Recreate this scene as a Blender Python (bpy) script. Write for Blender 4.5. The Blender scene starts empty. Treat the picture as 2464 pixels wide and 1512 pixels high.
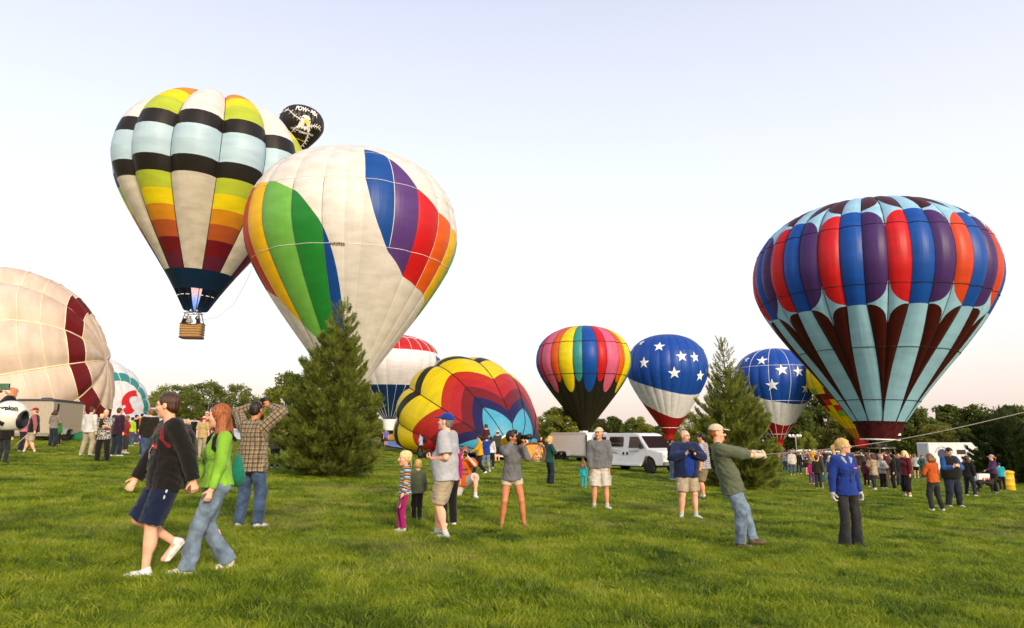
import bpy, bmesh, math, random
import numpy as np
from mathutils import Vector, Matrix

# ------------------------------------------------------------------ camera, world, sun, exposure
scene = bpy.context.scene
COL = scene.collection
FPX, CXP, CYP = 1643.0, 1232.0, 756.0          # focal length / centre measured on a 2464 px wide frame
CAM_H, SLOPE = 1.475, 0.0478                    # eye height; the lawn falls away to the right
PITCH = math.atan(297.8 / FPX)

cam_d = bpy.data.cameras.new('camera')
cam_d.sensor_width = 36.0
cam_d.lens = FPX / 2464.0 * 36.0
cam_d.clip_end = 5000.0
cam_o = bpy.data.objects.new('camera', cam_d)
COL.objects.link(cam_o)
cam_o.location = (0, 0, CAM_H)
cam_o.rotation_euler = (math.pi / 2 + PITCH, 0, 0)
scene.camera = cam_o

SUN_AZ, SUN_EL = math.radians(155.0), math.radians(23.0)   # compass-like: 0 = +Y (ahead), 90 = +X (right)
world = bpy.data.worlds.new('World')
scene.world = world
world.use_nodes = True
wn = world.node_tree.nodes
wl = world.node_tree.links
for n in list(wn):
    wn.remove(n)
sky = wn.new('ShaderNodeTexSky')
sky.sky_type = 'NISHITA'
sky.sun_disc = False
sky.sun_elevation = SUN_EL
sky.sun_rotation = SUN_AZ
sky.air_density = 1.0
sky.dust_density = 4.0
sky.ozone_density = 2.0
bg_sky = wn.new('ShaderNodeBackground')
bg_sky.inputs['Strength'].default_value = 0.05
wl.new(sky.outputs['Color'], bg_sky.inputs['Color'])
# thin bright morning haze over the whole sky, a little bluer overhead, warm near the horizon
tc = wn.new('ShaderNodeTexCoord')
sep = wn.new('ShaderNodeSeparateXYZ')
wl.new(tc.outputs['Generated'], sep.inputs[0])
ramp = wn.new('ShaderNodeValToRGB')
wl.new(sep.outputs['Z'], ramp.inputs['Fac'])
cr = ramp.color_ramp
cr.elements[0].position = 0.0
cr.elements[0].color = (0.92, 0.72, 0.64, 1)
cr.elements[1].position = 1.0
cr.elements[1].color = (0.38, 0.40, 0.56, 1)
for pos, c in ((0.10, (0.94, 0.82, 0.75)), (0.24, (0.95, 0.91, 0.90)), (0.36, (0.90, 0.89, 0.91)), (0.52, (0.77, 0.76, 0.83)), (0.75, (0.48, 0.50, 0.68))):
    e = cr.elements.new(pos)
    e.color = (*c, 1)
bg_haze = wn.new('ShaderNodeBackground')
bg_haze.inputs['Strength'].default_value = 0.55
wl.new(ramp.outputs['Color'], bg_haze.inputs['Color'])
addw = wn.new('ShaderNodeAddShader')
wl.new(bg_sky.outputs[0], addw.inputs[0])
wl.new(bg_haze.outputs[0], addw.inputs[1])
wout = wn.new('ShaderNodeOutputWorld')
wl.new(addw.outputs[0], wout.inputs['Surface'])

sun_d = bpy.data.lights.new('sun', 'SUN')
sun_d.energy = 1.85
sun_d.angle = math.radians(13.0)
sun_d.color = (1.0, 0.83, 0.60)
sun_o = bpy.data.objects.new('sun', sun_d)
COL.objects.link(sun_o)
sun_dir = Vector((math.sin(SUN_AZ) * math.cos(SUN_EL), math.cos(SUN_AZ) * math.cos(SUN_EL), math.sin(SUN_EL)))
sun_o.rotation_euler = sun_dir.to_track_quat('Z', 'Y').to_euler()
sun_o.location = sun_dir * 100

vs_ = scene.view_settings
vs_.view_transform = 'Standard'
vs_.look = 'None'
vs_.exposure = 0.76
vs_.gamma = 1.0
vs_.use_curve_mapping = False
scene.cycles.max_bounces = 8
scene.cycles.transparent_max_bounces = 12
scene.cycles.use_denoising = True

# ------------------------------------------------------------------ pixel / ground helpers
_c, _s = math.cos(PITCH), math.sin(PITCH)

def ray(px, py):
    """direction through a point of the 2464 px wide frame, with forward (Y) component 1"""
    a, b = (px - CXP) / FPX, (CYP - py) / FPX
    d = np.array([a, _c - b * _s, _s + b * _c])
    return d / d[1]

def gz(x, y=0.0):
    return -SLOPE * x

def ground_at(px, py):
    d = ray(px, py)
    t = -CAM_H / (d[2] + SLOPE * d[0])
    return np.array([d[0] * t, t, CAM_H + d[2] * t])

def at_depth(px, py, y):
    d = ray(px, py)
    return np.array([d[0] * y, y, CAM_H + d[2] * y])

def ground_x(px, y):
    """ground point under image column px at forward distance y"""
    x = (px - CXP) / FPX * y * _c + 0.0
    for _ in range(6):
        z = gz(x)
        dd = y * _c + (z - CAM_H) * _s
        x = (px - CXP) / FPX * dd
    return np.array([x, y, gz(x)])

# ------------------------------------------------------------------ materials
_MATS = {}

def new_mat(name):
    m = bpy.data.materials.new(name)
    m.use_nodes = True
    nt = m.node_tree
    b = nt.nodes['Principled BSDF']
    return m, nt, b

def srgb(r, g, b):
    f = lambda c: (c / 255 / 12.92) if c / 255 <= 0.04045 else ((c / 255 + 0.055) / 1.055) ** 2.4
    return (f(r), f(g), f(b))

def plain(name, col, rough=0.6, metal=0.0, var=0.12, scale=8.0, bump=0.0, spec=0.3, emit=None):
    key = ('plain', name, tuple(col), rough, metal, var, scale, bump, spec)
    if key in _MATS:
        return _MATS[key]
    m, nt, b = new_mat(name)
    N, L = nt.nodes, nt.links
    b.inputs['Roughness'].default_value = rough
    b.inputs['Metallic'].default_value = metal
    b.inputs['Specular IOR Level'].default_value = spec
    t = N.new('ShaderNodeTexCoord')
    no = N.new('ShaderNodeTexNoise')
    no.inputs['Scale'].default_value = scale
    no.inputs['Detail'].default_value = 4
    L.new(t.outputs['Object'], no.inputs['Vector'])
    r = N.new('ShaderNodeValToRGB')
    r.color_ramp.elements[0].position = 0.3
    r.color_ramp.elements[1].position = 0.7
    r.color_ramp.elements[0].color = (*[max(0, c * (1 - var)) for c in col], 1)
    r.color_ramp.elements[1].color = (*[min(1, c * (1 + var)) for c in col], 1)
    L.new(no.outputs['Fac'], r.inputs['Fac'])
    L.new(r.outputs['Color'], b.inputs['Base Color'])
    if bump:
        bp = N.new('ShaderNodeBump')
        bp.inputs['Strength'].default_value = bump
        bp.inputs['Distance'].default_value = 0.02
        L.new(no.outputs['Fac'], bp.inputs['Height'])
        L.new(bp.outputs['Normal'], b.inputs['Normal'])
    if emit:
        b.inputs['Emission Color'].default_value = (*emit[0], 1)
        b.inputs['Emission Strength'].default_value = emit[1]
    _MATS[key] = m
    return m

def nylon(col, name='nylon', transl=0.33, dirt=0.0):
    """ripstop envelope fabric: thin, a little glossy, lets some light through"""
    key = ('nylon', tuple(col), transl, dirt)
    if key in _MATS:
        return _MATS[key]
    m, nt, b = new_mat(name)
    N, L = nt.nodes, nt.links
    out = N['Material Output']
    uv = N.new('ShaderNodeUVMap')
    mp = N.new('ShaderNodeMapping')
    mp.inputs['Scale'].default_value = (26, 1.6, 1)
    L.new(uv.outputs['UV'], mp.inputs['Vector'])
    wr = N.new('ShaderNodeTexNoise')
    wr.inputs['Scale'].default_value = 1.0
    wr.inputs['Detail'].default_value = 3
    L.new(mp.outputs['Vector'], wr.inputs['Vector'])
    mp2 = N.new('ShaderNodeMapping')
    mp2.inputs['Scale'].default_value = (3, 9, 1)
    L.new(uv.outputs['UV'], mp2.inputs['Vector'])
    pt = N.new('ShaderNodeTexNoise')
    pt.inputs['Scale'].default_value = 1.0
    pt.inputs['Detail'].default_value = 5
    L.new(mp2.outputs['Vector'], pt.inputs['Vector'])
    cr_ = N.new('ShaderNodeValToRGB')
    v = 0.10 + dirt
    cr_.color_ramp.elements[0].position = 0.32
    cr_.color_ramp.elements[1].position = 0.62
    cr_.color_ramp.elements[0].color = (*[c * (1 - v) * (1, .985, .94 if dirt else 1)[i] for i, c in enumerate(col)], 1)
    cr_.color_ramp.elements[1].color = (*[min(1, c * 1.04) for c in col], 1)
    L.new(pt.outputs['Fac'], cr_.inputs['Fac'])
    bp = N.new('ShaderNodeBump')
    bp.inputs['Strength'].default_value = 0.16
    bp.inputs['Distance'].default_value = 0.22
    L.new(wr.outputs['Fac'], bp.inputs['Height'])
    b.inputs['Roughness'].default_value = 0.42
    b.inputs['Specular IOR Level'].default_value = 0.35
    L.new(cr_.outputs['Color'], b.inputs['Base Color'])
    L.new(bp.outputs['Normal'], b.inputs['Normal'])
    tr = N.new('ShaderNodeBsdfTranslucent')
    L.new(cr_.outputs['Color'], tr.inputs['Color'])
    mx = N.new('ShaderNodeMixShader')
    mx.inputs['Fac'].default_value = transl
    L.new(b.outputs[0], mx.inputs[1])
    L.new(tr.outputs[0], mx.inputs[2])
    L.new(mx.outputs[0], out.inputs['Surface'])
    _MATS[key] = m
    return m

# ------------------------------------------------------------------ object helpers
def link_mesh(name, verts, faces, mat=None, parent=None, smooth=True, uvs=None):
    me = bpy.data.meshes.new(name)
    if isinstance(verts, np.ndarray):
        verts = verts.astype(float)
    me.from_pydata(verts if isinstance(verts, list) else verts.tolist(), [], faces if isinstance(faces, list) else faces.tolist())
    if mat is not None:
        for m in (mat if isinstance(mat, (list, tuple)) else [mat]):
            me.materials.append(m)
    if uvs is not None:
        lay = me.uv_layers.new(name='UVMap')
        li = np.empty(len(me.loops), dtype=np.int32)
        me.loops.foreach_get('vertex_index', li)
        lay.data.foreach_set('uv', np.asarray(uvs, dtype=np.float32)[li].ravel())
    if smooth:
        me.polygons.foreach_set('use_smooth', np.ones(len(me.polygons), dtype=bool))
    me.update()
    o = bpy.data.objects.new(name, me)
    COL.objects.link(o)
    if parent is not None:
        o.parent = parent
    return o

def mesh_obj(name, me, parent=None):
    o = bpy.data.objects.new(name, me)
    COL.objects.link(o)
    if parent is not None:
        o.parent = parent
    return o

def empty(name, loc=(0, 0, 0), rz=0.0, parent=None):
    o = bpy.data.objects.new(name, None)
    o.empty_display_size = 0.2
    COL.objects.link(o)
    o.location = loc
    o.rotation_euler = (0, 0, rz)
    if parent is not None:
        o.parent = parent
    return o

def tag(o, label=None, cat=None, group=None, kind=None):
    if label: o['label'] = label
    if cat: o['category'] = cat
    if group: o['group'] = group
    if kind: o['kind'] = kind
    return o

class MB:
    """collects simple closed shapes into one mesh"""
    def __init__(s):
        s.v, s.f, s.n = [], [], 0
    def add(s, v, f):
        v = np.asarray(v, float)
        s.v.append(v)
        s.f += [tuple(i + s.n for i in q) for q in f]
        s.n += len(v)
        return s
    def box(s, c, size, rot=None):
        sx, sy, sz = [q / 2 for q in size]
        p = np.array([(x, y, z) for z in (-sz, sz) for y in (-sy, sy) for x in (-sx, sx)])
        if rot is not None:
            p = p @ np.array(rot).T
        return s.add(p + np.array(c), [(0, 2, 3, 1), (4, 5, 7, 6), (0, 1, 5, 4), (2, 6, 7, 3), (0, 4, 6, 2), (1, 3, 7, 5)])
    def tube(s, pts, r, n=6, cap=True):
        pts = [np.asarray(p, float) for p in pts]
        rs = r if hasattr(r, '__len__') else [r] * len(pts)
        rings = []
        up = np.array([0.12, 0.31, 0.94])
        for i, p in enumerate(pts):
            d = pts[min(i + 1, len(pts) - 1)] - pts[max(i - 1, 0)]
            d = d / (np.linalg.norm(d) + 1e-9)
            a = np.cross(d, up); a /= (np.linalg.norm(a) + 1e-9)
            b = np.cross(d, a)
            an = np.arange(n) * 2 * math.pi / n
            rings.append(p + rs[i] * (np.cos(an)[:, None] * a + np.sin(an)[:, None] * b))
        f = []
        for i in range(len(pts) - 1):
            for k in range(n):
                k2 = (k + 1) % n
                f.append((i * n + k, i * n + k2, (i + 1) * n + k2, (i + 1) * n + k))
        if cap:
            f.append(tuple(range(n))[::-1])
            f.append(tuple((len(pts) - 1) * n + k for k in range(n)))
        return s.add(np.vstack(rings), f)
    def lathe(s, prof, c=(0, 0, 0), n=20, axis='z'):
        vs = []
        an = np.arange(n) * 2 * math.pi / n
        for r, z in prof:
            ring = np.stack([r * np.cos(an), r * np.sin(an), np.full(n, z)], 1)
            if axis == 'y': ring = ring[:, [0, 2, 1]] * np.array([1, 1, -1])
            if axis == 'x': ring = ring[:, [2, 0, 1]]
            vs.append(ring)
        f = []
        for i in range(len(prof) - 1):
            for k in range(n):
                k2 = (k + 1) % n
                f.append((i * n + k, i * n + k2, (i + 1) * n + k2, (i + 1) * n + k))
        f.append(tuple(range(n))[::-1])
        f.append(tuple((len(prof) - 1) * n + k for k in range(n)))
        return s.add(np.vstack(vs) + np.array(c), f)
    def prism(s, poly, y0, y1, plane='xz'):
        """poly: list of 2D points extruded between two values of the third axis"""
        n = len(poly)
        a = np.array(poly, float)
        def lift(y):
            if plane == 'xz': return np.stack([a[:, 0], np.full(n, y), a[:, 1]], 1)
            if plane == 'xy': return np.stack([a[:, 0], a[:, 1], np.full(n, y)], 1)
            return np.stack([np.full(n, y), a[:, 0], a[:, 1]], 1)
        f = [tuple(range(n)), tuple(range(n, 2 * n))[::-1]]
        f += [(i, i + n, (i + 1) % n + n, (i + 1) % n) for i in range(n)]
        return s.add(np.vstack([lift(y0), lift(y1)]), f)
    def build(s, name, mat, parent=None, smooth=False, bevel=0.0):
        o = link_mesh(name, np.vstack(s.v), s.f, mat, parent, smooth)
        bm = bmesh.new(); bm.from_mesh(o.data)
        bmesh.ops.recalc_face_normals(bm, faces=bm.faces)
        if bevel:
            bmesh.ops.bevel(bm, geom=[e for e in bm.edges if len(e.link_faces) == 2 and e.calc_face_angle(0) > 0.5],
                            offset=bevel, segments=2, affect='EDGES', clamp_overlap=True)
        bm.to_mesh(o.data); bm.free()
        if bevel:
            o.data.polygons.foreach_set('use_smooth', np.ones(len(o.data.polygons), dtype=bool))
            try:
                o.data.set_sharp_from_angle(angle=math.radians(40))
            except Exception:
                pass
        return o

def text_mesh(s, size=1.0, depth=0.0, bold=0.0, shear=0.0):
    """the built-in font as flat triangles, centred; returns (verts Nx2, faces)"""
    cu = bpy.data.curves.new('lettering', 'FONT')
    cu.body = s
    cu.size = size
    cu.align_x = 'CENTER'
    cu.align_y = 'CENTER'
    cu.offset = bold
    cu.shear = shear
    cu.resolution_u = 3
    o = bpy.data.objects.new('lettering_tmp', cu)
    COL.objects.link(o)
    dg = bpy.context.evaluated_depsgraph_get()
    me = bpy.data.meshes.new_from_object(o.evaluated_get(dg))
    bpy.data.objects.remove(o)
    bpy.data.curves.remove(cu)
    bm = bmesh.new(); bm.from_mesh(me)
    bmesh.ops.remove_doubles(bm, verts=bm.verts, dist=1e-5)
    bmesh.ops.triangulate(bm, faces=bm.faces)
    v = np.array([tuple(x.co) for x in bm.verts])
    bm.verts.index_update()
    f = [tuple(q.index for q in p.verts) for p in bm.faces]
    bm.free(); bpy.data.meshes.remove(me)
    return v[:, :2], f

def plate_text(name, s, size, mat, origin, ux, uz, parent=None, bold=0.0, shear=0.0):
    v, f = text_mesh(s, size, bold=bold, shear=shear)
    o3 = np.array(origin) + v[:, :1] * np.array(ux) + v[:, 1:] * np.array(uz)
    return link_mesh(name, o3, f, mat, parent, smooth=False)

# ------------------------------------------------------------------ the lawn (one sheet to the horizon) and its grass
def lawn_mat():
    m, nt, b = new_mat('lawn')
    N, L = nt.nodes, nt.links
    g = N.new('ShaderNodeNewGeometry')
    n1 = N.new('ShaderNodeTexNoise'); n1.inputs['Scale'].default_value = 0.35; n1.inputs['Detail'].default_value = 6
    n2 = N.new('ShaderNodeTexNoise'); n2.inputs['Scale'].default_value = 9.0; n2.inputs['Detail'].default_value = 8
    L.new(g.outputs['Position'], n1.inputs['Vector']); L.new(g.outputs['Position'], n2.inputs['Vector'])
    mx = N.new('ShaderNodeMix'); mx.data_type = 'RGBA'
    r1 = N.new('ShaderNodeValToRGB')
    r1.color_ramp.elements[0].position = 0.35; r1.color_ramp.elements[0].color = (0.070, 0.110, 0.012, 1)
    r1.color_ramp.elements[1].position = 0.68; r1.color_ramp.elements[1].color = (0.200, 0.235, 0.024, 1)
    r2 = N.new('ShaderNodeValToRGB')
    r2.color_ramp.elements[0].position = 0.36; r2.color_ramp.elements[0].color = (0.45, 0.45, 0.45, 1)
    r2.color_ramp.elements[1].position = 0.62; r2.color_ramp.elements[1].color = (1.15, 1.15, 1.0, 1)
    L.new(n1.outputs['Fac'], r1.inputs['Fac']); L.new(n2.outputs['Fac'], r2.inputs['Fac'])
    mx.blend_type = 'MULTIPLY'; mx.inputs['Factor'].default_value = 1.0
    L.new(r1.outputs['Color'], mx.inputs['A']); L.new(r2.outputs['Color'], mx.inputs['B'])
    L.new(mx.outputs['Result'], b.inputs['Base Color'])
    b.inputs['Roughness'].default_value = 0.9
    b.inputs['Specular IOR Level'].default_value = 0.1
    bp = N.new('ShaderNodeBump'); bp.inputs['Strength'].default_value = 0.8; bp.inputs['Distance'].default_value = 0.05
    L.new(n2.outputs['Fac'], bp.inputs['Height']); L.new(bp.outputs['Normal'], b.inputs['Normal'])
    return m

_xs = np.r_[-1500, -400, np.linspace(-120, 120, 49), 400, 1500]
_ys = np.r_[-60, np.linspace(-10, 150, 41), 400, 2500]
_v = [(x, y, gz(x)) for y in _ys for x in _xs]
_nx = len(_xs)
_f = [(j * _nx + i, j * _nx + i + 1, (j + 1) * _nx + i + 1, (j + 1) * _nx + i) for j in range(len(_ys) - 1) for i in range(_nx - 1)]
tag(link_mesh('lawn_ground', _v, _f, lawn_mat(), None, False), kind='structure')

def grass_mat(dry=False):
    m, nt, b = new_mat('grass_blade')
    N, L = nt.nodes, nt.links
    g = N.new('ShaderNodeNewGeometry')
    oi = N.new('ShaderNodeObjectInfo')
    n1 = N.new('ShaderNodeTexNoise'); n1.inputs['Scale'].default_value = 0.8; n1.inputs['Detail'].default_value = 7
    L.new(g.outputs['Position'], n1.inputs['Vector'])
    add = N.new('ShaderNodeMath'); add.operation = 'MULTIPLY_ADD'
    L.new(oi.outputs['Random'], add.inputs[0]); add.inputs[1].default_value = 0.30
    L.new(n1.outputs['Fac'], add.inputs[2])
    r = N.new('ShaderNodeValToRGB')
    el = r.color_ramp.elements
    el[0].position = 0.44; el[0].color = (0.048, 0.092, 0.006, 1)
    el[1].position = 1.0; el[1].color = (0.420, 0.390, 0.090, 1)
    e = el.new(0.62); e.color = (0.182, 0.260, 0.012, 1)
    e = el.new(0.82); e.color = (0.320, 0.365, 0.022, 1)
    L.new(add.outputs[0], r.inputs['Fac'])
    at = N.new('ShaderNodeAttribute'); at.attribute_type = 'INSTANCER'; at.attribute_name = 'dry'
    dm = N.new('ShaderNodeMix'); dm.data_type = 'RGBA'; dm.inputs['B'].default_value = (0.42, 0.34, 0.13, 1)
    L.new(at.outputs['Fac'], dm.inputs['Factor']); L.new(r.outputs['Color'], dm.inputs['A'])
    L.new(dm.outputs['Result'], b.inputs['Base Color'])
    b.inputs['Roughness'].default_value = 0.5
    b.inputs['Specular IOR Level'].default_value = 0.25
    tr = N.new('ShaderNodeBsdfTranslucent')
    L.new(dm.outputs['Result'], tr.inputs['Color'])
    mx = N.new('ShaderNodeMixShader'); mx.inputs['Fac'].default_value = 0.35
    L.new(b.outputs[0], mx.inputs[1]); L.new(tr.outputs[0], mx.inputs[2])
    L.new(mx.outputs[0], N['Material Output'].inputs['Surface'])
    return m

TARP_PX = [(905, 1071), (1000, 1087), (1080, 1103), (1215, 1105), (1250, 1095), (1225, 1078), (930, 1064)]

def build_grass():
    rng = np.random.default_rng(3)
    gm = grass_mat()
    protos = bpy.data.collections.new('grass_tufts')       # never linked to the scene: only read by the node tree
    for k in range(7):
        nb = 46
        V, Fc = [], []
        lean0 = rng.uniform(0, 2 * math.pi)
        for i in range(nb):
            a = rng.uniform(0, 2 * math.pi); rr = 0.10 * math.sqrt(rng.uniform())
            bx, by = rr * math.cos(a), rr * math.sin(a)
            h = rng.uniform(0.026, 0.078) * (1.3 if rng.uniform() < .10 else 1)
            la = lean0 + rng.normal(0, 0.6)
            ln = h * rng.uniform(0.3, 1.35)
            w = rng.uniform(0.0026, 0.0050)
            wa = rng.uniform(0, math.pi)
            wx, wy = w * math.cos(wa), w * math.sin(wa)
            dx, dy = math.cos(la), math.sin(la)
            n0 = len(V)
            V += [(bx - wx, by - wy, -0.01), (bx + wx, by + wy, -0.01),
                  (bx + dx * ln * .35 - wx * .8, by + dy * ln * .35 - wy * .8, h * .62), (bx + dx * ln * .35 + wx * .8, by + dy * ln * .35 + wy * .8, h * .62),
                  (bx + dx * ln, by + dy * ln, h)]
            Fc += [(n0, n0 + 1, n0 + 3, n0 + 2), (n0 + 2, n0 + 3, n0 + 4)]
        me = bpy.data.meshes.new('tuft'); me.from_pydata(V, [], Fc); me.materials.append(gm)
        protos.objects.link(bpy.data.objects.new('tuft', me))
    # sample positions: denser close by
    pts, scl = [], []
    bands = [(3.6, 7, 150, 1.0), (7, 11, 95, 1.15), (11, 17, 48, 1.45), (17, 27, 20, 2.0), (27, 45, 7.5, 2.9), (45, 80, 2.2, 4.2)]
    for y0, y1, dens, sc in bands:
        wmax = y1 * 0.80 + 0.8
        n = int((y1 - y0) * 2 * wmax * dens)
        y = rng.uniform(y0, y1, n); x = rng.uniform(-wmax, wmax, n)
        keep = np.abs(x) < y * 0.80 + 0.8
        x, y = x[keep], y[keep]
        pts.append(np.stack([x, y, -SLOPE * x], 1)); scl.append(rng.uniform(0.75, 1.3, len(x)) * sc)
    P = np.vstack(pts); S = np.concatenate(scl)
    # nothing grows through the tarp
    tq = [ground_at(qx, qy + (7 if qy > 1085 else 0))[:2] for qx, qy in TARP_PX]
    ins = np.zeros(len(P), bool)
    for i in range(len(tq)):
        (x1, y1), (x2, y2) = tq[i], tq[(i + 1) % len(tq)]
        cr1 = (y1 > P[:, 1]) != (y2 > P[:, 1])
        xi = (x2 - x1) * (P[:, 1] - y1) / ((y2 - y1) if abs(y2 - y1) > 1e-9 else 1e-9) + x1
        ins ^= cr1 & (P[:, 0] < xi)
    P, S = P[~ins], S[~ins]
    # low frequency height variation -> clumps
    cl = np.sin(P[:, 0] * 2.3 + 1.7 * np.sin(P[:, 1] * 1.1)) + np.sin(P[:, 1] * 2.9 + 1.3 * np.sin(P[:, 0] * 1.7)) + np.sin(P[:, 0] * 5.1 + P[:, 1] * 4.3)
    # worn, strawy spots: one by the near pine, smaller ones scattered over the field
    dry = np.zeros(len(P))
    spots = [(*ground_at(845, 1178)[:2], 1.1, .45, .9)] + [(rng.uniform(-12, 12), rng.uniform(6, 24), rng.uniform(.25, .9), rng.uniform(.2, .6), rng.uniform(.25, .6)) for _ in range(46)]
    for sx_, sy_, rx, ry, k_ in spots:
        q = ((P[:, 0] - sx_) / rx) ** 2 + ((P[:, 1] - sy_) / ry) ** 2
        dry = np.maximum(dry, k_ * np.exp(-q) * rng.uniform(.4, 1.1, len(P)))
    dry = np.maximum(dry, (rng.uniform(0, 1, len(P)) < .02) * rng.uniform(.3, .9, len(P)))
    me = bpy.data.meshes.new('grass')
    at = None
    me.from_pydata(P.tolist(), [], [])
    at = me.attributes.new('tuft_scale', 'FLOAT', 'POINT'); at.data.foreach_set('value', S.astype(np.float32))
    zs = np.clip((1.0 + 0.11 * cl) * rng.uniform(.8, 1.2, len(P)), .5, 1.6) * (1 - .35 * np.clip(dry, 0, 1)) / S
    at = me.attributes.new('tuft_flat', 'FLOAT', 'POINT'); at.data.foreach_set('value', zs.astype(np.float32))
    at = me.attributes.new('dry', 'FLOAT', 'POINT'); at.data.foreach_set('value', np.clip(dry, 0, 1).astype(np.float32))
    rt = rng.uniform(0, 2 * math.pi, len(P)).astype(np.float32)
    at = me.attributes.new('tuft_turn', 'FLOAT', 'POINT'); at.data.foreach_set('value', rt)
    o = bpy.data.objects.new('grass', me); COL.objects.link(o)
    me.materials.append(gm)
    tag(o, 'uneven green lawn grass underfoot across the whole field', 'grass', kind='stuff')
    ng = bpy.data.node_groups.new('grass_scatter', 'GeometryNodeTree')
    ng.interface.new_socket('Geometry', in_out='INPUT', socket_type='NodeSocketGeometry')
    ng.interface.new_socket('Geometry', in_out='OUTPUT', socket_type='NodeSocketGeometry')
    N, L = ng.nodes, ng.links
    gi, go = N.new('NodeGroupInput'), N.new('NodeGroupOutput')
    ci = N.new('GeometryNodeCollectionInfo'); ci.inputs['Collection'].default_value = protos
    ci.inputs['Separate Children'].default_value = True; ci.inputs['Reset Children'].default_value = True
    ip = N.new('GeometryNodeInstanceOnPoints'); ip.inputs['Pick Instance'].default_value = True
    def attr(nm):
        a = N.new('GeometryNodeInputNamedAttribute'); a.data_type = 'FLOAT'; a.inputs['Name'].default_value = nm
        return a.outputs['Attribute']
    cr_ = N.new('ShaderNodeCombineXYZ'); L.new(attr('tuft_turn'), cr_.inputs['Z'])
    e2r = N.new('FunctionNodeEulerToRotation'); L.new(cr_.outputs[0], e2r.inputs[0])
    s_ = attr('tuft_scale'); fl = attr('tuft_flat')
    mu = N.new('ShaderNodeMath'); mu.operation = 'MULTIPLY'; L.new(s_, mu.inputs[0]); L.new(fl, mu.inputs[1])
    cs = N.new('ShaderNodeCombineXYZ'); L.new(s_, cs.inputs['X']); L.new(s_, cs.inputs['Y']); L.new(mu.outputs[0], cs.inputs['Z'])
    L.new(gi.outputs[0], ip.inputs['Points']); L.new(ci.outputs['Instances'], ip.inputs['Instance'])
    L.new(e2r.outputs[0], ip.inputs['Rotation']); L.new(cs.outputs[0], ip.inputs['Scale'])
    L.new(ip.outputs['Instances'], go.inputs[0])
    md = o.modifiers.new('scatter', 'NODES'); md.node_group = ng

build_grass()

# ------------------------------------------------------------------ hot-air balloons
PROFILE = np.array([(.13, -1.42), (.28, -1.18), (.49, -.88), (.70, -.57), (.87, -.28), (.97, -.05), (1.0, .13), (.985, .33), (.92, .53), (.80, .70), (.62, .84), (.40, .93), (.19, .97), (0.0, .98)])

def profile_curve(PR, n=240):
    P = np.vstack([2 * PR[0] - PR[1], PR, [(-PR[-2][0], PR[-2][1])]])
    out = []
    for i in range(1, len(P) - 2):
        t = np.linspace(0, 1, 20, endpoint=False)[:, None]
        p0, p1, p2, p3 = P[i - 1:i + 3]
        out.append(.5 * ((2 * p1) + (-p0 + p2) * t + (2 * p0 - 5 * p1 + 4 * p2 - p3) * t ** 2 + (-p0 + 3 * p1 - 3 * p2 + p3) * t ** 3))
    out = np.vstack(out + [PR[-1:]])
    Ls = np.r_[0, np.cumsum(np.linalg.norm(np.diff(out, axis=0), axis=1))]
    tt = np.linspace(0, 1, n) * Ls[-1]
    return np.stack([np.interp(tt, Ls, out[:, 0]), np.interp(tt, Ls, out[:, 1])], -1)

PROFILE_WIDE = np.vstack([[(.215, -1.40), (.35, -1.16), (.53, -.87), (.72, -.57), (.88, -.28)], PROFILE[5:]])

def lean_matrix(tx, ty):
    a, b = tx, ty
    Ry = np.array([[math.cos(a), 0, math.sin(a)], [0, 1, 0], [-math.sin(a), 0, math.cos(a)]])
    Rx = np.array([[1, 0, 0], [0, math.cos(b), math.sin(b)], [0, -math.sin(b), math.cos(b)]])
    return Rx @ Ry

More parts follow.
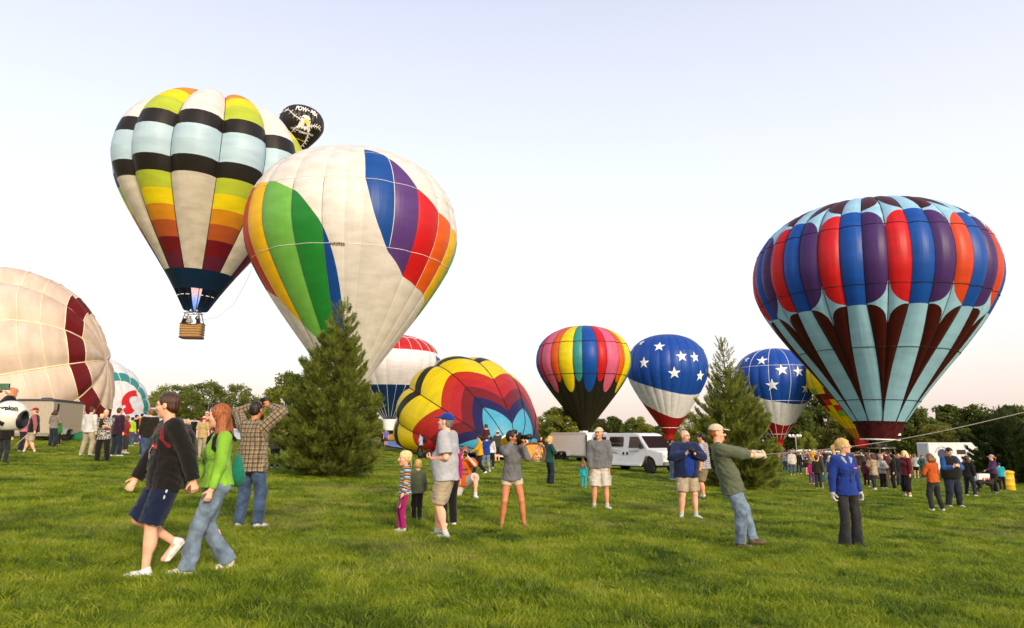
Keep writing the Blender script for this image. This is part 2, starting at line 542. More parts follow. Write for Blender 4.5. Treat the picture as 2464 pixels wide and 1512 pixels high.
class Balloon:
    """phi: degrees round the axis, 0 towards the camera, positive to the right; t: 0 at the mouth, 1 at the crown"""
    def __init__(s, label, center, R, vs, rot, seams, bulge=0.12, prof=PROFILE, group=None, name='hot_air_balloon', floor=None, wob=0.0, benv=None, warp=None):
        s.c = np.array(center, float); s.R = R; s.vs = vs; s.rot = np.array(rot)
        s.seams = np.array(sorted(seams), float); s.bulge = bulge
        s.pc = profile_curve(prof); s.tt = np.linspace(0, 1, len(s.pc))
        s.floor = floor; s.wob = wob; s.benv = benv; s.warp = warp
        base = s.raw(np.array([0.0]), np.array([0.0]))[0]
        axis_pt = s.c + s.rot @ np.array([0, 0, s.pc[0, 1] * R * vs])
        s.org = axis_pt
        s.root = empty(name, axis_pt)
        tag(s.root, label, 'balloon', group)
    def raw(s, phi, t, off=0.0):
        phi = np.asarray(phi, float); t = np.clip(np.asarray(t, float), 0, 1)
        r = np.interp(t, s.tt, s.pc[:, 0]); z = np.interp(t, s.tt, s.pc[:, 1])
        ph = (phi - s.seams[0]) % 360.0 + s.seams[0]
        i = np.clip(np.searchsorted(s.seams, ph, side='right') - 1, 0, len(s.seams) - 1)
        s0 = s.seams[i]; s1 = np.where(i + 1 < len(s.seams), s.seams[(i + 1) % len(s.seams)], s.seams[0] + 360)
        u = (ph - s0) / (s1 - s0)
        w = np.radians(s1 - s0)
        env = np.clip(np.sin(np.pi * np.clip(t, 0, 1) ** 0.85), 0, 1) ** 0.6 if s.benv is None else s.benv(t)
        bump = s.bulge * w * (4 * u * (1 - u)) ** 0.75 * env
        rr = r * (1 + bump) + off / s.R
        a = np.radians(phi if s.warp is None else s.warp(phi, t))
        if s.wob:
            rr = rr * (1 + s.wob * np.sin(3 * a + 5 * t) * np.sin(math.pi * t) + s.wob * .6 * np.sin(5 * a - 4 * t + 1))
        zz = z * s.vs + off / s.R * np.clip(z, -.2, 1) + bump * 0.5 * np.clip(z - .2, 0, 1)
        X = np.stack([rr * np.sin(a), -rr * np.cos(a), zz], -1) * s.R
        W = X @ s.rot.T + s.c
        if s.floor is not None:                     # lying on the ground: the underside spreads and flattens
            fl = s.floor(W[..., 0])
            W[..., 2] = np.where(W[..., 2] < fl + 1.2, fl + 0.02 + 1.18 * np.exp((W[..., 2] - fl - 1.2) / 1.2), W[..., 2])
        return W
    def local(s, phi, t, off=0.0):
        return s.raw(phi, t, off) - s.org
    def panel(s, p0, p1, lo, hi, mat, nu=6, nv=None, name='panel'):
        """fabric between angles p0..p1 and the curves lo(phi)..hi(phi)"""
        flo = lo if callable(lo) else (lambda p, v=lo: np.full_like(p, v))
        fhi = hi if callable(hi) else (lambda p, v=hi: np.full_like(p, v))
        eps = (p1 - p0) * 1e-4
        phi = np.linspace(p0 + eps, p1 - eps, nu + 1)
        a, b = flo(phi), fhi(phi)
        if np.all(b - a < 0.004):
            return None
        b = np.maximum(b, a + 1e-4)
        if nv is None:
            nv = int(max(2, math.ceil(np.max(b - a) * 34)))
        V = np.linspace(0, 1, nv + 1)[:, None]
        T = a[None, :] * (1 - V) + b[None, :] * V
        PH = np.broadcast_to(phi, T.shape)
        P = s.local(PH, T).reshape(-1, 3)
        uv = np.stack([(PH * s.R * 3.14 / 180 / 6.0), T * 4.0], -1).reshape(-1, 2)
        n = nu + 1
        f = [(j * n + i, j * n + i + 1, (j + 1) * n + i + 1, (j + 1) * n + i) for j in range(nv) for i in range(nu)]
        return link_mesh(name, P, f, mat, s.root, True, uv)
    def tape(s, pts, r, mat, name='load_tape'):
        """pts: list of (phi, t)"""
        q = np.array(pts, float)
        P = s.local(q[:, 0], q[:, 1], off=r * 0.5)
        return MB().tube(P, r, 5).build(name, mat, s.root, True)
    def seam_tapes(s, r, mat, which=None, t0=0.0, t1=0.985, n=30):
        for k, ph in enumerate(s.seams):
            if which is None or which(k):
                s.tape([(ph, t) for t in np.linspace(t0, t1, n)], r, mat)
    def ring_tape(s, t, r, mat, n=None, name='hoop_tape'):
        n = n or max(72, len(s.seams) * 5)
        ph = np.linspace(0, 360, n, endpoint=False) + s.seams[0]
        P = s.local(ph, np.full(n, t), off=r * 0.4)
        return MB().tube(np.vstack([P, P[:1]]), r, 5, cap=False).build(name, mat, s.root, True)
    def decal(s, name, v2, faces, phi0, t0, scale, mat, off=0.05, rotz=0.0, cut=0.5):
        """flat print wrapped on the envelope; v2 in metres"""
        bm = bmesh.new()
        vs_ = [bm.verts.new((x, y, 0)) for x, y in v2]
        for q in faces:
            try: bm.faces.new([vs_[i] for i in q])
            except ValueError: pass
        bmesh.ops.triangulate(bm, faces=bm.faces)
        for _ in range(4):
            lng = [e for e in bm.edges if e.calc_length() * scale > cut]
            if not lng: break
            bmesh.ops.subdivide_edges(bm, edges=lng, cuts=1)
            bmesh.ops.triangulate(bm, faces=bm.faces)
        bm.verts.index_update()
        co = np.array([(q.co.x, q.co.y) for q in bm.verts]) * scale
        fs = [tuple(q.index for q in f.verts) for f in bm.faces]
        bm.free()
        ca, sa = math.cos(rotz), math.sin(rotz)
        co = co @ np.array([[ca, -sa], [sa, ca]]).T
        arc = np.linalg.norm(np.diff(s.pc * np.array([1, s.vs]), axis=0), axis=1).sum() * s.R
        t = t0 + co[:, 1] / arc
        r = np.interp(np.clip(t, 0, 1), s.tt, s.pc[:, 0]) * s.R
        phi = phi0 + np.degrees(co[:, 0] / np.maximum(r, .3))
        return link_mesh(name, s.local(phi, t, off), fs, mat, s.root, False)

def star2d(r=1.0, inner=0.40):
    P = [(r * (1 if k % 2 == 0 else inner) * math.sin(k * math.pi / 5), r * (1 if k % 2 == 0 else inner) * math.cos(k * math.pi / 5)) for k in range(10)]
    return P + [(0, 0)], [(k, (k + 1) % 10, 10) for k in range(10)]

def interp_fn(pts):
    xs, ys = zip(*pts)
    gx = np.linspace(xs[0], xs[-1], 400); gy = np.interp(gx, xs, ys)
    k = np.hanning(37); k /= k.sum()
    sm = np.convolve(np.pad(gy, 18, mode='reflect', reflect_type='odd'), k, mode='valid')
    return lambda p: np.interp(p, gx, sm)

BLACK_TAPE = plain('black_webbing', (0.012, 0.012, 0.014), 0.7)
WHITE_TAPE = plain('white_webbing', (0.78, 0.76, 0.72), 0.6)
CREAM_TAPE = plain('cream_webbing', (0.82, 0.68, 0.45), 0.6)
WICKER = None

def wicker_mat():
    m, nt, b = new_mat('wicker')
    N, L = nt.nodes, nt.links
    t = N.new('ShaderNodeTexCoord')
    w1 = N.new('ShaderNodeTexWave'); w1.wave_type = 'BANDS'; w1.bands_direction = 'Z'; w1.inputs['Scale'].default_value = 9; w1.inputs['Distortion'].default_value = 1.5
    br = N.new('ShaderNodeTexNoise'); br.inputs['Scale'].default_value = 25
    L.new(t.outputs['Object'], w1.inputs['Vector']); L.new(t.outputs['Object'], br.inputs['Vector'])
    r = N.new('ShaderNodeValToRGB')
    r.color_ramp.elements[0].color = (0.22, 0.11, 0.035, 1); r.color_ramp.elements[1].color = (0.55, 0.33, 0.12, 1)
    mxn = N.new('ShaderNodeMath'); mxn.operation = 'MULTIPLY_ADD'; mxn.inputs[1].default_value = 0.5
    L.new(w1.outputs['Fac'], mxn.inputs[0]); L.new(br.outputs['Fac'], mxn.inputs[2])
    L.new(mxn.outputs[0], r.inputs['Fac']); L.new(r.outputs['Color'], b.inputs['Base Color'])
    bp = N.new('ShaderNodeBump'); bp.inputs['Strength'].default_value = 0.6; bp.inputs['Distance'].default_value = 0.03
    L.new(w1.outputs['Fac'], bp.inputs['Height']); L.new(bp.outputs['Normal'], b.inputs['Normal'])
    b.inputs['Roughness'].default_value = 0.7
    return m

WICKER = wicker_mat()
LEATHER = plain('brown_leather', (0.14, 0.055, 0.03), 0.6)
STEEL = plain('steel', (0.45, 0.44, 0.42), 0.35, 0.9)
DARK = plain('dark_frame', (0.02, 0.02, 0.022), 0.5)

def basket(root, base, w, d, h, rotz=0.0, mouth=None, mouth_r=1.0, burner_z=None, wires=8, wire_r=0.02, post_h=0.95, sag=True):
    """wicker basket with rim, bottom skid, uprights, burner frame and wires; children of root (in root's space)"""
    org = np.array(root.location)
    base = np.array(base) - org
    ca, sa = math.cos(rotz), math.sin(rotz)
    Rz = np.array([[ca, -sa, 0], [sa, ca, 0], [0, 0, 1]])
    def rr(z, k, n=40, grow=0.0, dip=0.0):
        a = np.arange(n) * 2 * math.pi / n
        e = 0.32
        x = np.sign(np.cos(a)) * np.abs(np.cos(a)) ** e * (w / 2 * k + grow)
        y = np.sign(np.sin(a)) * np.abs(np.sin(a)) ** e * (d / 2 * k + grow)
        zz = np.full(n, z) - dip * np.clip(1 - (x / (w / 2)) ** 2, 0, 1)
        return np.stack([x, y, zz], 1) @ Rz.T + base
    n = 40
    zs = [0.06, 0.1, 0.4, 0.7, 1.0]
    rings = [rr(h * zf, kf, n, 0, 0.10 * h * (zf > .9)) for zf, kf in zip(zs, (.93, .96, .98, 1.0, 1.0))]
    inner = [rr(h * zf, kf - .06, n, 0, 0.10 * h * (zf > .9)) for zf, kf in zip((1.0, .08), (1.0, .93))]
    V = np.vstack(rings + inner)
    f = [(j * n + i, j * n + (i + 1) % n, (j + 1) * n + (i + 1) % n, (j + 1) * n + i) for j in range(6) for i in range(n)]
    f += [tuple(range(n))[::-1], tuple(range(6 * n, 7 * n))]
    link_mesh('basket_wall', V, f, WICKER, root, False)
    bands = MB()
    for zf in (.28, .45, .62, .79):
        P = rr(h * zf, 1.0, n, 0.012)
        MB.tube(bands, np.vstack([P, P[:1]]), 0.018, 5, False)
    bands.build('wicker_band', plain('dark_wicker', (0.06, 0.03, 0.015), 0.7), root, True)
    P = rr(h, 1.0, n, 0.0, 0.10 * h)
    MB().tube(np.vstack([P, P[:1]]), 0.05, 7, False).build('padded_rim', LEATHER, root, True)
    P = rr(0.07 * h, .95, n)
    MB().tube(np.vstack([P, P[:1]]), 0.085, 7, False).build('bottom_skid', LEATHER, root, True)
    if burner_z is None:
        return
    bz = burner_z
    for sx in (-1, 1):
        for sy in (-1, 1):
            a = np.array([sx * w * .43, sy * d * .40, h * .95]) @ Rz.T + base
            b = np.array([sx * w * .30, sy * d * .30, bz]) @ Rz.T + base
            MB().tube([a, b], 0.045, 7).build('upright', LEATHER, root, True)
    fr = MB()
    cs = [np.array([sx * w * .36, sy * d * .36, bz]) @ Rz.T + base for sx, sy in ((-1, -1), (1, -1), (1, 1), (-1, 1))]
    for i in range(4): fr.tube([cs[i], cs[(i + 1) % 4]], 0.03, 6)
    fr.tube([(cs[0] + cs[1]) / 2, (cs[2] + cs[3]) / 2], 0.03, 6)
    fr.build('burner_frame', STEEL, root, True)
    for sx in (-.14, .14):
        c = np.array([sx * w, 0, bz + .05]) @ Rz.T + base
        bu = MB(); bu.lathe([(.05, 0), (.13, .05), (.15, .18), (.15, .34), (.13, .34), (.11, .2)], c, 12)
        bu.build('burner', STEEL, root, True)
    if mouth is not None:
        m = np.array(mouth) - org
        for k in range(wires):
            a = 2 * math.pi * (k + .5) / wires
            p = m + np.array([math.sin(a) * mouth_r, -math.cos(a) * mouth_r, 0])
            q = cs[int(((k + .5) / wires * 4 + 3.5)) % 4]
            MB().tube([q, p], wire_r, 4).build('flying_wire', DARK, root, True)

def flame(root, base, h, r):
    m = bpy.data.materials.new('flame'); m.use_nodes = True
    N, L = m.node_tree.nodes, m.node_tree.links
    N.remove(N['Principled BSDF'])
    t = N.new('ShaderNodeTexCoord'); sp = N.new('ShaderNodeSeparateXYZ'); L.new(t.outputs['Generated'], sp.inputs[0])
    r_ = N.new('ShaderNodeValToRGB'); el = r_.color_ramp.elements
    el[0].position = 0.0; el[0].color = (0.10, 0.35, 0.9, 1)
    el[1].position = 1.0; el[1].color = (1.0, 0.45, 0.25, 1)
    e = el.new(.35); e.color = (0.35, 0.45, 0.95, 1)
    e = el.new(.6); e.color = (0.9, 0.55, 0.55, 1)
    L.new(sp.outputs['Z'], r_.inputs['Fac'])
    em = N.new('ShaderNodeEmission'); em.inputs['Strength'].default_value = 0.85; L.new(r_.outputs['Color'], em.inputs['Color'])
    tr = N.new('ShaderNodeBsdfTransparent'); mx = N.new('ShaderNodeMixShader')
    no = N.new('ShaderNodeTexNoise'); no.inputs['Scale'].default_value = 3.0; L.new(t.outputs['Object'], no.inputs['Vector'])
    mr = N.new('ShaderNodeMapRange'); mr.inputs['From Min'].default_value = .3; mr.inputs['From Max'].default_value = .7; mr.inputs['To Min'].default_value = .35; mr.inputs['To Max'].default_value = .85
    L.new(no.outputs['Fac'], mr.inputs['Value']); L.new(mr.outputs[0], mx.inputs['Fac'])
    L.new(tr.outputs[0], mx.inputs[1]); L.new(em.outputs[0], mx.inputs[2])
    L.new(mx.outputs[0], N['Material Output'].inputs['Surface'])
    org = np.array(root.location)
    b = MB()
    pr = [(.15, 0), (.35, .12), (.62, .35), (.85, .6), (1.0, .82), (.85, .95), (.3, 1.0)]
    b.lathe([(q * r, z * h) for q, z in pr], np.array(base) - org, 14)
    b.build('burner_flame', m, root, True)

def skirt(B, r0, z0, r1, z1, mat, n=48, name='skirt', scallop=0.0, wav=0.02, hem=None, cx=0.0):
    """open fabric cone under the mouth in the balloon root's space; z measured from the mouth centre"""
    V, rows = [], 8
    for j in range(rows + 1):
        k = j / rows
        for i in range(n):
            a = 2 * math.pi * i / n
            r = (r0 + (r1 - r0) * k) * (1 + wav * math.sin(a * 12) * (0.3 + .7 * math.sin(math.pi * k)))
            z = z0 + (z1 - z0) * k
            if j == 0: z -= scallop * abs(math.sin(a * 8))
            V.append((r * math.sin(a) + cx * k, -r * math.cos(a), z))
    V = np.array(V) @ B.rot.T
    f = [(j * n + i, j * n + (i + 1) % n, (j + 1) * n + (i + 1) % n, (j + 1) * n + i) for j in range(rows) for i in range(n)]
    uv = np.array([(i / n * 6, j / rows) for j in range(rows + 1) for i in range(n)])
    o = link_mesh(name, V, f, mat, B.root, True, uv)
    if hem is not None:
        P = V[-n:]
        MB().tube(np.vstack([P, P[:1]]), hem[0], 6, False).build('skirt_hem', hem[1], B.root, True)
    return o

C = {k: srgb(*v) for k, v in dict(
    white=(238, 232, 226), cream=(228, 218, 200), black=(38, 33, 28), sky=(190, 218, 230), lime=(190, 205, 60), yellow=(245, 222, 20), amber=(225, 150, 30),
    rust=(190, 92, 45), dred=(120, 25, 32), maroon=(105, 35, 58), navy=(15, 45, 72), blue=(25, 80, 160), green=(40, 140, 55), lgreen=(120, 190, 80), gold=(250, 195, 15),
    purple=(95, 62, 130), red=(215, 30, 35), orange=(238, 100, 25), vred=(200, 62, 30), ltblue=(168, 218, 240), dmar=(70, 16, 18), royal=(25, 85, 175), plum=(78, 48, 110), tan=(240, 220, 202),
    teal=(60, 155, 150), pink=(225, 105, 140), pure=(245, 244, 244), cyan=(85, 180, 215), indigo=(40, 38, 90), dgray=(28, 34, 36)).items()}
NY = lambda k, tr=0.33, dirt=0.0: nylon(C[k], 'nylon_' + k, tr, dirt)

# 1 ---- lobed striped balloon aloft, with crew
def striped_balloon():
    seams = [-2 + 30 * k for k in range(-5, 7)]
    B = Balloon('lobed balloon with black and pale blue bands and yellow to maroon panels, aloft with basket', (-28.7, 62, 24.97), 7.55, 1.115, lean_matrix(.045, 0), seams, bulge=0.30,
                benv=lambda t: np.clip((t - .06) / .5, 0, 1) ** 1.1 * np.clip((1 - t) / .10, 0, 1) ** .35, group='hot air balloons')
    col = [(0, .075, 'navy'), (.075, .145, 'navy'), (.145, .195, 'maroon'), (.195, .25, 'dred'), (.25, .305, 'rust'), (.305, .355, 'amber'), (.355, .405, 'yellow'), (.405, .455, 'lime'),
           (.455, .505, 'black'), (.505, .552, 'sky'), (.552, .60, 'sky'), (.60, .65, 'black'), (.65, .71, 'lime'), (.71, .77, 'yellow'), (.77, .84, 'amber'), (.84, 1.0, 'rust')]
    whi = [(0, .075, 'navy'), (.075, .145, 'navy'), (.145, .25, 'cream'), (.25, .355, 'cream'), (.355, .455, 'cream'), (.455, .505, 'black'), (.505, .552, 'sky'), (.552, .60, 'sky'), (.60, .65, 'black'), (.65, .80, 'white'), (.80, 1.0, 'white')]
    for k, p in enumerate(seams):
        for lo, hi, c in (col if (k % 2 == 0) else whi):
            if hi < .08 and -50 < p + 15 < 75: continue          # the scoop is open towards the camera
            B.panel(p, p + 30, lo, hi, NY(c, .30, .08 if c == 'cream' else 0.0), nu=8)
    B.seam_tapes(.035, BLACK_TAPE)
    for t in (.305, .25): pass
    m0 = B.org
    bz = m0[2] - 2.62
    base = (m0[0] - .15, m0[1], bz)
    basket(B.root, base, 1.95, 1.35, 1.35, .12, mouth=m0, mouth_r=1.0, burner_z=2.35, wire_r=.012)
    flame(B.root, (m0[0] - .05, m0[1], bz + 2.6), 2.9, .5)
    # handling line
    MB().tube([np.array([x, 0, z]) for x, z in ((.6, -.9), (2.2, -.6), (3.6, .8), (4.6, 3.0), (5.1, 4.6))], .015, 4).build('handling_line', DARK, B.root, True)
    # white strips stand in for light showing through the vent slots
    for ph in range(-70, 80, 20):
        q = [(ph + a, .052) for a in (0, 4, 8, 12)]
        B.tape(q, .045, WHITE_TAPE, 'bright_gap_strip')
    return B, base
STRIPED, STRIPED_BASKET = striped_balloon()

# 2 ---- small black memorial balloon far off
def black_balloon():
    seams = [15 * k for k in range(-12, 12)]
    B = Balloon('small black balloon with an eagle head and white lettering, high and far off', (-86.5, 262, 126.9), 8.6, 1.0, lean_matrix(.10, 0.0), seams, bulge=.16, group='hot air balloons')
    for p in seams:
        B.panel(p, p + 15, .1, 1, NY('black', .10), 4)
        B.panel(p, p + 15, 0, .1, NY('amber'), 4)
    W = plain('white_print', (0.80, 0.76, 0.72), 0.6); Yw = plain('yellow_print', (0.85, 0.62, 0.03), 0.6); Bk = plain('black_print', (0.02, 0.018, 0.015), 0.7); Rd = plain('red_print', (0.5, 0.03, 0.05), 0.7)
    v, f = text_mesh('POW', 1.0, bold=.03); v = v * np.array([.85, 1.5]); B.decal('lettering', v, f, 14, .655, 2.2, W, .08, -.10)
    v, f = text_mesh('MIA', 1.0, bold=.03); v = v * np.array([.85, 1.5]); B.decal('lettering', v, f, 50, .645, 2.2, W, .08, -.42)
    sv, sf = star2d(.55); B.decal('print_star', sv, sf, 33, .655, 1.0, W, .08)
    v, f = text_mesh('YOU ARE NOT', 1.0, bold=.02); B.decal('lettering', v, f, 14, .335, 1.0, W, .08, -.22)
    v, f = text_mesh('FORGOTTEN', 1.0, bold=.02); B.decal('lettering', v, f, 43, .325, 1.0, W, .08, .12)
    # eagle head: white feathers, hooked yellow beak, dark eye and throat
    head = [(-2.6, -3.2), (-2.2, -1.6), (-2.0, .2), (-1.5, 1.6), (-.4, 2.5), (.9, 2.4), (1.8, 1.6), (2.2, .2), (2.4, -1.4), (2.7, -3.0), (1.7, -3.9), (1.2, -3.0), (.6, -4.0), (0, -3.1), (-.7, -3.8), (-1.4, -2.9), (-1.9, -3.8)]
    B.decal('eagle_head', head + [(0, -.5)], [(k, (k + 1) % len(head), len(head)) for k in range(len(head))], 28, .485, .95, W, .08)
    beak = [(-.9, .3), (.2, 1.1), (1.1, .7), (1.3, -.4), (.75, -1.9), (.2, -.6), (-.5, -.3)]
    B.decal('eagle_beak', beak + [(.4, .1)], [(k, (k + 1) % 7, 7) for k in range(7)], 30, .485, .95, Yw, .14)
    for x, y, w in ((-1.1, 1.0, .7), (1.5, .7, .45)):
        e = [(x - w, y), (x, y + .25), (x + w, y - .05), (x, y - .3)]
        B.decal('eagle_eye', e, [(0, 1, 2, 3)], 29, .485, .95, Bk, .15)
    e = [(-.6, -.7), (.3, -1.0), (.8, -2.2), (.1, -1.9), (-.6, -2.2), (-.2, -1.3)]
    B.decal('eagle_throat', e, [(0, 1, 5), (1, 2, 3), (1, 3, 4, 5)], 30, .485, .95, Bk, .12)
    v, f = text_mesh('American Legion', 1.0, bold=.01); B.decal('lettering', v, f, 20, .215, .75, Yw, .08, -.12)
    def wire(pts):
        pts = np.array(pts, float)
        k = np.linspace(0, len(pts) - 1, 26)
        ph = np.interp(k, range(len(pts)), pts[:, 0]); t = np.interp(k, range(len(pts)), pts[:, 1])
        for o_ in (-.006, .006):
            tt_ = t + o_ * np.sin(k * 6)
            P = B.local(ph, tt_, .1); MB().tube(P, .11, 5).build('wire_print', W, B.root, True)
        for i in range(2, len(k), 5):
            c = B.local(ph[i:i + 1], t[i:i + 1], .12)[0]
            MB().tube([c + np.array([-.8, 0, .9]), c + np.array([.8, 0, -.9])], .12, 4).tube([c + np.array([-.8, 0, -.9]), c + np.array([.8, 0, .9])], .12, 4).build('barb_print', W, B.root, True)
    wire([(-62, .60), (-20, .615), (0, .53), (18, .48)])
    wire([(42, .43), (60, .475), (80, .47)])
    wire([(-5, .32), (8, .38), (20, .40)])
    wire([(45, .37), (50, .28), (52, .20), (45, .12)])
    return B
black_balloon()

# 3 ---- white balloon with rainbow swirls
def white_balloon():
    seams = [-178, -164, -150, -138, -125, -112, -98, -84, -70, -55, -38, -18, -2, 9, 18, 33, 47, 62, 77, 92, 107, 122, 138, 153, 168]
    B = Balloon('large white balloon with two rainbow swirl patches behind the near pine', (-13.0, 54, 16.6), 8.34, .965, lean_matrix(.0, 0), seams, bulge=.075, group='hot air balloons')
    lhi = interp_fn([(-110, .60), (-78, .655), (-60, .65), (-43, .64), (-31, .628), (-14, .58), (-2, .495), (4, .40), (6.5, .30), (9, .19), (9.5, .10)])
    llo = interp_fn([(-110, .42), (-78, .355), (-60, .325), (-52, .296), (-38, .21), (-27, .168), (-18, .13), (-2, .07), (9, .03)])
    rlo = interp_fn([(18, .63), (22, .525), (31, .436), (47, .366), (62, .346), (81, .328), (98, .25), (122, .30), (138, .42)])
    rhi = interp_fn([(18, .765), (32, .738), (47, .626), (61, .578), (76, .556), (92, .545), (122, .50), (138, .43)])
    cols = {-84: 'dred', -70: 'vred', -55: 'gold', -38: 'lgreen', -18: 'green', -2: 'blue', 18: 'blue', 33: 'purple', 47: 'red', 62: 'orange', 77: 'gold', 92: 'lgreen', 107: 'green', 122: 'blue'}
    for k, p in enumerate(seams):
        q = seams[k + 1] if k + 1 < len(seams) else seams[0] + 360
        W = NY('white', .30, .03)
        if p in cols:
            lo, hi = (llo, lhi) if p < 9 else (rlo, rhi)
            B.panel(p, q, lo, hi, NY(cols[p], .30), 10)
            B.panel(p, q, 0, lo, W, 10)
            B.panel(p, q, hi, 1.0, W, 10)
        else:
            B.panel(p, q, 0, .25, W, 6); B.panel(p, q, .25, .44, W, 6); B.panel(p, q, .44, .665, W, 6); B.panel(p, q, .665, 1, W, 6)
    faint = plain('white_seam', (0.62, 0.60, 0.56), 0.6)
    B.seam_tapes(.018, faint, which=lambda k: not (-40 < seams[k] < 60))
    for p in (-38, -18, -2): B.tape([(p, t) for t in np.linspace(.1, .62, 24)], .02, plain('dark_seam', (.10, .16, .08), .6))
    for p in (33,): B.tape([(p, t) for t in np.linspace(.44, .73, 24)], .025, WHITE_TAPE)
    for p in (9, 18): B.tape([(p, t) for t in np.linspace(.0, .95, 30)], .015, faint)
    B.ring_tape(.44, .018, WHITE_TAPE); B.ring_tape(.625, .018, WHITE_TAPE); B.ring_tape(.74, .012, faint)
    v, f = text_mesh('N52920', .30, bold=.01); B.decal('registration_mark', v, f, 5.4, .437, 1.0, plain('brown_print', (.12, .06, .03), .7), .06)
    m0 = B.org
    skirt(B, 1.08, 0, .8, -1.3, NY('white'))
    basket(B.root, (m0[0], m0[1], gz(m0[0]) + .05), 1.8, 1.3, 1.15, .3, mouth=m0 + np.array([0, 0, -1.2]), mouth_r=.8, burner_z=2.2)
white_balloon()

# 4 ---- rainbow gores with drop-shaped ends over a black cone
def drop_balloon():
    widths = [18.6, 11.4] * 12
    seams = [-37.5 - 150]
    for w in widths[:-1]: seams.append(seams[-1] + w)
    B = Balloon('balloon with rainbow stripes ending in drops above a black cone', (12.45, 118, 13.4), 7.95, .92, lean_matrix(.0, 0), seams, bulge=.14, group='hot air balloons')
    order = ['yellow', 'teal', 'royal', 'red', 'pink', 'orange']
    for k, p in enumerate(seams):
        wide = k % 2 == 0
        w = widths[k]
        c = order[(k + 2) % 6]
        tip = .295 if wide else .375
        full = tip + (.085 if wide else .06)
        def edge(ph, p=p, w=w, tip=tip, full=full):
            u = (ph - p) / w * 2 - 1
            return tip + (full - tip) * 1.6 * (1 - np.sqrt(np.clip(1 - u ** 2, 0.0, 1)))
        B.panel(p, p + w, edge, .66, NY(c), 10, 10); B.panel(p, p + w, .66, 1, NY(c), 6)
        B.panel(p, p + w, 0, edge, NY('black', .12), 10, 8)
    B.ring_tape(.435, .05, BLACK_TAPE); B.ring_tape(.66, .05, BLACK_TAPE)
    B.seam_tapes(.03, BLACK_TAPE, t0=.3)
    m0 = B.org
    skirt(B, 1.05, 0, .85, -1.2, NY('black', .1), scallop=.2)
    basket(B.root, (m0[0], m0[1], gz(m0[0]) + .05), 1.8, 1.3, 1.15, .3, mouth=m0 + np.array([0, 0, -1.1]), mouth_r=.8, burner_z=2.2)
drop_balloon()

# 5, 6 ---- two star-spangled balloons
def star_balloon(label, center, R, vs, phs, stars, tapes, rot, shift):
    seams = [15 * k - 180 + phs for k in range(24)]
    B = Balloon(label, center, R, vs, rot, seams, bulge=.10, group='hot air balloons')
    f1 = lambda p: .43 - .10 * np.cos(np.radians(p - 30 - shift))
    f2 = lambda p: .235 - .10 * np.cos(np.radians(p - 20 - shift))
    for p in seams:
        B.panel(p, p + 15, 0, f2, NY('red' if False else 'dredf'), 5)
        B.panel(p, p + 15, f2, f1, NY('pure', .3), 5)
        B.panel(p, p + 15, f1, .66, NY('royalf', .25), 5); B.panel(p, p + 15, .66, 1, NY('royalf', .25), 5)
    W = plain('white_star', (0.80, 0.80, 0.80), 0.5)
    sv, sf = star2d(1.0)
    for ph, t, r, rz in stars:
        B.decal('star', sv, sf, ph, t, r, W, .09, rz, cut=.6)
    tp = WHITE_TAPE if tapes else plain('blue_seam', (.01, .03, .10), .6)
    if tapes:
        B.seam_tapes(.045, tp, which=lambda k: k % 2 == 0)
        B.ring_tape(.36, .045, tp); B.ring_tape(.645, .045, tp)
    else:
        B.seam_tapes(.02, tp, t0=.35)
    m0 = B.org
    r0 = .13 * R
    Bs = B.ring_tape(.055, .05, WHITE_TAPE)
    skirt(B, r0, 0.05, r0 * .72, -1.5, NY('red', .4), scallop=.35, hem=(.09, WHITE_TAPE))
    basket(B.root, (m0[0], m0[1], gz(m0[0]) + .05), 1.8, 1.3, 1.15, .3, mouth=m0 + np.array([0, 0, -1.4]), mouth_r=r0 * .7, burner_z=2.1)
C['dredf'] = srgb(165, 28, 32); C['royalf'] = srgb(28, 78, 168)
star_balloon('plain seamed star balloon of blue, white and red right of the white van', (30.69, 135, 13.7), 7.75, 1.05, 7.5,
             [(-62, .745, .85, 0), (-23, .69, 1.15, -.05), (8, .61, 1.15, .1), (29, .607, 1.1, .1), (-45, .573, 1.15, -.05), (-3, .493, 1.2, .05), (40, .478, 1.15, .1), (-85, .70, .8, 0), (75, .70, 1.0, .2), (110, .6, 1.1, 0)], False, lean_matrix(.0, 0), 0)
star_balloon('star balloon of blue, white and red with white net of tapes behind the slim pine', (52.95, 138, 11.8), 7.6, 1.0, 2.0,
             [(-69, .715, .85, 0), (-38, .69, 1.15, -.05), (-10, .605, 1.2, .1), (14, .592, 1.15, .1), (-24, .49, 1.25, .05), (28, .468, 1.2, .1), (-85, .62, .9, 0), (60, .66, 1.0, .2)], True, lean_matrix(.0, 0), -12)

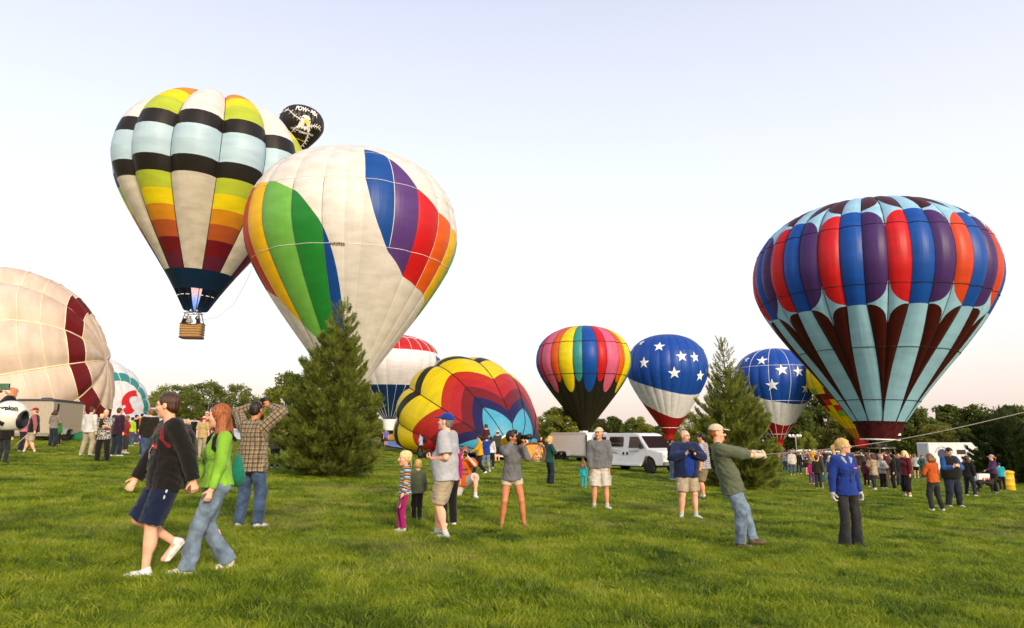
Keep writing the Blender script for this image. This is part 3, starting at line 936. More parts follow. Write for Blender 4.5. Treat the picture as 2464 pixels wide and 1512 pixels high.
# 7 ---- big right-hand balloon with four-pointed stars
def right_balloon():
    def gather(phi, t):
        # below the middle the maroon pairs run to a point and the pale gores widen
        o = (phi + 20 + 15) % 30.0 - 15
        k = np.clip((t - .03) / (.385 - .03), 0.02, 1) ** .78
        e = 10 * k
        o2 = np.where(np.abs(o) < 10, o * k, np.sign(o) * (e + (np.abs(o) - 10) * (15 - e) / 5))
        return phi - o + o2
    per = 30.0
    seams = []
    for k in range(12):
        b = -20 + per * (k - 6)
        seams += [b - 10, b, b + 10]
    seams = sorted(seams)
    B = Balloon('big blue, red and purple balloon over pale blue and maroon stripes with four pointed stars', (23.62, 44, 10.85), 7.08, .845, lean_matrix(.03, 0), seams, prof=PROFILE_WIDE, bulge=.20, group='hot air balloons', warp=gather)
    def corner(p0, side, tflat, ttip, w=10.0, e=.5):
        # star side at u=1 if side>0: quarter-round from the flat end (u at plain side) to the tip
        def f(ph):
            u = (ph - p0) / w
            u = u if side > 0 else 1 - u
            u = np.clip(u, 0, 1)
            return tflat + (ttip - tflat) * (1 - np.sqrt(np.clip(1 - u ** 2.2, 0, 1)))
        return f
    LB, DM = NY('ltblue', .30), NY('dmar', .25)
    for p in seams:
        k = round((p + 20) / 10.0) % 3
        if k == 0 or k == 2:                 # k==2: purple (ends at the star), k==0: red (starts at the star)
            side = 1 if k == 2 else -1
            c = 'plum' if k == 2 else 'red'
            if k == 0 and 5 < ((p + 180) % 360 - 180) < 130: c = 'red_sunlit'  # right-hand red gores turned orange: sunlight painted into the fabric colour
            lo1 = corner(p, side, .390, .325)       # lower star: bottom edge -> maroon below
            lo2 = corner(p, side, .394, .468)       # lower star: top edge -> colour above
            hi1 = corner(p, side, .688, .622)       # upper star: bottom edge
            hi2 = corner(p, side, .698, .78)       # upper star: top edge
            B.panel(p, p + 10, 0.0, .035, LB, 3); B.panel(p, p + 10, .035, lo1, DM, 8, 14)
            B.panel(p, p + 10, lo1, lo2, LB, 8, 3)
            B.panel(p, p + 10, lo2, hi1, NY(c, .3), 8, 14)
            B.panel(p, p + 10, hi1, hi2, LB, 8, 3)
            B.panel(p, p + 10, hi2, 1.0, DM, 8, 9)
        else:
            B.panel(p, p + 10, 0.0, .39, LB, 4); B.panel(p, p + 10, .39, .692, NY('royal', .3), 4); B.panel(p, p + 10, .692, 1.0, LB, 4)
    B.seam_tapes(.02, BLACK_TAPE, t0=.0, n=36)
    for t in (.075, .255, .452, .635): B.ring_tape(t, .022, BLACK_TAPE)
    m0 = B.org
    sk = plain('maroon_nomex', (0.055, 0.008, 0.009), 0.9, var=.4, scale=3, spec=.1)
    r0 = .205 * 7.08
    skirt(B, r0 * 1.02, .05, r0 * .76, -1.12, sk, scallop=.0, wav=.015, hem=(.05, WHITE_TAPE))
    # scalloped edge tapes where the skirt meets the envelope
    for k in range(24):
        a0 = k * 15
        q = []
        for j in range(7):
            a = math.radians(a0 + 15 * j / 6); rr = r0 * 1.04
            q.append(np.array([rr * math.sin(a), -rr * math.cos(a), .10 - .22 * math.sin(math.pi * j / 6)]))
        MB().tube(q, .018, 4).build('scallop_cord', BLACK_TAPE, B.root, True)
    # glowing burner light inside the mouth
    basket(B.root, (m0[0], m0[1], gz(m0[0]) + .05), 1.8, 1.3, 1.15, .3, mouth=m0 + np.array([0, 0, -1.1]), mouth_r=r0 * .72, burner_z=1.9, wire_r=.02)
    tagp = MB().box((.62, -1.04, -.80), (.22, .02, .13)); tagp.build('maker_tag', WHITE_TAPE, B.root)
    return B
C['red_sunlit'] = srgb(225, 75, 35)
right_balloon()

# 8 ---- red, white and blue lettered balloon behind the white one
def banner_balloon():
    seams = [15 * k - 180 + 4 for k in range(24)]
    B = Balloon('red, white and navy balloon with blue letters behind the white balloon', (-20.9, 118, 13.2), 8.2, .735, lean_matrix(0, 0), seams, bulge=.10, group='hot air balloons')
    for p in seams:
        B.panel(p, p + 15, 0, .33, NY('navyf', .15), 5); B.panel(p, p + 15, .33, .45, NY('pure', .3), 5); B.panel(p, p + 15, .45, .635, NY('pure', .3), 5); B.panel(p, p + 15, .635, 1, NY('redf', .3), 5)
    B.seam_tapes(.04, WHITE_TAPE, t0=.62); B.ring_tape(.78, .04, WHITE_TAPE)
    for p in seams[::1]: B.tape([(p, t) for t in np.linspace(.0, .33, 14)], .03, WHITE_TAPE)
    bl = plain('blue_print', (.02, .09, .30), .6)
    v, f = text_mesh('RE/MAX', 1.0, bold=.03); B.decal('lettering', v, f, 121, .53, 4.0, bl, .08)
    m0 = B.org
    r0 = .13 * 8.2
    cz = gz(m0[0])
    # skirt banner with lettering
    skirt(B, r0 * 1.15, -.1, r0 * 1.6 * .62, -1.9, NY('pure', .2), wav=0.0)
    v, f = text_mesh('RE/MAX', .72, bold=.02)
    a = v[:, 0] / .95
    P = np.stack([.92 * np.sin(a), -1.06 * np.cos(a), v[:, 1] - 1.1], -1)
    link_mesh('banner_lettering', P, f, bl, B.root, False)
    basket(B.root, (m0[0], m0[1], cz + .05), 1.8, 1.3, 1.15, .3, mouth=m0 + np.array([0, 0, -1.8]), mouth_r=r0, burner_z=2.1)
C['navyf'] = srgb(16, 52, 100); C['redf'] = srgb(205, 42, 40)
banner_balloon()

# 9 ---- yellow balloon with chequers, mostly hidden behind the right-hand one
def chequer_balloon():
    seams = [18 * k - 180 for k in range(20)]
    B = Balloon('yellow balloon with dark red, black and green chequers behind the big right balloon', (64.4, 128, 11.6), 8.4, .88, lean_matrix(.0, 0), seams, bulge=.12, group='hot air balloons')
    rowsC = [(0, .10, ['amber']), (.10, .16, ['yellow']), (.16, .21, ['yellow']), (.21, .26, ['yellow', 'lgreen', 'yellow', 'yellow']), (.26, .31, ['redf', 'yellow', 'redf', 'yellow']), (.31, .36, ['dgray', 'dgray', 'redf', 'yellow']),
             (.36, .41, ['dred', 'yellow', 'dgray', 'dred']), (.41, .46, ['yellow', 'dred', 'yellow', 'lgreen'])]
    for k, p in enumerate(seams):
        for j, (lo, hi, cs) in enumerate(rowsC):
            B.panel(p, p + 18, lo, hi, NY(cs[(k + j) % len(cs)]), 4)
        B.panel(p, p + 18, .46, .7, NY('yellow'), 4); B.panel(p, p + 18, .7, 1, NY('dred'), 4)
    B.seam_tapes(.03, BLACK_TAPE)
    m0 = B.org
    skirt(B, 1.3, .1, 1.0, -1.5, NY('redf'))
    basket(B.root, (m0[0], m0[1], gz(m0[0]) + .05), 1.8, 1.3, 1.15, .3, mouth=m0 + np.array([0, 0, -1.2]), mouth_r=1.0, burner_z=2.1)
chequer_balloon()

# 10 ---- chevron balloon being inflated on its side
def axis_matrix(ax, roll=0.0):
    """rotation taking +Z to the direction ax (mouth -> crown), keeping phi=0 facing roughly the camera"""
    z = np.array(ax, float); z /= np.linalg.norm(z)
    up = np.array([0, 0, 1.0])
    x = np.cross(up, z); x /= np.linalg.norm(x)
    y = np.cross(z, x)
    c_, s_ = math.cos(roll), math.sin(roll)
    return np.stack([x * c_ + y * s_, -x * s_ + y * c_, z], 1)

def chevron_balloon():
    n = 12
    seams = [30 * k - 180 for k in range(n)]
    prof = np.array([(.27, -1.10), (.46, -.98), (.66, -.72), (.86, -.40), (.97, -.08), (1.0, .22), (.95, .50), (.82, .74), (.62, .92), (.38, 1.02), (.16, 1.06), (0, 1.07)])
    rot = axis_matrix((-.46, .82, .26), 0.0)
    B = Balloon('half inflated yellow and red zigzag balloon lying on the blue tarp', (-3.0, 51.5, 2.05), 5.05, 1.12, rot, seams, bulge=.14, prof=prof, group='hot air balloons', floor=lambda x: -SLOPE * x,
                benv=lambda t: (.18 + .82 * np.clip((t - .28) / .35, 0, 1)) * np.clip((1 - t) / .15, 0, 1) ** .5)
    cols = ['cyan', 'indigo', 'dred2', 'red2', 'vred2', 'yellow', 'dgray', 'yellow']
    ts = [0, .10, .165, .235, .295, .355, .50, .56, 1.0]
    amp = [0, .065, .068, .068, .065, .062, .055, .05, 0]
    for k, p in enumerate(seams):
        s_ = 1 if k % 2 == 0 else -1
        for j, c in enumerate(cols):
            def mk(t, a):
                if a == 0: return t
                return lambda ph, t=t, a=a, p=p, s_=s_: t + a * s_ * ((ph - p) / 30 * 2 - 1) * .9
            B.panel(p, p + 30, mk(ts[j], amp[j]), mk(ts[j + 1], amp[j + 1]), NY(c, .35), 8)
    B.seam_tapes(.03, BLACK_TAPE)
    # bright rim of the mouth
    B.ring_tape(0.0, .07, WHITE_TAPE, 60, 'mouth_rim')
C['dred2'] = srgb(125, 34, 40); C['red2'] = srgb(190, 42, 48); C['vred2'] = srgb(196, 52, 34)
chevron_balloon()

# 11 ---- tan balloon on its side at the left edge
def tan_balloon():
    seams = [30 * k - 180 + 6 for k in range(12)]
    rot = axis_matrix((.91, .30, .24), 0.0)
    B = Balloon('huge tan balloon with dark red squares lying on its side at left', (-36.6, 46.5, 5.0), 7.25, 1.12, rot, seams, bulge=.17, group='hot air balloons', floor=lambda x: -SLOPE * x,
                benv=lambda t: np.clip(t / .35, 0, 1) * np.clip((1 - t) / .1, 0, 1) ** .5)
    rows = [0, .18, .30, .38, .46, .54, .62, .69, .74, .80, .86, 1.0]
    for k, p in enumerate(seams):
        for j in range(len(rows) - 1):
            red = (j == 9)
            B.panel(p, p + 30, rows[j], rows[j + 1], NY('dred', .35) if red else NY('tan', .35, .05), 6)
    B.seam_tapes(.05, CREAM_TAPE)
    for t in rows[1:-1]: B.ring_tape(t, .03, CREAM_TAPE)
    v, f = text_mesh('N4141Y', .8, bold=.01); B.decal('registration_mark', v, f, 15, .60, 1.0, plain('brown_print2', (.06, .03, .02), .7), .06, 1.6)
tan_balloon()

# 12 ---- white and teal balloon lying behind the tan one
def teal_balloon():
    seams = [24 * k - 180 for k in range(15)]
    rot = axis_matrix((.86, -.30, .14), 0.0)
    B = Balloon('white balloon with a teal band and red arch lying behind the tan balloon', (-47.2, 76, 3.9), 6.0, 1.0, rot, seams, bulge=.12, group='hot air balloons', floor=lambda x: -SLOPE * x)
    for k, p in enumerate(seams):
        B.panel(p, p + 24, 0, .48, NY('pure', .35), 5); B.panel(p, p + 24, .48, .66, NY('pure', .35), 5); B.panel(p, p + 24, .66, .80, NY('pure', .35), 5); B.panel(p, p + 24, .80, .855, NY('teal', .35), 5); B.panel(p, p + 24, .855, 1, NY('pure', .35), 5)
    B.seam_tapes(.025, WHITE_TAPE)
    arch = [(math.cos(a) * 2.6, math.sin(a) * 2.6) for a in np.linspace(0, math.pi, 13)] + [(math.cos(a) * 1.3, math.sin(a) * 1.6) for a in np.linspace(math.pi, 0, 13)]
    B.decal('red_arch', arch, [(i, i + 1, 24 - i, 25 - i) for i in range(12)], 105, .915, .62, NY('red', .2), .06, -.55)
    # slack white fabric spread in front of it
    V, Fc = [], []
    nx, ny = 36, 14
    for j in range(ny + 1):
        for i in range(nx + 1):
            u, w = i / nx, j / ny
            x = -46 + 20 * u; y = 66 + 8 * w
            h = 2.4 * math.sin(math.pi * w) ** .6 * (math.sin(math.pi * u) ** .7) * (1 - .35 * u) + .12 * math.sin(u * 40 + w * 9)
            V.append((x, y, gz(x) + .03 + max(0, h)))
    Fc = [(j * (nx + 1) + i, j * (nx + 1) + i + 1, (j + 1) * (nx + 1) + i + 1, (j + 1) * (nx + 1) + i) for j in range(ny) for i in range(nx)]
    uv = np.array([(v[0] * .3, v[1] * .2) for v in V])
    o = link_mesh('slack_balloon_fabric', V, Fc, NY('pure', .3), None, True, uv)
    tag(o, 'slack white balloon fabric billowing low behind the left crowd', 'fabric')
teal_balloon()

# ------------------------------------------------------------------ trees
def leaf_mat(name, c0, c1, c2, transl=0.3, ns=0.9, ri=.25):
    m, nt, b = new_mat(name)
    N, L = nt.nodes, nt.links
    g = N.new('ShaderNodeNewGeometry'); oi = N.new('ShaderNodeObjectInfo')
    n1 = N.new('ShaderNodeTexNoise'); n1.inputs['Scale'].default_value = ns; n1.inputs['Detail'].default_value = 4
    L.new(g.outputs['Position'], n1.inputs['Vector'])
    ma = N.new('ShaderNodeMath'); ma.operation = 'MULTIPLY_ADD'; ma.inputs[1].default_value = ri
    L.new(g.outputs['Random Per Island'], ma.inputs[0]); L.new(n1.outputs['Fac'], ma.inputs[2])
    mb = N.new('ShaderNodeMath'); mb.operation = 'MULTIPLY_ADD'; mb.inputs[1].default_value = .16
    L.new(oi.outputs['Random'], mb.inputs[0]); L.new(ma.outputs[0], mb.inputs[2])
    r = N.new('ShaderNodeValToRGB'); el = r.color_ramp.elements
    el[0].position = .42; el[0].color = (*c0, 1); el[1].position = .95; el[1].color = (*c2, 1)
    e = el.new(.68); e.color = (*c1, 1)
    L.new(mb.outputs[0], r.inputs['Fac']); L.new(r.outputs['Color'], b.inputs['Base Color'])
    b.inputs['Roughness'].default_value = .55; b.inputs['Specular IOR Level'].default_value = .25
    tr = N.new('ShaderNodeBsdfTranslucent'); L.new(r.outputs['Color'], tr.inputs['Color'])
    mx = N.new('ShaderNodeMixShader'); mx.inputs['Fac'].default_value = transl
    L.new(b.outputs[0], mx.inputs[1]); L.new(tr.outputs[0], mx.inputs[2]); L.new(mx.outputs[0], N['Material Output'].inputs['Surface'])
    return m

BARK = plain('bark', (0.075, 0.055, 0.038), 0.9, var=.35, scale=12, bump=.5)
LEAF_A = leaf_mat('leaf_green', (.19, .22, .032), (.33, .36, .055), (.46, .49, .09), .55)
LEAF_B = leaf_mat('leaf_olive', (.11, .115, .020), (.21, .205, .036), (.32, .30, .060), .5)
LEAF_D = leaf_mat('leaf_dark', (.050, .068, .014), (.10, .13, .024), (.18, .205, .038), .45)
NEEDLE = leaf_mat('needle_green', (.045, .070, .010), (.14, .18, .024), (.38, .40, .075), .4, 4.5, .22)
NEEDLE_D = leaf_mat('needle_dark', (.018, .032, .008), (.036, .060, .012), (.070, .100, .020), .25)

def broadleaf(seed, H=8.0, W=6.5, base=.22, nclump=60, nleaf=9000, leaf=.20, airy=.55, layered=False):
    """returns (crown mesh data, trunk mesh data) as (verts, faces); trunk with limbs reaching the leaf clumps"""
    rng = np.random.default_rng(seed)
    cl = []
    for i in range(nclump):
        while True:
            p = rng.uniform(-1, 1, 3)
            if np.linalg.norm(p) < 1: break
        p = p / max(np.linalg.norm(p), 1e-3) * (np.linalg.norm(p) ** .45)
        z = H * (base + (1 - base) * (.5 + .5 * p[2] * .92))
        k = 1.0 - .25 * (p[2] > .4)
        cl.append((p[0] * W / 2 * k * rng.uniform(.8, 1.08), p[1] * W / 2 * k * rng.uniform(.8, 1.08), z))
    cl = np.array(cl)
    tb = MB()
    bend = rng.uniform(-.3, .3, 2)
    trunk = [np.array([bend[0] * (k / 6) ** 2, bend[1] * (k / 6) ** 2, H * .62 * k / 6 - .15]) for k in range(7)]
    r0 = H * .022
    tb.tube(trunk, [r0 * (1 - .11 * k) for k in range(7)], 8)
    for c in cl[rng.permutation(nclump)[:26]]:
        j = int(np.clip(c[2] / H * 6 - rng.uniform(.8, 2.2), 1, 5))
        a = trunk[j]
        mid = (a + c) / 2 + np.array([0, 0, .08 * H * rng.uniform(-.2, .6)]) + rng.normal(0, .08, 3)
        tb.tube([a, mid, c], [r0 * .42, r0 * .25, r0 * .07], 5)
        for _ in range(2):
            e = c + rng.normal(0, .06 * W, 3)
            tb.tube([mid, (mid + e) / 2 + rng.normal(0, .1, 3), e], [r0 * .16, r0 * .1, r0 * .03], 4)
    # leaves: pointed quads clustered about the clumps
    idx = rng.integers(0, nclump, nleaf)
    rad = rng.uniform(.55, 1.15, nclump) * W * .5 * airy / 2.0
    off = rng.normal(0, 1, (nleaf, 3)); off /= np.linalg.norm(off, axis=1)[:, None]
    off *= (rng.uniform(0, 1, nleaf) ** .42)[:, None] * rad[idx][:, None]
    off[:, 2] *= (.60 if layered else .80)
    P = cl[idx] + off
    s = leaf * rng.uniform(.6, 1.3, nleaf)
    d = rng.normal(0, 1, (nleaf, 3)) + off / (np.linalg.norm(off, axis=1)[:, None] + 1e-6) * .5
    d[:, 2] *= .6
    d /= np.linalg.norm(d, axis=1)[:, None]
    n = rng.normal(0, 1, (nleaf, 3)) + np.array([0, 0, 1.1])
    w = np.cross(d, n); w /= (np.linalg.norm(w, axis=1)[:, None] + 1e-6)
    V = np.stack([P - d * s[:, None], P + w * s[:, None] * .5, P + d * s[:, None], P - w * s[:, None] * .5], 1).reshape(-1, 3)
    F_ = np.arange(nleaf * 4).reshape(-1, 4)
    return (V, F_), tb

def make_mesh(name, V, F_, mat, smooth=False):
    me = bpy.data.meshes.new(name)
    V = np.asarray(V, np.float32); F_ = np.asarray(F_, np.int32)
    k = F_.shape[1]
    me.vertices.add(len(V)); me.vertices.foreach_set('co', V.ravel())
    me.loops.add(F_.size); me.loops.foreach_set('vertex_index', F_.ravel())
    me.polygons.add(len(F_)); me.polygons.foreach_set('loop_start', np.arange(len(F_), dtype=np.int32) * k)
    try: me.polygons.foreach_set('loop_total', np.full(len(F_), k, np.int32))
    except Exception: pass
    me.update(calc_edges=True)
    me.validate()
    if mat: me.materials.append(mat)
    if smooth: me.polygons.foreach_set('use_smooth', np.ones(len(me.polygons), dtype=bool))
    return me

TREE_KINDS = {}
for nm, kw, lm in (('open', dict(seed=11, H=8, W=9, base=.14, nclump=105, nleaf=8500, leaf=.17, airy=.46, layered=True), LEAF_A),
                   ('open2', dict(seed=12, H=8, W=8.2, base=.14, nclump=95, nleaf=7800, leaf=.17, airy=.48, layered=True), LEAF_A),
                   ('round', dict(seed=13, H=8, W=7.0, base=.10, nclump=80, nleaf=12000, leaf=.19, airy=.48), LEAF_B),
                   ('full', dict(seed=14, H=8, W=7.2, base=.06, nclump=90, nleaf=13000, leaf=.21, airy=.50), LEAF_A),
                   ('dark', dict(seed=15, H=8, W=7.6, base=.04, nclump=95, nleaf=13000, leaf=.22, airy=.50), LEAF_D),
                   ('dark2', dict(seed=16, H=8, W=6.4, base=.05, nclump=85, nleaf=12000, leaf=.21, airy=.52), LEAF_D)):
    (V_, F__), tb_ = broadleaf(**kw)
    cm = make_mesh('crown', V_, F__, lm)
    to = tb_.build('trunk', BARK, None, True)
    tm = to.data; bpy.data.objects.remove(to)
    TREE_KINDS[nm] = (cm, tm)

def plant_tree(kind, loc, h, w, rz, label, group):
    r = empty('broadleaf_tree', loc, rz)
    tag(r, label, 'tree', group)
    cm, tm = TREE_KINDS[kind]
    for nm, me in (('crown', cm), ('trunk', tm)):
        o = mesh_obj(nm, me, r)
        o.scale = (w / 8.0, w / 8.0, h / 8.0)
    return r

def tree_at(px, top, y, wpx, kind, rz, label, group):
    g = ground_x(px, y)
    t = at_depth(px, top, y)
    h = t[2] - g[2]
    w = wpx / FPX * y
    base_w = {'open': 9, 'open2': 8.2, 'round': 7, 'full': 7.2, 'dark': 7.6, 'dark2': 6.4}[kind]
    plant_tree(kind, g, h * 1.02, w * 8.0 / base_w, rz, label, group)

GL = 'open crowned trees behind the left crowd'
tree_at(415, 925, 84, 150, 'open', .3, 'leftmost open crowned tree beside the white balloon on its side', GL)
tree_at(488, 919, 82, 140, 'open2', 1.4, 'middle open crowned tree of the row behind the walking couple', GL)
tree_at(562, 924, 85, 115, 'open', 2.5, 'rightmost open crowned tree of the row, left of the photographer in plaid', GL)
tree_at(690, 896, 62, 120, 'full', .9, 'bright green tree just left of the near pine', GL)
tree_at(630, 955, 90, 70, 'round', .2, 'low round tree between plaid photographer and near pine', GL)
GM = 'trees behind the middle balloons'
tree_at(1345, 980, 120, 110, 'full', 2.2, 'green tree behind the white trailer, left of the black balloon cone', GM)
tree_at(1440, 1008, 150, 70, 'round', .5, 'small tree right of the black balloon cone', GM)
tree_at(1478, 1002, 170, 60, 'dark2', 1.1, 'dark tree in the gap right of the black balloon cone', GM)
tree_at(1535, 1003, 160, 80, 'full', 3.0, 'green tree left of the plain star balloon above the van', GM)
tree_at(1660, 992, 140, 90, 'open2', .1, 'light tree right of the plain star balloon mouth', GM)
tree_at(1700, 1005, 130, 70, 'full', 1.3, 'green tree behind the left flank of the slim pine', GM)
GR = 'trees behind the right crowd'
tree_at(1985, 950, 175, 130, 'dark', .5, 'tall dark tree between the taped star balloon and chequered balloon', GR)
tree_at(1920, 985, 165, 90, 'dark2', 2.1, 'dark tree behind the taped star balloon mouth', GR)
tree_at(2042, 990, 150, 110, 'round', 1.7, 'broad olive tree below the chequered balloon', GR)
tree_at(1943, 1038, 118, 46, 'full', .4, 'small rounded green tree behind the floodlight pole', GR)
tree_at(2225, 985, 120, 120, 'dark', 2.6, 'dark tree right of the maroon balloon skirt', GR)
tree_at(2300, 975, 128, 130, 'dark2', .8, 'tall dark tree above the far white trailer', GR)
tree_at(2268, 1022, 92, 95, 'round', 2.9, 'olive rounded tree in front of the dark trees, above the far trailer', GR)
tree_at(2365, 978, 125, 120, 'dark', 4.0, 'dark tree just left of the far right pine', GR)
tree_at(2450, 975, 118, 130, 'dark2', 5.1, 'dark tree at the right edge behind the far right pine', GR)
tree_at(2335, 1030, 88, 70, 'dark2', 1.9, 'low dark tree beside the far right pine, behind the trailer', GR)
tree_at(2130, 1005, 135, 110, 'dark', 3.3, 'dark tree behind the big balloon skirt', GR)
tree_at(2080, 1020, 140, 80, 'dark2', 3.9, 'dark tree between chequered balloon and maroon skirt', GR)

# ---- far tree belt: reads as one dark mass along the field edge
def tree_belt():
    rng = np.random.default_rng(5)
    n = 34000
    px = rng.uniform(250, 2600, n)
    y = rng.uniform(178, 192, n)
    x = (px - CXP) / FPX * y
    top = np.interp(px, [250, 1000, 1300, 1500, 1700, 1900, 2200, 2600], [4.0, 4.5, 5.0, 6.0, 6.0, 8, 11, 13]) * (1 + .12 * np.sin(px * .045) + .1 * np.sin(px * .11 + 2))
    z = gz(0) - SLOPE * x + top * rng.uniform(0, 1, n) ** .8
    P = np.stack([x, y, z], 1)
    d = rng.normal(0, 1, (n, 3)); d /= np.linalg.norm(d, axis=1)[:, None]
    w = np.cross(d, rng.normal(0, 1, (n, 3)) + np.array([0, 0, .6])); w /= np.linalg.norm(w, axis=1)[:, None]
    s = rng.uniform(.35, .8, n)[:, None]
    V = np.stack([P - d * s, P + w * s * .55, P + d * s, P - w * s * .55], 1).reshape(-1, 3)
    me = make_mesh('far_tree_belt', V, np.arange(n * 4).reshape(-1, 4), LEAF_D)
    o = mesh_obj('far_tree_belt', me); tag(o, 'dark belt of far trees along the field edge', 'trees', kind='stuff')
tree_belt()

# ---- near pines: every twig carries brushes of needles
def pine(seed, H, R, loc, label, mat, top_sparse=0.0, nsh=5200, lean=(0, 0), shoot=.30, power=(.85, 1.0, .93, .66, .36, .21, .03), zlow=.03, ragged=.19):
    rng = np.random.default_rng(seed)
    # brush template
    nn = 26
    tv = []
    for i in range(nn):
        k = (i + .5) / nn
        a = i * 2.399963
        b0 = np.array([0, 0, k])
        th = math.radians(rng.uniform(22, 48))
        ln = rng.uniform(.26, .40)
        d = np.array([math.cos(a) * math.sin(th), math.sin(a) * math.sin(th), math.cos(th)])
        w = np.cross(d, [math.cos(a + 1.2), math.sin(a + 1.2), .3]); w /= np.linalg.norm(w)
        wd = .034
        tv += [b0 - w * wd, b0 + w * wd, b0 + d * ln]
    tv = np.array(tv)
    tb = MB()
    axis = lambda z: np.array([lean[0] * z / H, lean[1] * z / H, z])
    tb.tube([axis(z) for z in np.linspace(-.15, H * .985, 12)], [H * .019 * (1 - .94 * k / 11) + .004 for k in range(12)], 8)
    sh_p, sh_d, sh_s = [], [], []
    z = zlow * H
    prof = lambda zf: float(np.interp(zf, [0, .1, .3, .5, .7, .85, 1], power))
    br = MB()
    lev = 0
    while z < H * .97:
        zf = z / H
        nb = int(rng.integers(6, 9)) if zf < .8 else 4
        a0 = rng.uniform(0, 6.28)
        for b in range(nb):
            a = a0 + 2 * math.pi * b / nb + rng.normal(0, .22)
            L_ = R * prof(zf) * rng.uniform(1 - ragged * 1.6, 1 + ragged * .7) + .06
            up = (rng.uniform(.12, .45) + .5 * zf) * min(1.0, .15 + zf * 6)
            st = axis(z + rng.normal(0, .03))
            pts = []
            for k in np.linspace(0, 1, 6):
                pts.append(st + np.array([math.cos(a) * L_ * k, math.sin(a) * L_ * k, L_ * (up * k * k - .10 * k)]))
            br.tube(pts, [H * .006 * (1 - .85 * k) * (1 - .6 * zf) + .003 for k in np.linspace(0, 1, 6)], 5)
            pts = np.array(pts)
            m = max(4, int((L_ / R) ** 1.3 * 96 * (1 - top_sparse * (zf > .72))))
            for q in range(m):
                k = 1 - (rng.uniform() ** 1.5) * .80
                f = k * 5; i0 = min(int(f), 4)
                p = pts[i0] + (pts[i0 + 1] - pts[i0]) * (f - i0)
                dirb = pts[i0 + 1] - pts[i0]; dirb /= np.linalg.norm(dirb)
                side = np.cross(dirb, [0, 0, 1]); side /= np.linalg.norm(side) + 1e-6
                sgn = rng.choice([-1, 1])
                spread = (1 - k) * .9 + .10
                p = p + side * sgn * L_ * spread * rng.uniform(0, .42) + np.array([0, 0, rng.uniform(-.04, .10)])
                d = dirb * rng.uniform(.6, 1.0) + side * sgn * rng.uniform(0, .8) + np.array([0, 0, rng.uniform(.25, 1.0)]) + rng.normal(0, .15, 3)
                sh_p.append(p); sh_d.append(d / np.linalg.norm(d)); sh_s.append(shoot * rng.uniform(.65, 1.15) * (1 - .35 * zf))
        z += H * rng.uniform(.022, .034) * (1 + .4 * zf)
        lev += 1
    for k in range(8):
        sh_p.append(axis(H * (.90 + .012 * k))); d = np.array([rng.normal(0, .25), rng.normal(0, .25), 1]); sh_d.append(d / np.linalg.norm(d)); sh_s.append(shoot * .75)
    P, D, S = np.array(sh_p), np.array(sh_d), np.array(sh_s)
    a = np.cross(D, rng.normal(0, 1, D.shape)); a /= np.linalg.norm(a, axis=1)[:, None]
    b = np.cross(D, a)
    V = P[:, None, :] + S[:, None, None] * (tv[None, :, 0:1] * a[:, None, :] + tv[None, :, 1:2] * b[:, None, :] + tv[None, :, 2:3] * D[:, None, :])
    V = V.reshape(-1, 3)
    F_ = np.arange(len(V)).reshape(-1, 3)
    root = empty('pine_tree', loc)
    tag(root, label, 'tree', 'young pines on the lawn')
    mesh_obj('needles', make_mesh('needles', V, F_, mat), root)
    tb.build('trunk', BARK, root, True)
    br.build('branches', BARK, root, True)
    return len(F_)

g_ = ground_at(786, 1148)
_h = (1148 - 728) / FPX * g_[1] * .995
n1_ = pine(21, _h, 1.50, g_, 'full young pine in the left half, in front of the white balloon', NEEDLE, .2, lean=(.30, 0))
g_ = ground_at(1782, 1176)
_h = (1176 - 826) / FPX * g_[1] * 1.0
n2_ = pine(22, _h, 1.55, g_, 'slim pointed pine behind the man pulling the rope', NEEDLE, .75, lean=(-.42, 0), power=(.8, 1.0, .92, .60, .34, .18, .02), shoot=.29)
g_ = ground_at(2440, 1165)
_h = 4.6
n3_ = pine(23, 5.2, 2.4, g_, 'dark spreading pine at the right edge', NEEDLE_D, .4, lean=(-.4, 0), shoot=.38)
print('needle tris', n1_, n2_, n3_)

# ------------------------------------------------------------------ organic shapes: blended volumes turned into one continuous surface
def _unit(v):
    v = np.asarray(v, float); return v / (np.linalg.norm(v) + 1e-9)

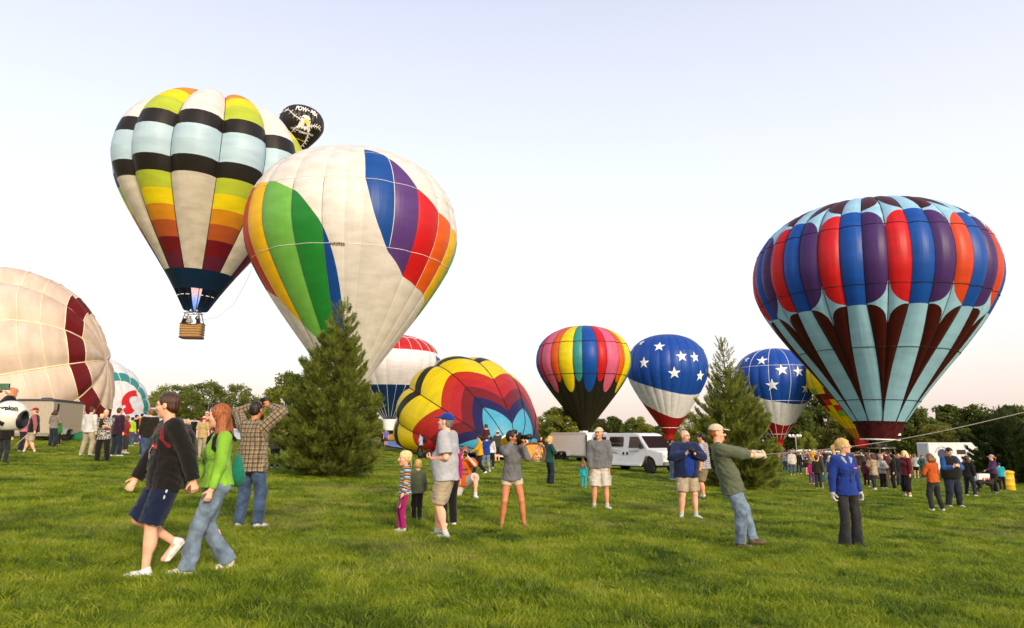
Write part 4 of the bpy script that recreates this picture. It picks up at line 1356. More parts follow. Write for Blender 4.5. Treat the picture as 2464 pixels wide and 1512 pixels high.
class Vol:
    """sequence of blended primitives; mesh() returns one continuous surface (surface nets)"""
    def __init__(s): s.ops = []
    def cap(s, a, b, ra, rb, k=.02, side=None, fl=1.0, bulge=0.0, f0=False, f1=False, sub=False):
        s.ops.append(('c', np.asarray(a, float), np.asarray(b, float), ra, rb, k, None if side is None else _unit(side), fl, bulge, f0, f1, sub)); return s
    def ell(s, c, r, k=.02, rot=None, sub=False):
        s.ops.append(('e', np.asarray(c, float), np.asarray(r, float), k, rot, sub)); return s
    def cut(s, p, n):
        """keep the side the normal points away from"""
        s.ops.append(('p', np.asarray(p, float), _unit(n))); return s
    def noise(s, amp, freq, seed=0, stretch=(1, 1, 1)):
        s.ops.append(('n', amp, freq, seed, stretch)); return s
    def bounds(s):
        lo, hi = np.full(3, 1e9), np.full(3, -1e9)
        for o in s.ops:
            if o[0] == 'c' and not o[11]:
                r = max(o[3], o[4]) + abs(o[8])
                r *= max(1.0, o[7])
                lo = np.minimum(lo, np.minimum(o[1], o[2]) - r); hi = np.maximum(hi, np.maximum(o[1], o[2]) + r)
            elif o[0] == 'e' and not o[5]:
                r = np.max(o[2]) if o[4] is not None else o[2]
                lo = np.minimum(lo, o[1] - r); hi = np.maximum(hi, o[1] + r)
        return lo, hi
    def mesh(s, vox):
        lo, hi = s.bounds()
        lo = lo - 3 * vox - .01; hi = hi + 3 * vox + .01
        n = np.ceil((hi - lo) / vox).astype(int) + 1
        ax = [(lo[i] + vox * np.arange(n[i])).astype(np.float32) for i in range(3)]
        G = np.full(tuple(n), 1.0, np.float32)
        for o in s.ops:
            if o[0] in 'ce':
                if o[0] == 'c':
                    r = (max(o[3], o[4]) + abs(o[8])) * max(1.0, o[7]); k = o[5]
                    a, b = np.minimum(o[1], o[2]) - r, np.maximum(o[1], o[2]) + r
                else:
                    r = np.max(o[2]) if o[4] is not None else o[2]; k = o[3]
                    a, b = o[1] - r, o[1] + r
                m = k + 2.5 * vox
                i0 = np.clip(np.floor((a - m - lo) / vox).astype(int), 0, n - 1); i1 = np.clip(np.ceil((b + m - lo) / vox).astype(int) + 1, 1, n)
                if np.any(i1 <= i0): continue
                X = ax[0][i0[0]:i1[0], None, None]; Y = ax[1][None, i0[1]:i1[1], None]; Z = ax[2][None, None, i0[2]:i1[2]]
                if o[0] == 'c':
                    _, A, B, ra, rb, k, side, fl, bul, f0, f1, sub = o
                    D = B - A; L2 = float(D @ D) + 1e-12; L = math.sqrt(L2)
                    px, py, pz = X - np.float32(A[0]), Y - np.float32(A[1]), Z - np.float32(A[2])
                    tr = (px * np.float32(D[0]) + py * np.float32(D[1]) + pz * np.float32(D[2])) / np.float32(L2)
                    t = np.clip(tr, -.5 if f0 else 0, 1.5 if f1 else 1)
                    qx, qy, qz = px - t * np.float32(D[0]), py - t * np.float32(D[1]), pz - t * np.float32(D[2])
                    rr = ra + (rb - ra) * np.clip(t, 0, 1)
                    if bul: rr = rr + bul * 4 * np.clip(t, 0, 1) * (1 - np.clip(t, 0, 1))
                    d2 = qx * qx + qy * qy + qz * qz
                    if side is not None and fl != 1.0:
                        sc = qx * np.float32(side[0]) + qy * np.float32(side[1]) + qz * np.float32(side[2])
                        s2 = sc * sc
                        d = (np.sqrt(s2 + np.maximum(d2 - s2, 0) / np.float32(fl * fl)) - rr) * np.float32(min(1.0, fl * 1.05))
                    else:
                        d = np.sqrt(d2) - rr
                    if f0: d = np.maximum(d, -tr * np.float32(L))
                    if f1: d = np.maximum(d, (tr - 1) * np.float32(L))
                else:
                    _, c, r, k, rot, sub = o
                    px, py, pz = X - np.float32(c[0]), Y - np.float32(c[1]), Z - np.float32(c[2])
                    if rot is not None:
                        R_ = np.asarray(rot, np.float32)
                        px, py, pz = (px * R_[0, 0] + py * R_[1, 0] + pz * R_[2, 0], px * R_[0, 1] + py * R_[1, 1] + pz * R_[2, 1], px * R_[0, 2] + py * R_[1, 2] + pz * R_[2, 2])
                    q = np.sqrt((px / r[0]) ** 2 + (py / r[1]) ** 2 + (pz / r[2]) ** 2)
                    q2 = np.sqrt((px / r[0] ** 2) ** 2 + (py / r[1] ** 2) ** 2 + (pz / r[2] ** 2) ** 2) + 1e-6
                    d = (q * (q - 1) / q2).astype(np.float32)
                g = G[i0[0]:i1[0], i0[1]:i1[1], i0[2]:i1[2]]
                if sub:
                    d = -d
                    h = np.maximum(k - np.abs(g - d), 0) / max(k, 1e-6)
                    g[...] = np.maximum(g, d) + h * h * k * .25
                else:
                    h = np.maximum(k - np.abs(g - d), 0) / max(k, 1e-6)
                    g[...] = np.minimum(g, d) - h * h * k * .25
            elif o[0] == 'p':
                P, nn = o[1], o[2]
                d = ((ax[0][:, None, None] - P[0]) * nn[0] + (ax[1][None, :, None] - P[1]) * nn[1] + (ax[2][None, None, :] - P[2]) * nn[2]).astype(np.float32)
                np.maximum(G, d, out=G)
            elif o[0] == 'n':
                _, amp, fr, seed, st = o
                rng = np.random.default_rng(seed)
                X = ax[0][:, None, None] * st[0]; Y = ax[1][None, :, None] * st[1]; Z = ax[2][None, None, :] * st[2]
                acc = 0
                for j in range(5):
                    kv = rng.normal(0, 1, 3); kv = kv / np.linalg.norm(kv) * fr * (0.7 + .45 * j)
                    w = .9 * np.sin(X * fr * .6 + j) + .9 * np.sin(Z * fr * .5 + 2 * j)
                    sn = np.sin(kv[0] * X + kv[1] * Y + kv[2] * Z + w + rng.uniform(0, 6.28))
                    acc = acc + (sn if j == 0 else 1.35 * (np.abs(sn) - .64)) / (1 + .5 * j)
                G += (amp * .38 * acc).astype(np.float32)
        return surface_nets(G, lo, vox)

def surface_nets(G, lo, vox):
    S = G < 0
    nx, ny, nz = G.shape
    c = [(i, j, k) for i in (0, 1) for j in (0, 1) for k in (0, 1)]
    sl = lambda i, j, k: (slice(i, nx - 1 + i), slice(j, ny - 1 + j), slice(k, nz - 1 + k))
    cnt = np.zeros((nx - 1, ny - 1, nz - 1), np.int8)
    for q in c: cnt += S[sl(*q)]
    act = (cnt > 0) & (cnt < 8)
    I = np.argwhere(act)
    if len(I) == 0: return np.zeros((0, 3)), np.zeros((0, 4), int)
    idx = np.full(act.shape, -1, np.int64); idx[act] = np.arange(len(I))
    vals = {q: G[I[:, 0] + q[0], I[:, 1] + q[1], I[:, 2] + q[2]] for q in c}
    acc = np.zeros((len(I), 3)); w = np.zeros(len(I))
    for a in c:
        for ax in range(3):
            if a[ax] == 0:
                b = list(a); b[ax] = 1; b = tuple(b)
                va, vb = vals[a], vals[b]
                m = (va < 0) != (vb < 0)
                t = np.where(m, va / np.where(m, va - vb, 1), 0)
                p = np.tile(np.array(a, float), (len(I), 1)); p[:, ax] = t
                acc[m] += p[m]; w[m] += 1
    V = lo + vox * (I + acc / w[:, None])
    F_ = []
    for ax in range(3):
        o1, o2 = [(1, 2), (2, 0), (0, 1)][ax]
        A = S; sh = [slice(None)] * 3; sh2 = [slice(None)] * 3
        sh[ax] = slice(0, -1); sh2[ax] = slice(1, None)
        a, b = S[tuple(sh)], S[tuple(sh2)]
        E = np.argwhere(a != b)
        E = E[(E[:, o1] > 0) & (E[:, o2] > 0) & (E[:, o1] < G.shape[o1] - 1) & (E[:, o2] < G.shape[o2] - 1)]
        if len(E) == 0: continue
        inside = S[E[:, 0], E[:, 1], E[:, 2]]
        d1 = np.zeros(3, int); d1[o1] = 1; d2 = np.zeros(3, int); d2[o2] = 1
        g = lambda q: idx[q[:, 0], q[:, 1], q[:, 2]]
        quad = np.stack([g(E - d1 - d2), g(E - d2), g(E), g(E - d1)], 1)
        quad[~inside] = quad[~inside][:, ::-1]
        F_.append(quad)
    F_ = np.vstack(F_)
    F_ = F_[(F_ >= 0).all(1)]
    return V, F_

def vol_obj(name, vol, vox, mat, parent, pat=None):
    V, F_ = vol.mesh(vox)
    if len(V) == 0: return None
    me = make_mesh(name, V, F_, mat, True)
    if pat is not None and len(me.vertices) == len(V):
        A = pat(V).astype(np.float32)
        at = me.attributes.new('weave', 'FLOAT_VECTOR', 'POINT'); at.data.foreach_set('vector', A.ravel())
    return mesh_obj(name, me, parent)

# ------------------------------------------------------------------ cloth and skin
def cloth(col, kind='plain', col2=None, name='cloth'):
    key = ('cloth', tuple(np.round(col, 4)), kind, None if col2 is None else tuple(map(tuple, np.atleast_2d(col2))))
    if key in _MATS: return _MATS[key]
    m, nt, b = new_mat(name)
    N, L = nt.nodes, nt.links
    t = N.new('ShaderNodeTexCoord')
    n1 = N.new('ShaderNodeTexNoise'); n1.inputs['Scale'].default_value = 7; n1.inputs['Detail'].default_value = 5
    L.new(t.outputs['Object'], n1.inputs['Vector'])
    n2 = N.new('ShaderNodeTexNoise'); n2.inputs['Scale'].default_value = 160 if kind != 'knit' else 90
    L.new(t.outputs['Object'], n2.inputs['Vector'])
    b.inputs['Roughness'].default_value = .85; b.inputs['Specular IOR Level'].default_value = .15
    b.inputs['Sheen Weight'].default_value = .12; b.inputs['Sheen Roughness'].default_value = .6
    r = N.new('ShaderNodeValToRGB'); el = r.color_ramp.elements
    v = .18 if kind != 'denim' else .48
    el[0].position = .32; el[1].position = .68
    el[0].color = (*[c * (1 - v) for c in col], 1); el[1].color = (*[min(1, c * (1 + v)) for c in col], 1)
    L.new(n1.outputs['Fac'], r.inputs['Fac'])
    src = r.outputs['Color']
    if kind in ('plaid', 'stripe', 'hstripe', 'camo', 'print'):
        at = N.new('ShaderNodeAttribute'); at.attribute_name = 'weave'
        sp = N.new('ShaderNodeSeparateXYZ'); L.new(at.outputs['Vector'], sp.inputs[0])
        def band(sock, period, frac, off=0.0):
            a = N.new('ShaderNodeMath'); a.operation = 'MULTIPLY_ADD'; a.inputs[1].default_value = 1 / period; a.inputs[2].default_value = off + 50
            L.new(sock, a.inputs[0])
            f = N.new('ShaderNodeMath'); f.operation = 'FRACT'; L.new(a.outputs[0], f.inputs[0])
            g = N.new('ShaderNodeMath'); g.operation = 'LESS_THAN'; g.inputs[1].default_value = frac; L.new(f.outputs[0], g.inputs[0])
            return g.outputs[0], f.outputs[0]
        def mixc(a_, col_, fac, mul=1.0):
            mx = N.new('ShaderNodeMix'); mx.data_type = 'RGBA'
            if mul != 1.0:
                q = N.new('ShaderNodeMath'); q.operation = 'MULTIPLY'; q.inputs[1].default_value = mul; L.new(fac, q.inputs[0]); fac = q.outputs[0]
            L.new(fac, mx.inputs['Factor']); L.new(a_, mx.inputs['A']); mx.inputs['B'].default_value = (*col_, 1)
            return mx.outputs['Result']
        cs = np.atleast_2d(col2) if col2 is not None else np.array([[.02, .02, .02]])
        if kind == 'plaid':
            per = .062
            for ax_ in ('X', 'Z'):
                f1, _ = band(sp.outputs[ax_], per, .40)
                src = mixc(src, tuple(cs[0]), f1, .62)
                f2, _ = band(sp.outputs[ax_], per, .09, .3)
                src = mixc(src, tuple(cs[min(1, len(cs) - 1)]), f2, .7)
        elif kind == 'hstripe':
            per = .020 * (len(cs) + 1)
            for j, c in enumerate(cs):
                f1, _ = band(sp.outputs['Z'], per, 1.0 / (len(cs) + 1), (j + 1) / (len(cs) + 1))
                src = mixc(src, tuple(c), f1)
        elif kind == 'stripe':
            f1, _ = band(sp.outputs['Z'], .06, .45)
            src = mixc(src, tuple(cs[0]), f1)
        else:
            vo = N.new('ShaderNodeTexNoise'); vo.inputs['Scale'].default_value = 22 if kind == 'camo' else 40; vo.inputs['Detail'].default_value = 2.5
            L.new(t.outputs['Object'], vo.inputs['Vector'])
            g = N.new('ShaderNodeMath'); g.operation = 'GREATER_THAN'; g.inputs[1].default_value = .53; L.new(vo.outputs['Fac'], g.inputs[0])
            src = mixc(src, tuple(cs[0]), g.outputs[0])
    L.new(src, b.inputs['Base Color'])
    bp = N.new('ShaderNodeBump'); bp.inputs['Strength'].default_value = .25; bp.inputs['Distance'].default_value = .004
    L.new(n2.outputs['Fac'], bp.inputs['Height'])
    n3 = N.new('ShaderNodeTexNoise'); n3.inputs['Scale'].default_value = 11; n3.inputs['Detail'].default_value = 3; n3.inputs['Distortion'].default_value = 1.2
    L.new(t.outputs['Object'], n3.inputs['Vector'])
    bp2 = N.new('ShaderNodeBump'); bp2.inputs['Strength'].default_value = .5; bp2.inputs['Distance'].default_value = .014
    L.new(n3.outputs['Fac'], bp2.inputs['Height']); L.new(bp.outputs['Normal'], bp2.inputs['Normal'])
    L.new(bp2.outputs['Normal'], b.inputs['Normal'])
    _MATS[key] = m
    return m

def skin_mat(col):
    key = ('skin', tuple(col))
    if key in _MATS: return _MATS[key]
    m, nt, b = new_mat('skin')
    N, L = nt.nodes, nt.links
    t = N.new('ShaderNodeTexCoord'); n1 = N.new('ShaderNodeTexNoise'); n1.inputs['Scale'].default_value = 14; n1.inputs['Detail'].default_value = 5
    L.new(t.outputs['Object'], n1.inputs['Vector'])
    r = N.new('ShaderNodeValToRGB'); el = r.color_ramp.elements
    el[0].position = .3; el[1].position = .7
    el[0].color = (col[0] * .88, col[1] * .78, col[2] * .74, 1); el[1].color = (min(1, col[0] * 1.06), col[1] * 1.05, col[2] * 1.05, 1)
    L.new(n1.outputs['Fac'], r.inputs['Fac']); L.new(r.outputs['Color'], b.inputs['Base Color'])
    b.inputs['Roughness'].default_value = .5; b.inputs['Specular IOR Level'].default_value = .35
    b.inputs['Subsurface Weight'].default_value = .08; b.inputs['Subsurface Radius'].default_value = (.02, .008, .004)
    _MATS[key] = m
    return m

def hair_mat(col):
    key = ('hair', tuple(col))
    if key in _MATS: return _MATS[key]
    m, nt, b = new_mat('hair')
    N, L = nt.nodes, nt.links
    t = N.new('ShaderNodeTexCoord'); mp = N.new('ShaderNodeMapping'); mp.inputs['Scale'].default_value = (90, 90, 9)
    L.new(t.outputs['Object'], mp.inputs['Vector'])
    n1 = N.new('ShaderNodeTexNoise'); n1.inputs['Scale'].default_value = 1; n1.inputs['Detail'].default_value = 4; n1.inputs['Distortion'].default_value = 1.0
    L.new(mp.outputs['Vector'], n1.inputs['Vector'])
    r = N.new('ShaderNodeValToRGB'); el = r.color_ramp.elements
    el[0].position = .32; el[1].position = .7
    el[0].color = (*[c * .45 for c in col], 1); el[1].color = (*[min(1, c * 1.5) for c in col], 1)
    L.new(n1.outputs['Fac'], r.inputs['Fac']); L.new(r.outputs['Color'], b.inputs['Base Color'])
    b.inputs['Roughness'].default_value = .45; b.inputs['Specular IOR Level'].default_value = .4
    bp = N.new('ShaderNodeBump'); bp.inputs['Strength'].default_value = .8; bp.inputs['Distance'].default_value = .01
    L.new(n1.outputs['Fac'], bp.inputs['Height']); L.new(bp.outputs['Normal'], b.inputs['Normal'])
    _MATS[key] = m
    return m

SKIN = dict(fair=srgb(232, 178, 148), tan=srgb(190, 125, 85), mid=srgb(215, 155, 120))
HAIR = dict(brown=srgb(70, 42, 24), dark=srgb(28, 20, 15), blond=srgb(205, 165, 95), red=srgb(150, 80, 32), gray=srgb(120, 112, 105), lblond=srgb(225, 200, 140), lbrown=srgb(120, 80, 45))

def ik(a, b, l1, l2, hint):
    a, b = np.asarray(a, float), np.asarray(b, float)
    d = b - a; L = np.linalg.norm(d)
    mx = (l1 + l2) * .995
    if L > mx:
        b = a + d / L * mx; d = b - a; L = mx
    u = d / L
    x = (l1 * l1 - l2 * l2 + L * L) / (2 * L)
    h = math.sqrt(max(l1 * l1 - x * x, 0))
    hv = np.asarray(hint, float); hv = hv - u * (hv @ u); hv = _unit(hv)
    return a + u * x + hv * h, b

def rot_zxy(yaw=0, pitch=0, roll=0):
    """yaw about Z (positive turns to the person's left), pitch about X (positive looks up), roll about Y"""
    cy, sy = math.cos(yaw), math.sin(yaw); cp, sp_ = math.cos(pitch), math.sin(pitch); cr_, sr = math.cos(roll), math.sin(roll)
    Rz = np.array([[cy, -sy, 0], [sy, cy, 0], [0, 0, 1]]); Rx = np.array([[1, 0, 0], [0, cp, -sp_], [0, sp_, cp]]); Ry = np.array([[cr_, 0, sr], [0, 1, 0], [-sr, 0, cr_]])
    return Rz @ Rx @ Ry

def add_hand(v, w, d, pn, side, curl=.6, sc=1.0, k=.010, glove=0.0):
    """palm, four unequal fingers with knuckle bends, thumb leaving the side of the palm"""
    d = _unit(d); pn = _unit(pn - d * (np.asarray(pn) @ d)); ac = np.cross(d, pn)
    if side < 0: ac = -ac
    w = np.asarray(w, float)
    pl = .088 * sc
    v.cap(w, w + d * pl, .026 * sc + glove, .036 * sc + glove, .012, ac, .52)
    for j, (off, ln) in enumerate(((.030, .072), (.010, .082), (-.010, .076), (-.029, .060))):
        b0 = w + d * pl * .95 + ac * off * sc
        r = .0088 * sc + glove * .7
        d1 = _unit(d * math.cos(curl * .7) + pn * math.sin(curl * .7))
        d2 = _unit(d * math.cos(curl * 1.9) + pn * math.sin(curl * 1.9))
        p1 = b0 + d1 * ln * .5 * sc
        v.cap(b0, p1, r * 1.05, r, k); v.cap(p1, p1 + d2 * ln * .5 * sc, r, r * .8, k)
    t0 = w + d * pl * .30 + ac * .028 * sc
    td = _unit(d * .62 + ac * .62 + pn * (.35 + .3 * curl))
    t1 = t0 + td * .042 * sc
    v.cap(t0, t1, .0125 * sc + glove * .7, .0105 * sc + glove * .7, k); v.cap(t1, t1 + _unit(td + d * .6 + pn * .4) * .032 * sc, .0105 * sc + glove * .7, .0085 * sc + glove * .7, k)

ARM = {
    'down': dict(w=(.265, .03, .80), h=(.35, -1, 0), curl=.55),
    'pocket': dict(w=(.195, .075, .88), h=(1, -.6, 0), curl=.3),
    'hip': dict(w=(.17, .02, .98), h=(1, -.35, 0), curl=.8),
    'eye': dict(w=(.075, .205, 1.545), h=(.55, .25, -1), curl=1.0, d=(-.35, .35, .85), pn=(-.6, .2, -.1)),
    'chest': dict(w=(.085, .26, 1.20), h=(.8, -.4, -.5), curl=.9, d=(-.45, .75, .45), pn=(-.5, .1, .3)),
    'belly': dict(w=(.09, .22, 1.08), h=(.9, -.4, -.3), curl=.7, d=(-.8, .5, .1)),
    'front': dict(w=(.13, .34, 1.05), h=(.7, -.6, -.5), curl=.7),
    'up': dict(w=(.13, .10, 1.78), h=(1, .1, -.2), curl=.6, d=(-.7, .2, .5), pn=(0, .3, -1)),
    'crossed': dict(w=(-.12, .20, 1.16), h=(1, .0, -.6), curl=.5, d=(-1, .2, .1)),
    'mouth': dict(w=(.05, .19, 1.44), h=(.6, .2, -1), curl=1.1, d=(-.2, .0, 1)),
    'back': dict(w=(.25, -.16, .86), h=(.3, -1, 0), curl=.55),
    'fwd': dict(w=(.22, .24, .90), h=(.3, -1, 0), curl=.6),
}

def person(label, px, py, H=1.75, yaw=180.0, sex='m', skin='fair', top=None, bot=None, shoes=('sneaker', (.75, .75, .75)), hair=('short', 'brown'), hat=None, armL='down', armR='down',
           feet=((-.11, .0), (.11, .02)), lean=0.0, leanx=0.0, head=(0, 0), girth=1.0, belly=0.0, kid=False, lod=1, group=None, cat='person', loc=None, pelvis=None, twist=0.0, extras=None,
           knee=None, foot_yaw=(8, -8), lift=(0, 0), foot_pitch=(0, 0), socks=None, handL=None, handR=None, glove=None, glasses=None, beard=None, name='person'):
    """one standing, walking or crouching figure. Local frame: X right hand side, Y forward, Z up."""
    s = H / 1.75
    hs = 1.0 if not kid else min(1.38, 1.0 + (1.75 - H) * .62)       # relative head size of children
    vox = (.0105, .017, .028)[lod]
    g = ground_at(px, py) if loc is None else np.asarray(loc, float)
    root = empty(name, g, -math.radians(yaw))
    tag(root, label, cat, group)
    f = sex == 'f'
    sw = (.165 if f else .188) * (.92 if kid else 1.0)
    hwid = .088 if f else .085
    # ---- skeleton at 1.75 m scale
    legL = .425 + .405
    foot = []
    for i in range(2):
        foot.append(np.array([feet[i][0], feet[i][1], .082 + lift[i]]))
    if pelvis is None:
        pz = .925
        for i, sx in ((0, -1), (1, 1)):
            hx = sx * hwid - foot[i][0]
            hor = math.hypot(hx, foot[i][1])
            pz = min(pz, foot[i][2] + math.sqrt(max(.05, (legL * .992) ** 2 - hor ** 2)))
        pel = np.array([0, 0, pz + .02])
    else:
        pel = np.array(pelvis, float)
    up = _unit([math.sin(leanx), math.sin(lean), math.cos(lean) * math.cos(leanx)])
    rgt = _unit([math.cos(twist), math.sin(twist), -math.sin(leanx)])
    rgt = _unit(rgt - up * (rgt @ up))
    fwd = np.cross(up, rgt)
    T = lambda x, y, z: pel + rgt * x + fwd * y + up * z           # torso frame from the pelvis
    hip = [pel + np.array([-hwid, 0, -.02]), pel + np.array([hwid, 0, -.02])]
    sho = [T(-sw, -.01, .475), T(sw, -.01, .475)]
    neck = T(0, -.015, .53); 
    hc = T(0, .025, .53 + .155 * (1 + (hs - 1) * .6))
    Rb = np.stack([rgt, fwd, up], 1)
    Rh = Rb @ rot_zxy(head[0], head[1], head[2] if len(head) > 2 else 0)
    hd = lambda x, y, z: hc + Rh @ (np.array([x, y, z]) * hs)
    kn, an = [], []
    for i in range(2):
        kh = np.array([(-.15, .15)[i], 1, .1]) if knee is None or knee[i] is None else np.array(knee[i], float)
        k_, a_ = ik(hip[i], foot[i], .425, .405, kh)
        kn.append(k_); an.append(a_)
    el, wr, wspec = [], [], []
    for i, (spec, sx) in enumerate(((armL, -1), (armR, 1))):
        sp = dict(ARM[spec]) if isinstance(spec, str) else dict(spec)
        w = np.array(sp['w'], float); w[0] *= sx
        if not sp.get('abs'):
            w = T(0, 0, 0) - pel + (pel + rgt * w[0] + fwd * w[1] + up * (w[2] - .945)) if spec != 'down' and spec != 'pocket' else pel + np.array([w[0] * 1.0, w[1], w[2] - .945]) + (sho[i] - pel - np.array([sx * sw, -.01, .475])) * .8
        hnt = np.array(sp['h'], float); hnt[0] *= sx
        e_, w_ = ik(sho[i], w, .285, .255, hnt)
        el.append(e_); wr.append(w_); wspec.append((sp, sx))
    S3 = lambda p: np.asarray(p) * s
    M = lambda r: r * s
    gt = girth * (0.92 if kid else 1.0)
    # ---- body: one continuous surface
    v = Vol()
    def seg(vol, a, b, ra, rb, k=.02, **kw): vol.cap(S3(a), S3(b), M(ra), M(rb), M(k), **{q: (M(z) if q == 'bulge' else z) for q, z in kw.items()})
    def blob(vol, c, r, k=.02, rot=None, **kw): vol.ell(S3(c), np.array(r) * s, M(k), rot, **kw)
    cw, ww, hw_ = ((.128, .112, .150) if f else (.150, .135, .142))
    def torso(vol, e=0.0, z0=-.03, k=.04):
        seg(vol, T(0, 0, z0), T(0, .005, .12), hw_ * gt + e, ww * gt + e, k, side=rgt, fl=.74)
        seg(vol, T(0, .005, .12), T(0, .0, .36), ww * gt + e, cw * gt ** .6 + e, k, side=rgt, fl=.72)
        seg(vol, T(-sw * .72, -.01, .455), T(sw * .72, -.01, .455), .062 * gt ** .5 + e, .062 * gt ** .5 + e, k)
        seg(vol, T(0, .0, .36), T(0, -.015, .47), cw * gt ** .6 * .98 + e, .075 + e, k, side=rgt, fl=.70)
        if f and not kid:
            for sx in (-1, 1): blob(vol, T(sx * .068, .085 * gt ** .5, .315), (.056 + e, .048 + e, .056 + e), .04, Rb)
        if belly: blob(vol, T(0, .055 + belly * .35, .13), (.135 * gt + e, .10 + belly * .6 + e, .17 + e), .06, Rb)
    torso(v)
    for i, sx in ((0, -1), (1, 1)):
        seg(v, sho[i], el[i], .049 * gt ** .4, .040 * gt ** .3, .025)
        seg(v, el[i], wr[i], .041 * gt ** .3, .028, .015, bulge=.004)
        cov = .80 if (bot and bot['kind'] == 'pants') else 1.0
        th = .084 * gt ** .7 * cov
        seg(v, hip[i], kn[i], th, .056 * gt ** .4 * cov, .03)
        calf = (kn[i] * .62 + an[i] * .38) + np.array([0, -.018, 0])
        seg(v, kn[i], an[i], .054 * gt ** .4 * cov, .036, .02)
        blob(v, calf, (.050 * gt ** .3 * cov, .054 * gt ** .3 * cov, .105), .035)
    seg(v, T(0, -.015, .45), hd(0, -.012, -.05), .058 if not f else .048, .052 * hs if not f else .044 * hs, .03)
    # head
    H_ = lambda c, r, k=.02, **kw: blob(v, hd(*c), np.array(r) * hs, k * hs, Rh, **kw)
    H_((0, -.012, .038), (.076, .096, .084), .02)
    H_((0, .020, -.022), (.064, .076, .090), .03)
    if lod < 2:
        seg(v, hd(0, .040, -.078), hd(0, .066, -.098), .034 * hs, .024 * hs, .03)
        seg(v, hd(0, .086, .018), hd(0, .112, -.026), .010 * hs, .0155 * hs, .012)
        seg(v, hd(-.042, .076, .030), hd(.042, .076, .030), .013 * hs, .013 * hs, .018)
        for sx in (-1, 1):
            H_((sx * .040, .058, -.020), (.026, .030, .028), .02)
            H_((sx * .078, -.006, .0), (.011, .022, .034), .008)
            H_((sx * .031, .100, .006), (.019, .020, .013), .010, sub=True)
        seg(v, hd(-.020, .088, -.060), hd(.020, .088, -.060), .009 * hs, .009 * hs, .01)
    else:
        seg(v, hd(0, .04, -.075), hd(0, .06, -.09), .035 * hs, .026 * hs, .03)
        seg(v, hd(0, .088, .01), hd(0, .108, -.026), .013 * hs, .018 * hs, .012)
    gl = glove
    if gl is None:
        for i, sx in ((0, -1), (1, 1)):
            sp, _ = wspec[i]
            d = _unit(wr[i] - el[i]) if 'd' not in sp else rgt * sp['d'][0] * sx + fwd * sp['d'][1] + up * sp['d'][2]
            pn = (-rgt * sx * 1.0 + fwd * .15) if 'pn' not in sp else rgt * sp['pn'][0] * sx + fwd * sp['pn'][1] + up * sp['pn'][2]
            if lod < 2:
                add_hand(v, S3(wr[i]), d, pn, sx, sp.get('curl', .6), s * (1.0 if not kid else 1.08) * (.93 if f else 1.0), k=.006)
            else:
                seg(v, wr[i], wr[i] + _unit(d) * .10, .027, .034, .01); seg(v, wr[i] + _unit(d) * .09, wr[i] + _unit(d) * .155, .030, .020, .01)
    # foot inside the shoe
    fdir = []
    for i in range(2):
        fy = math.radians(foot_yaw[i]); fp = math.radians(foot_pitch[i])
        fd = np.array([-math.sin(fy) * math.cos(fp), math.cos(fy) * math.cos(fp), math.sin(fp)])
        fdir.append(fd)
        seg(v, an[i] + fd * -.02 + np.array([0, 0, -.045]), an[i] + fd * .135 + np.array([0, 0, -.052]), .032, .026, .02)
    SK = skin_mat(SKIN[skin] if isinstance(skin, str) else skin)
    vol_obj('body', v, vox * (.92 if lod == 0 else 1.0), SK, root)
    bones = [(T(0, 0, -.05), T(0, 0, .47))] + [(sho[i], el[i]) for i in range(2)] + [(el[i], wr[i]) for i in range(2)] + [(hip[i], kn[i]) for i in range(2)] + [(kn[i], an[i]) for i in range(2)]
    def weave(V):
        best = np.full(len(V), 1e9); out = np.zeros((len(V), 3))
        for j, (a, b) in enumerate(bones):
            a, b = S3(a), S3(b); D = b - a; L = np.linalg.norm(D); u = D / L
            q = V - a; t = np.clip(q @ u, 0, L); r = q - t[:, None] * u; d = np.linalg.norm(r, axis=1) * (.55 if j == 0 else 1.0)
            m = d < best
            ref = _unit(np.cross(u, fwd)); ref2 = np.cross(u, ref)
            best[m] = d[m]
            out[m] = np.stack([r @ ref + (0 if j == 0 else .0), r @ ref2, q @ u], 1)[m]
        return out
    # ---- top
    if top:
        kind, mat = top['kind'], top['mat']
        e = top.get('ease', .018); hem = top.get('hem', -.06)
        t = Vol()
        be = bot.get('ease', .018) if bot else 0.0
        hemr = max(hw_ * gt + e + top.get('flare', .012), hwid + .088 * gt ** .7 + be + .014, hw_ * gt + be + .022)
        if hem > .0: hemr = max(ww * gt + e + .03, ww * gt + .022 + be * .5 + .012)
        seg(t, T(0, 0, hem), T(0, .005, .12), hemr, max(ww * gt + e + .016, ww * gt + .030 + be * .5), .04, side=rgt, fl=.80, f0=True)
        seg(t, T(0, .005, .12), T(0, 0, .36), ww * gt + e + .012, cw * gt ** .6 + e, .05, side=rgt, fl=.74)
        seg(t, T(-sw * .74, -.01, .452), T(sw * .74, -.01, .452), .066 * gt ** .5 + e * .9, .066 * gt ** .5 + e * .9, .04)
        seg(t, T(0, 0, .36), T(0, -.015, .485), cw * gt ** .6 + e, .072 + e * .6, .04, side=rgt, fl=.72)
        if f and not kid:
            for sx in (-1, 1): blob(t, T(sx * .068, .085 * gt ** .5, .315), (.058 + e, .046 + e, .058 + e), .07, Rb)
        if belly: blob(t, T(0, .055 + belly * .35, .12), (.14 * gt + e, .10 + belly * .6 + e, .19 + e), .06, Rb)
        t.cut(S3(T(0, 0, hem)), -up)
        if top.get('open'):      # jacket worn open: a wedge taken out of the front
            blob(t, T(0, .20, .16), (.055 * gt, .12, .42), .01, Rb, sub=True)
        t.noise(.012 * s * top.get('fold', 1.0), 20 / s, seed=int(px) % 97, stretch=(1, 1, 1.5))
        sl = top.get('sleeve', 'long')
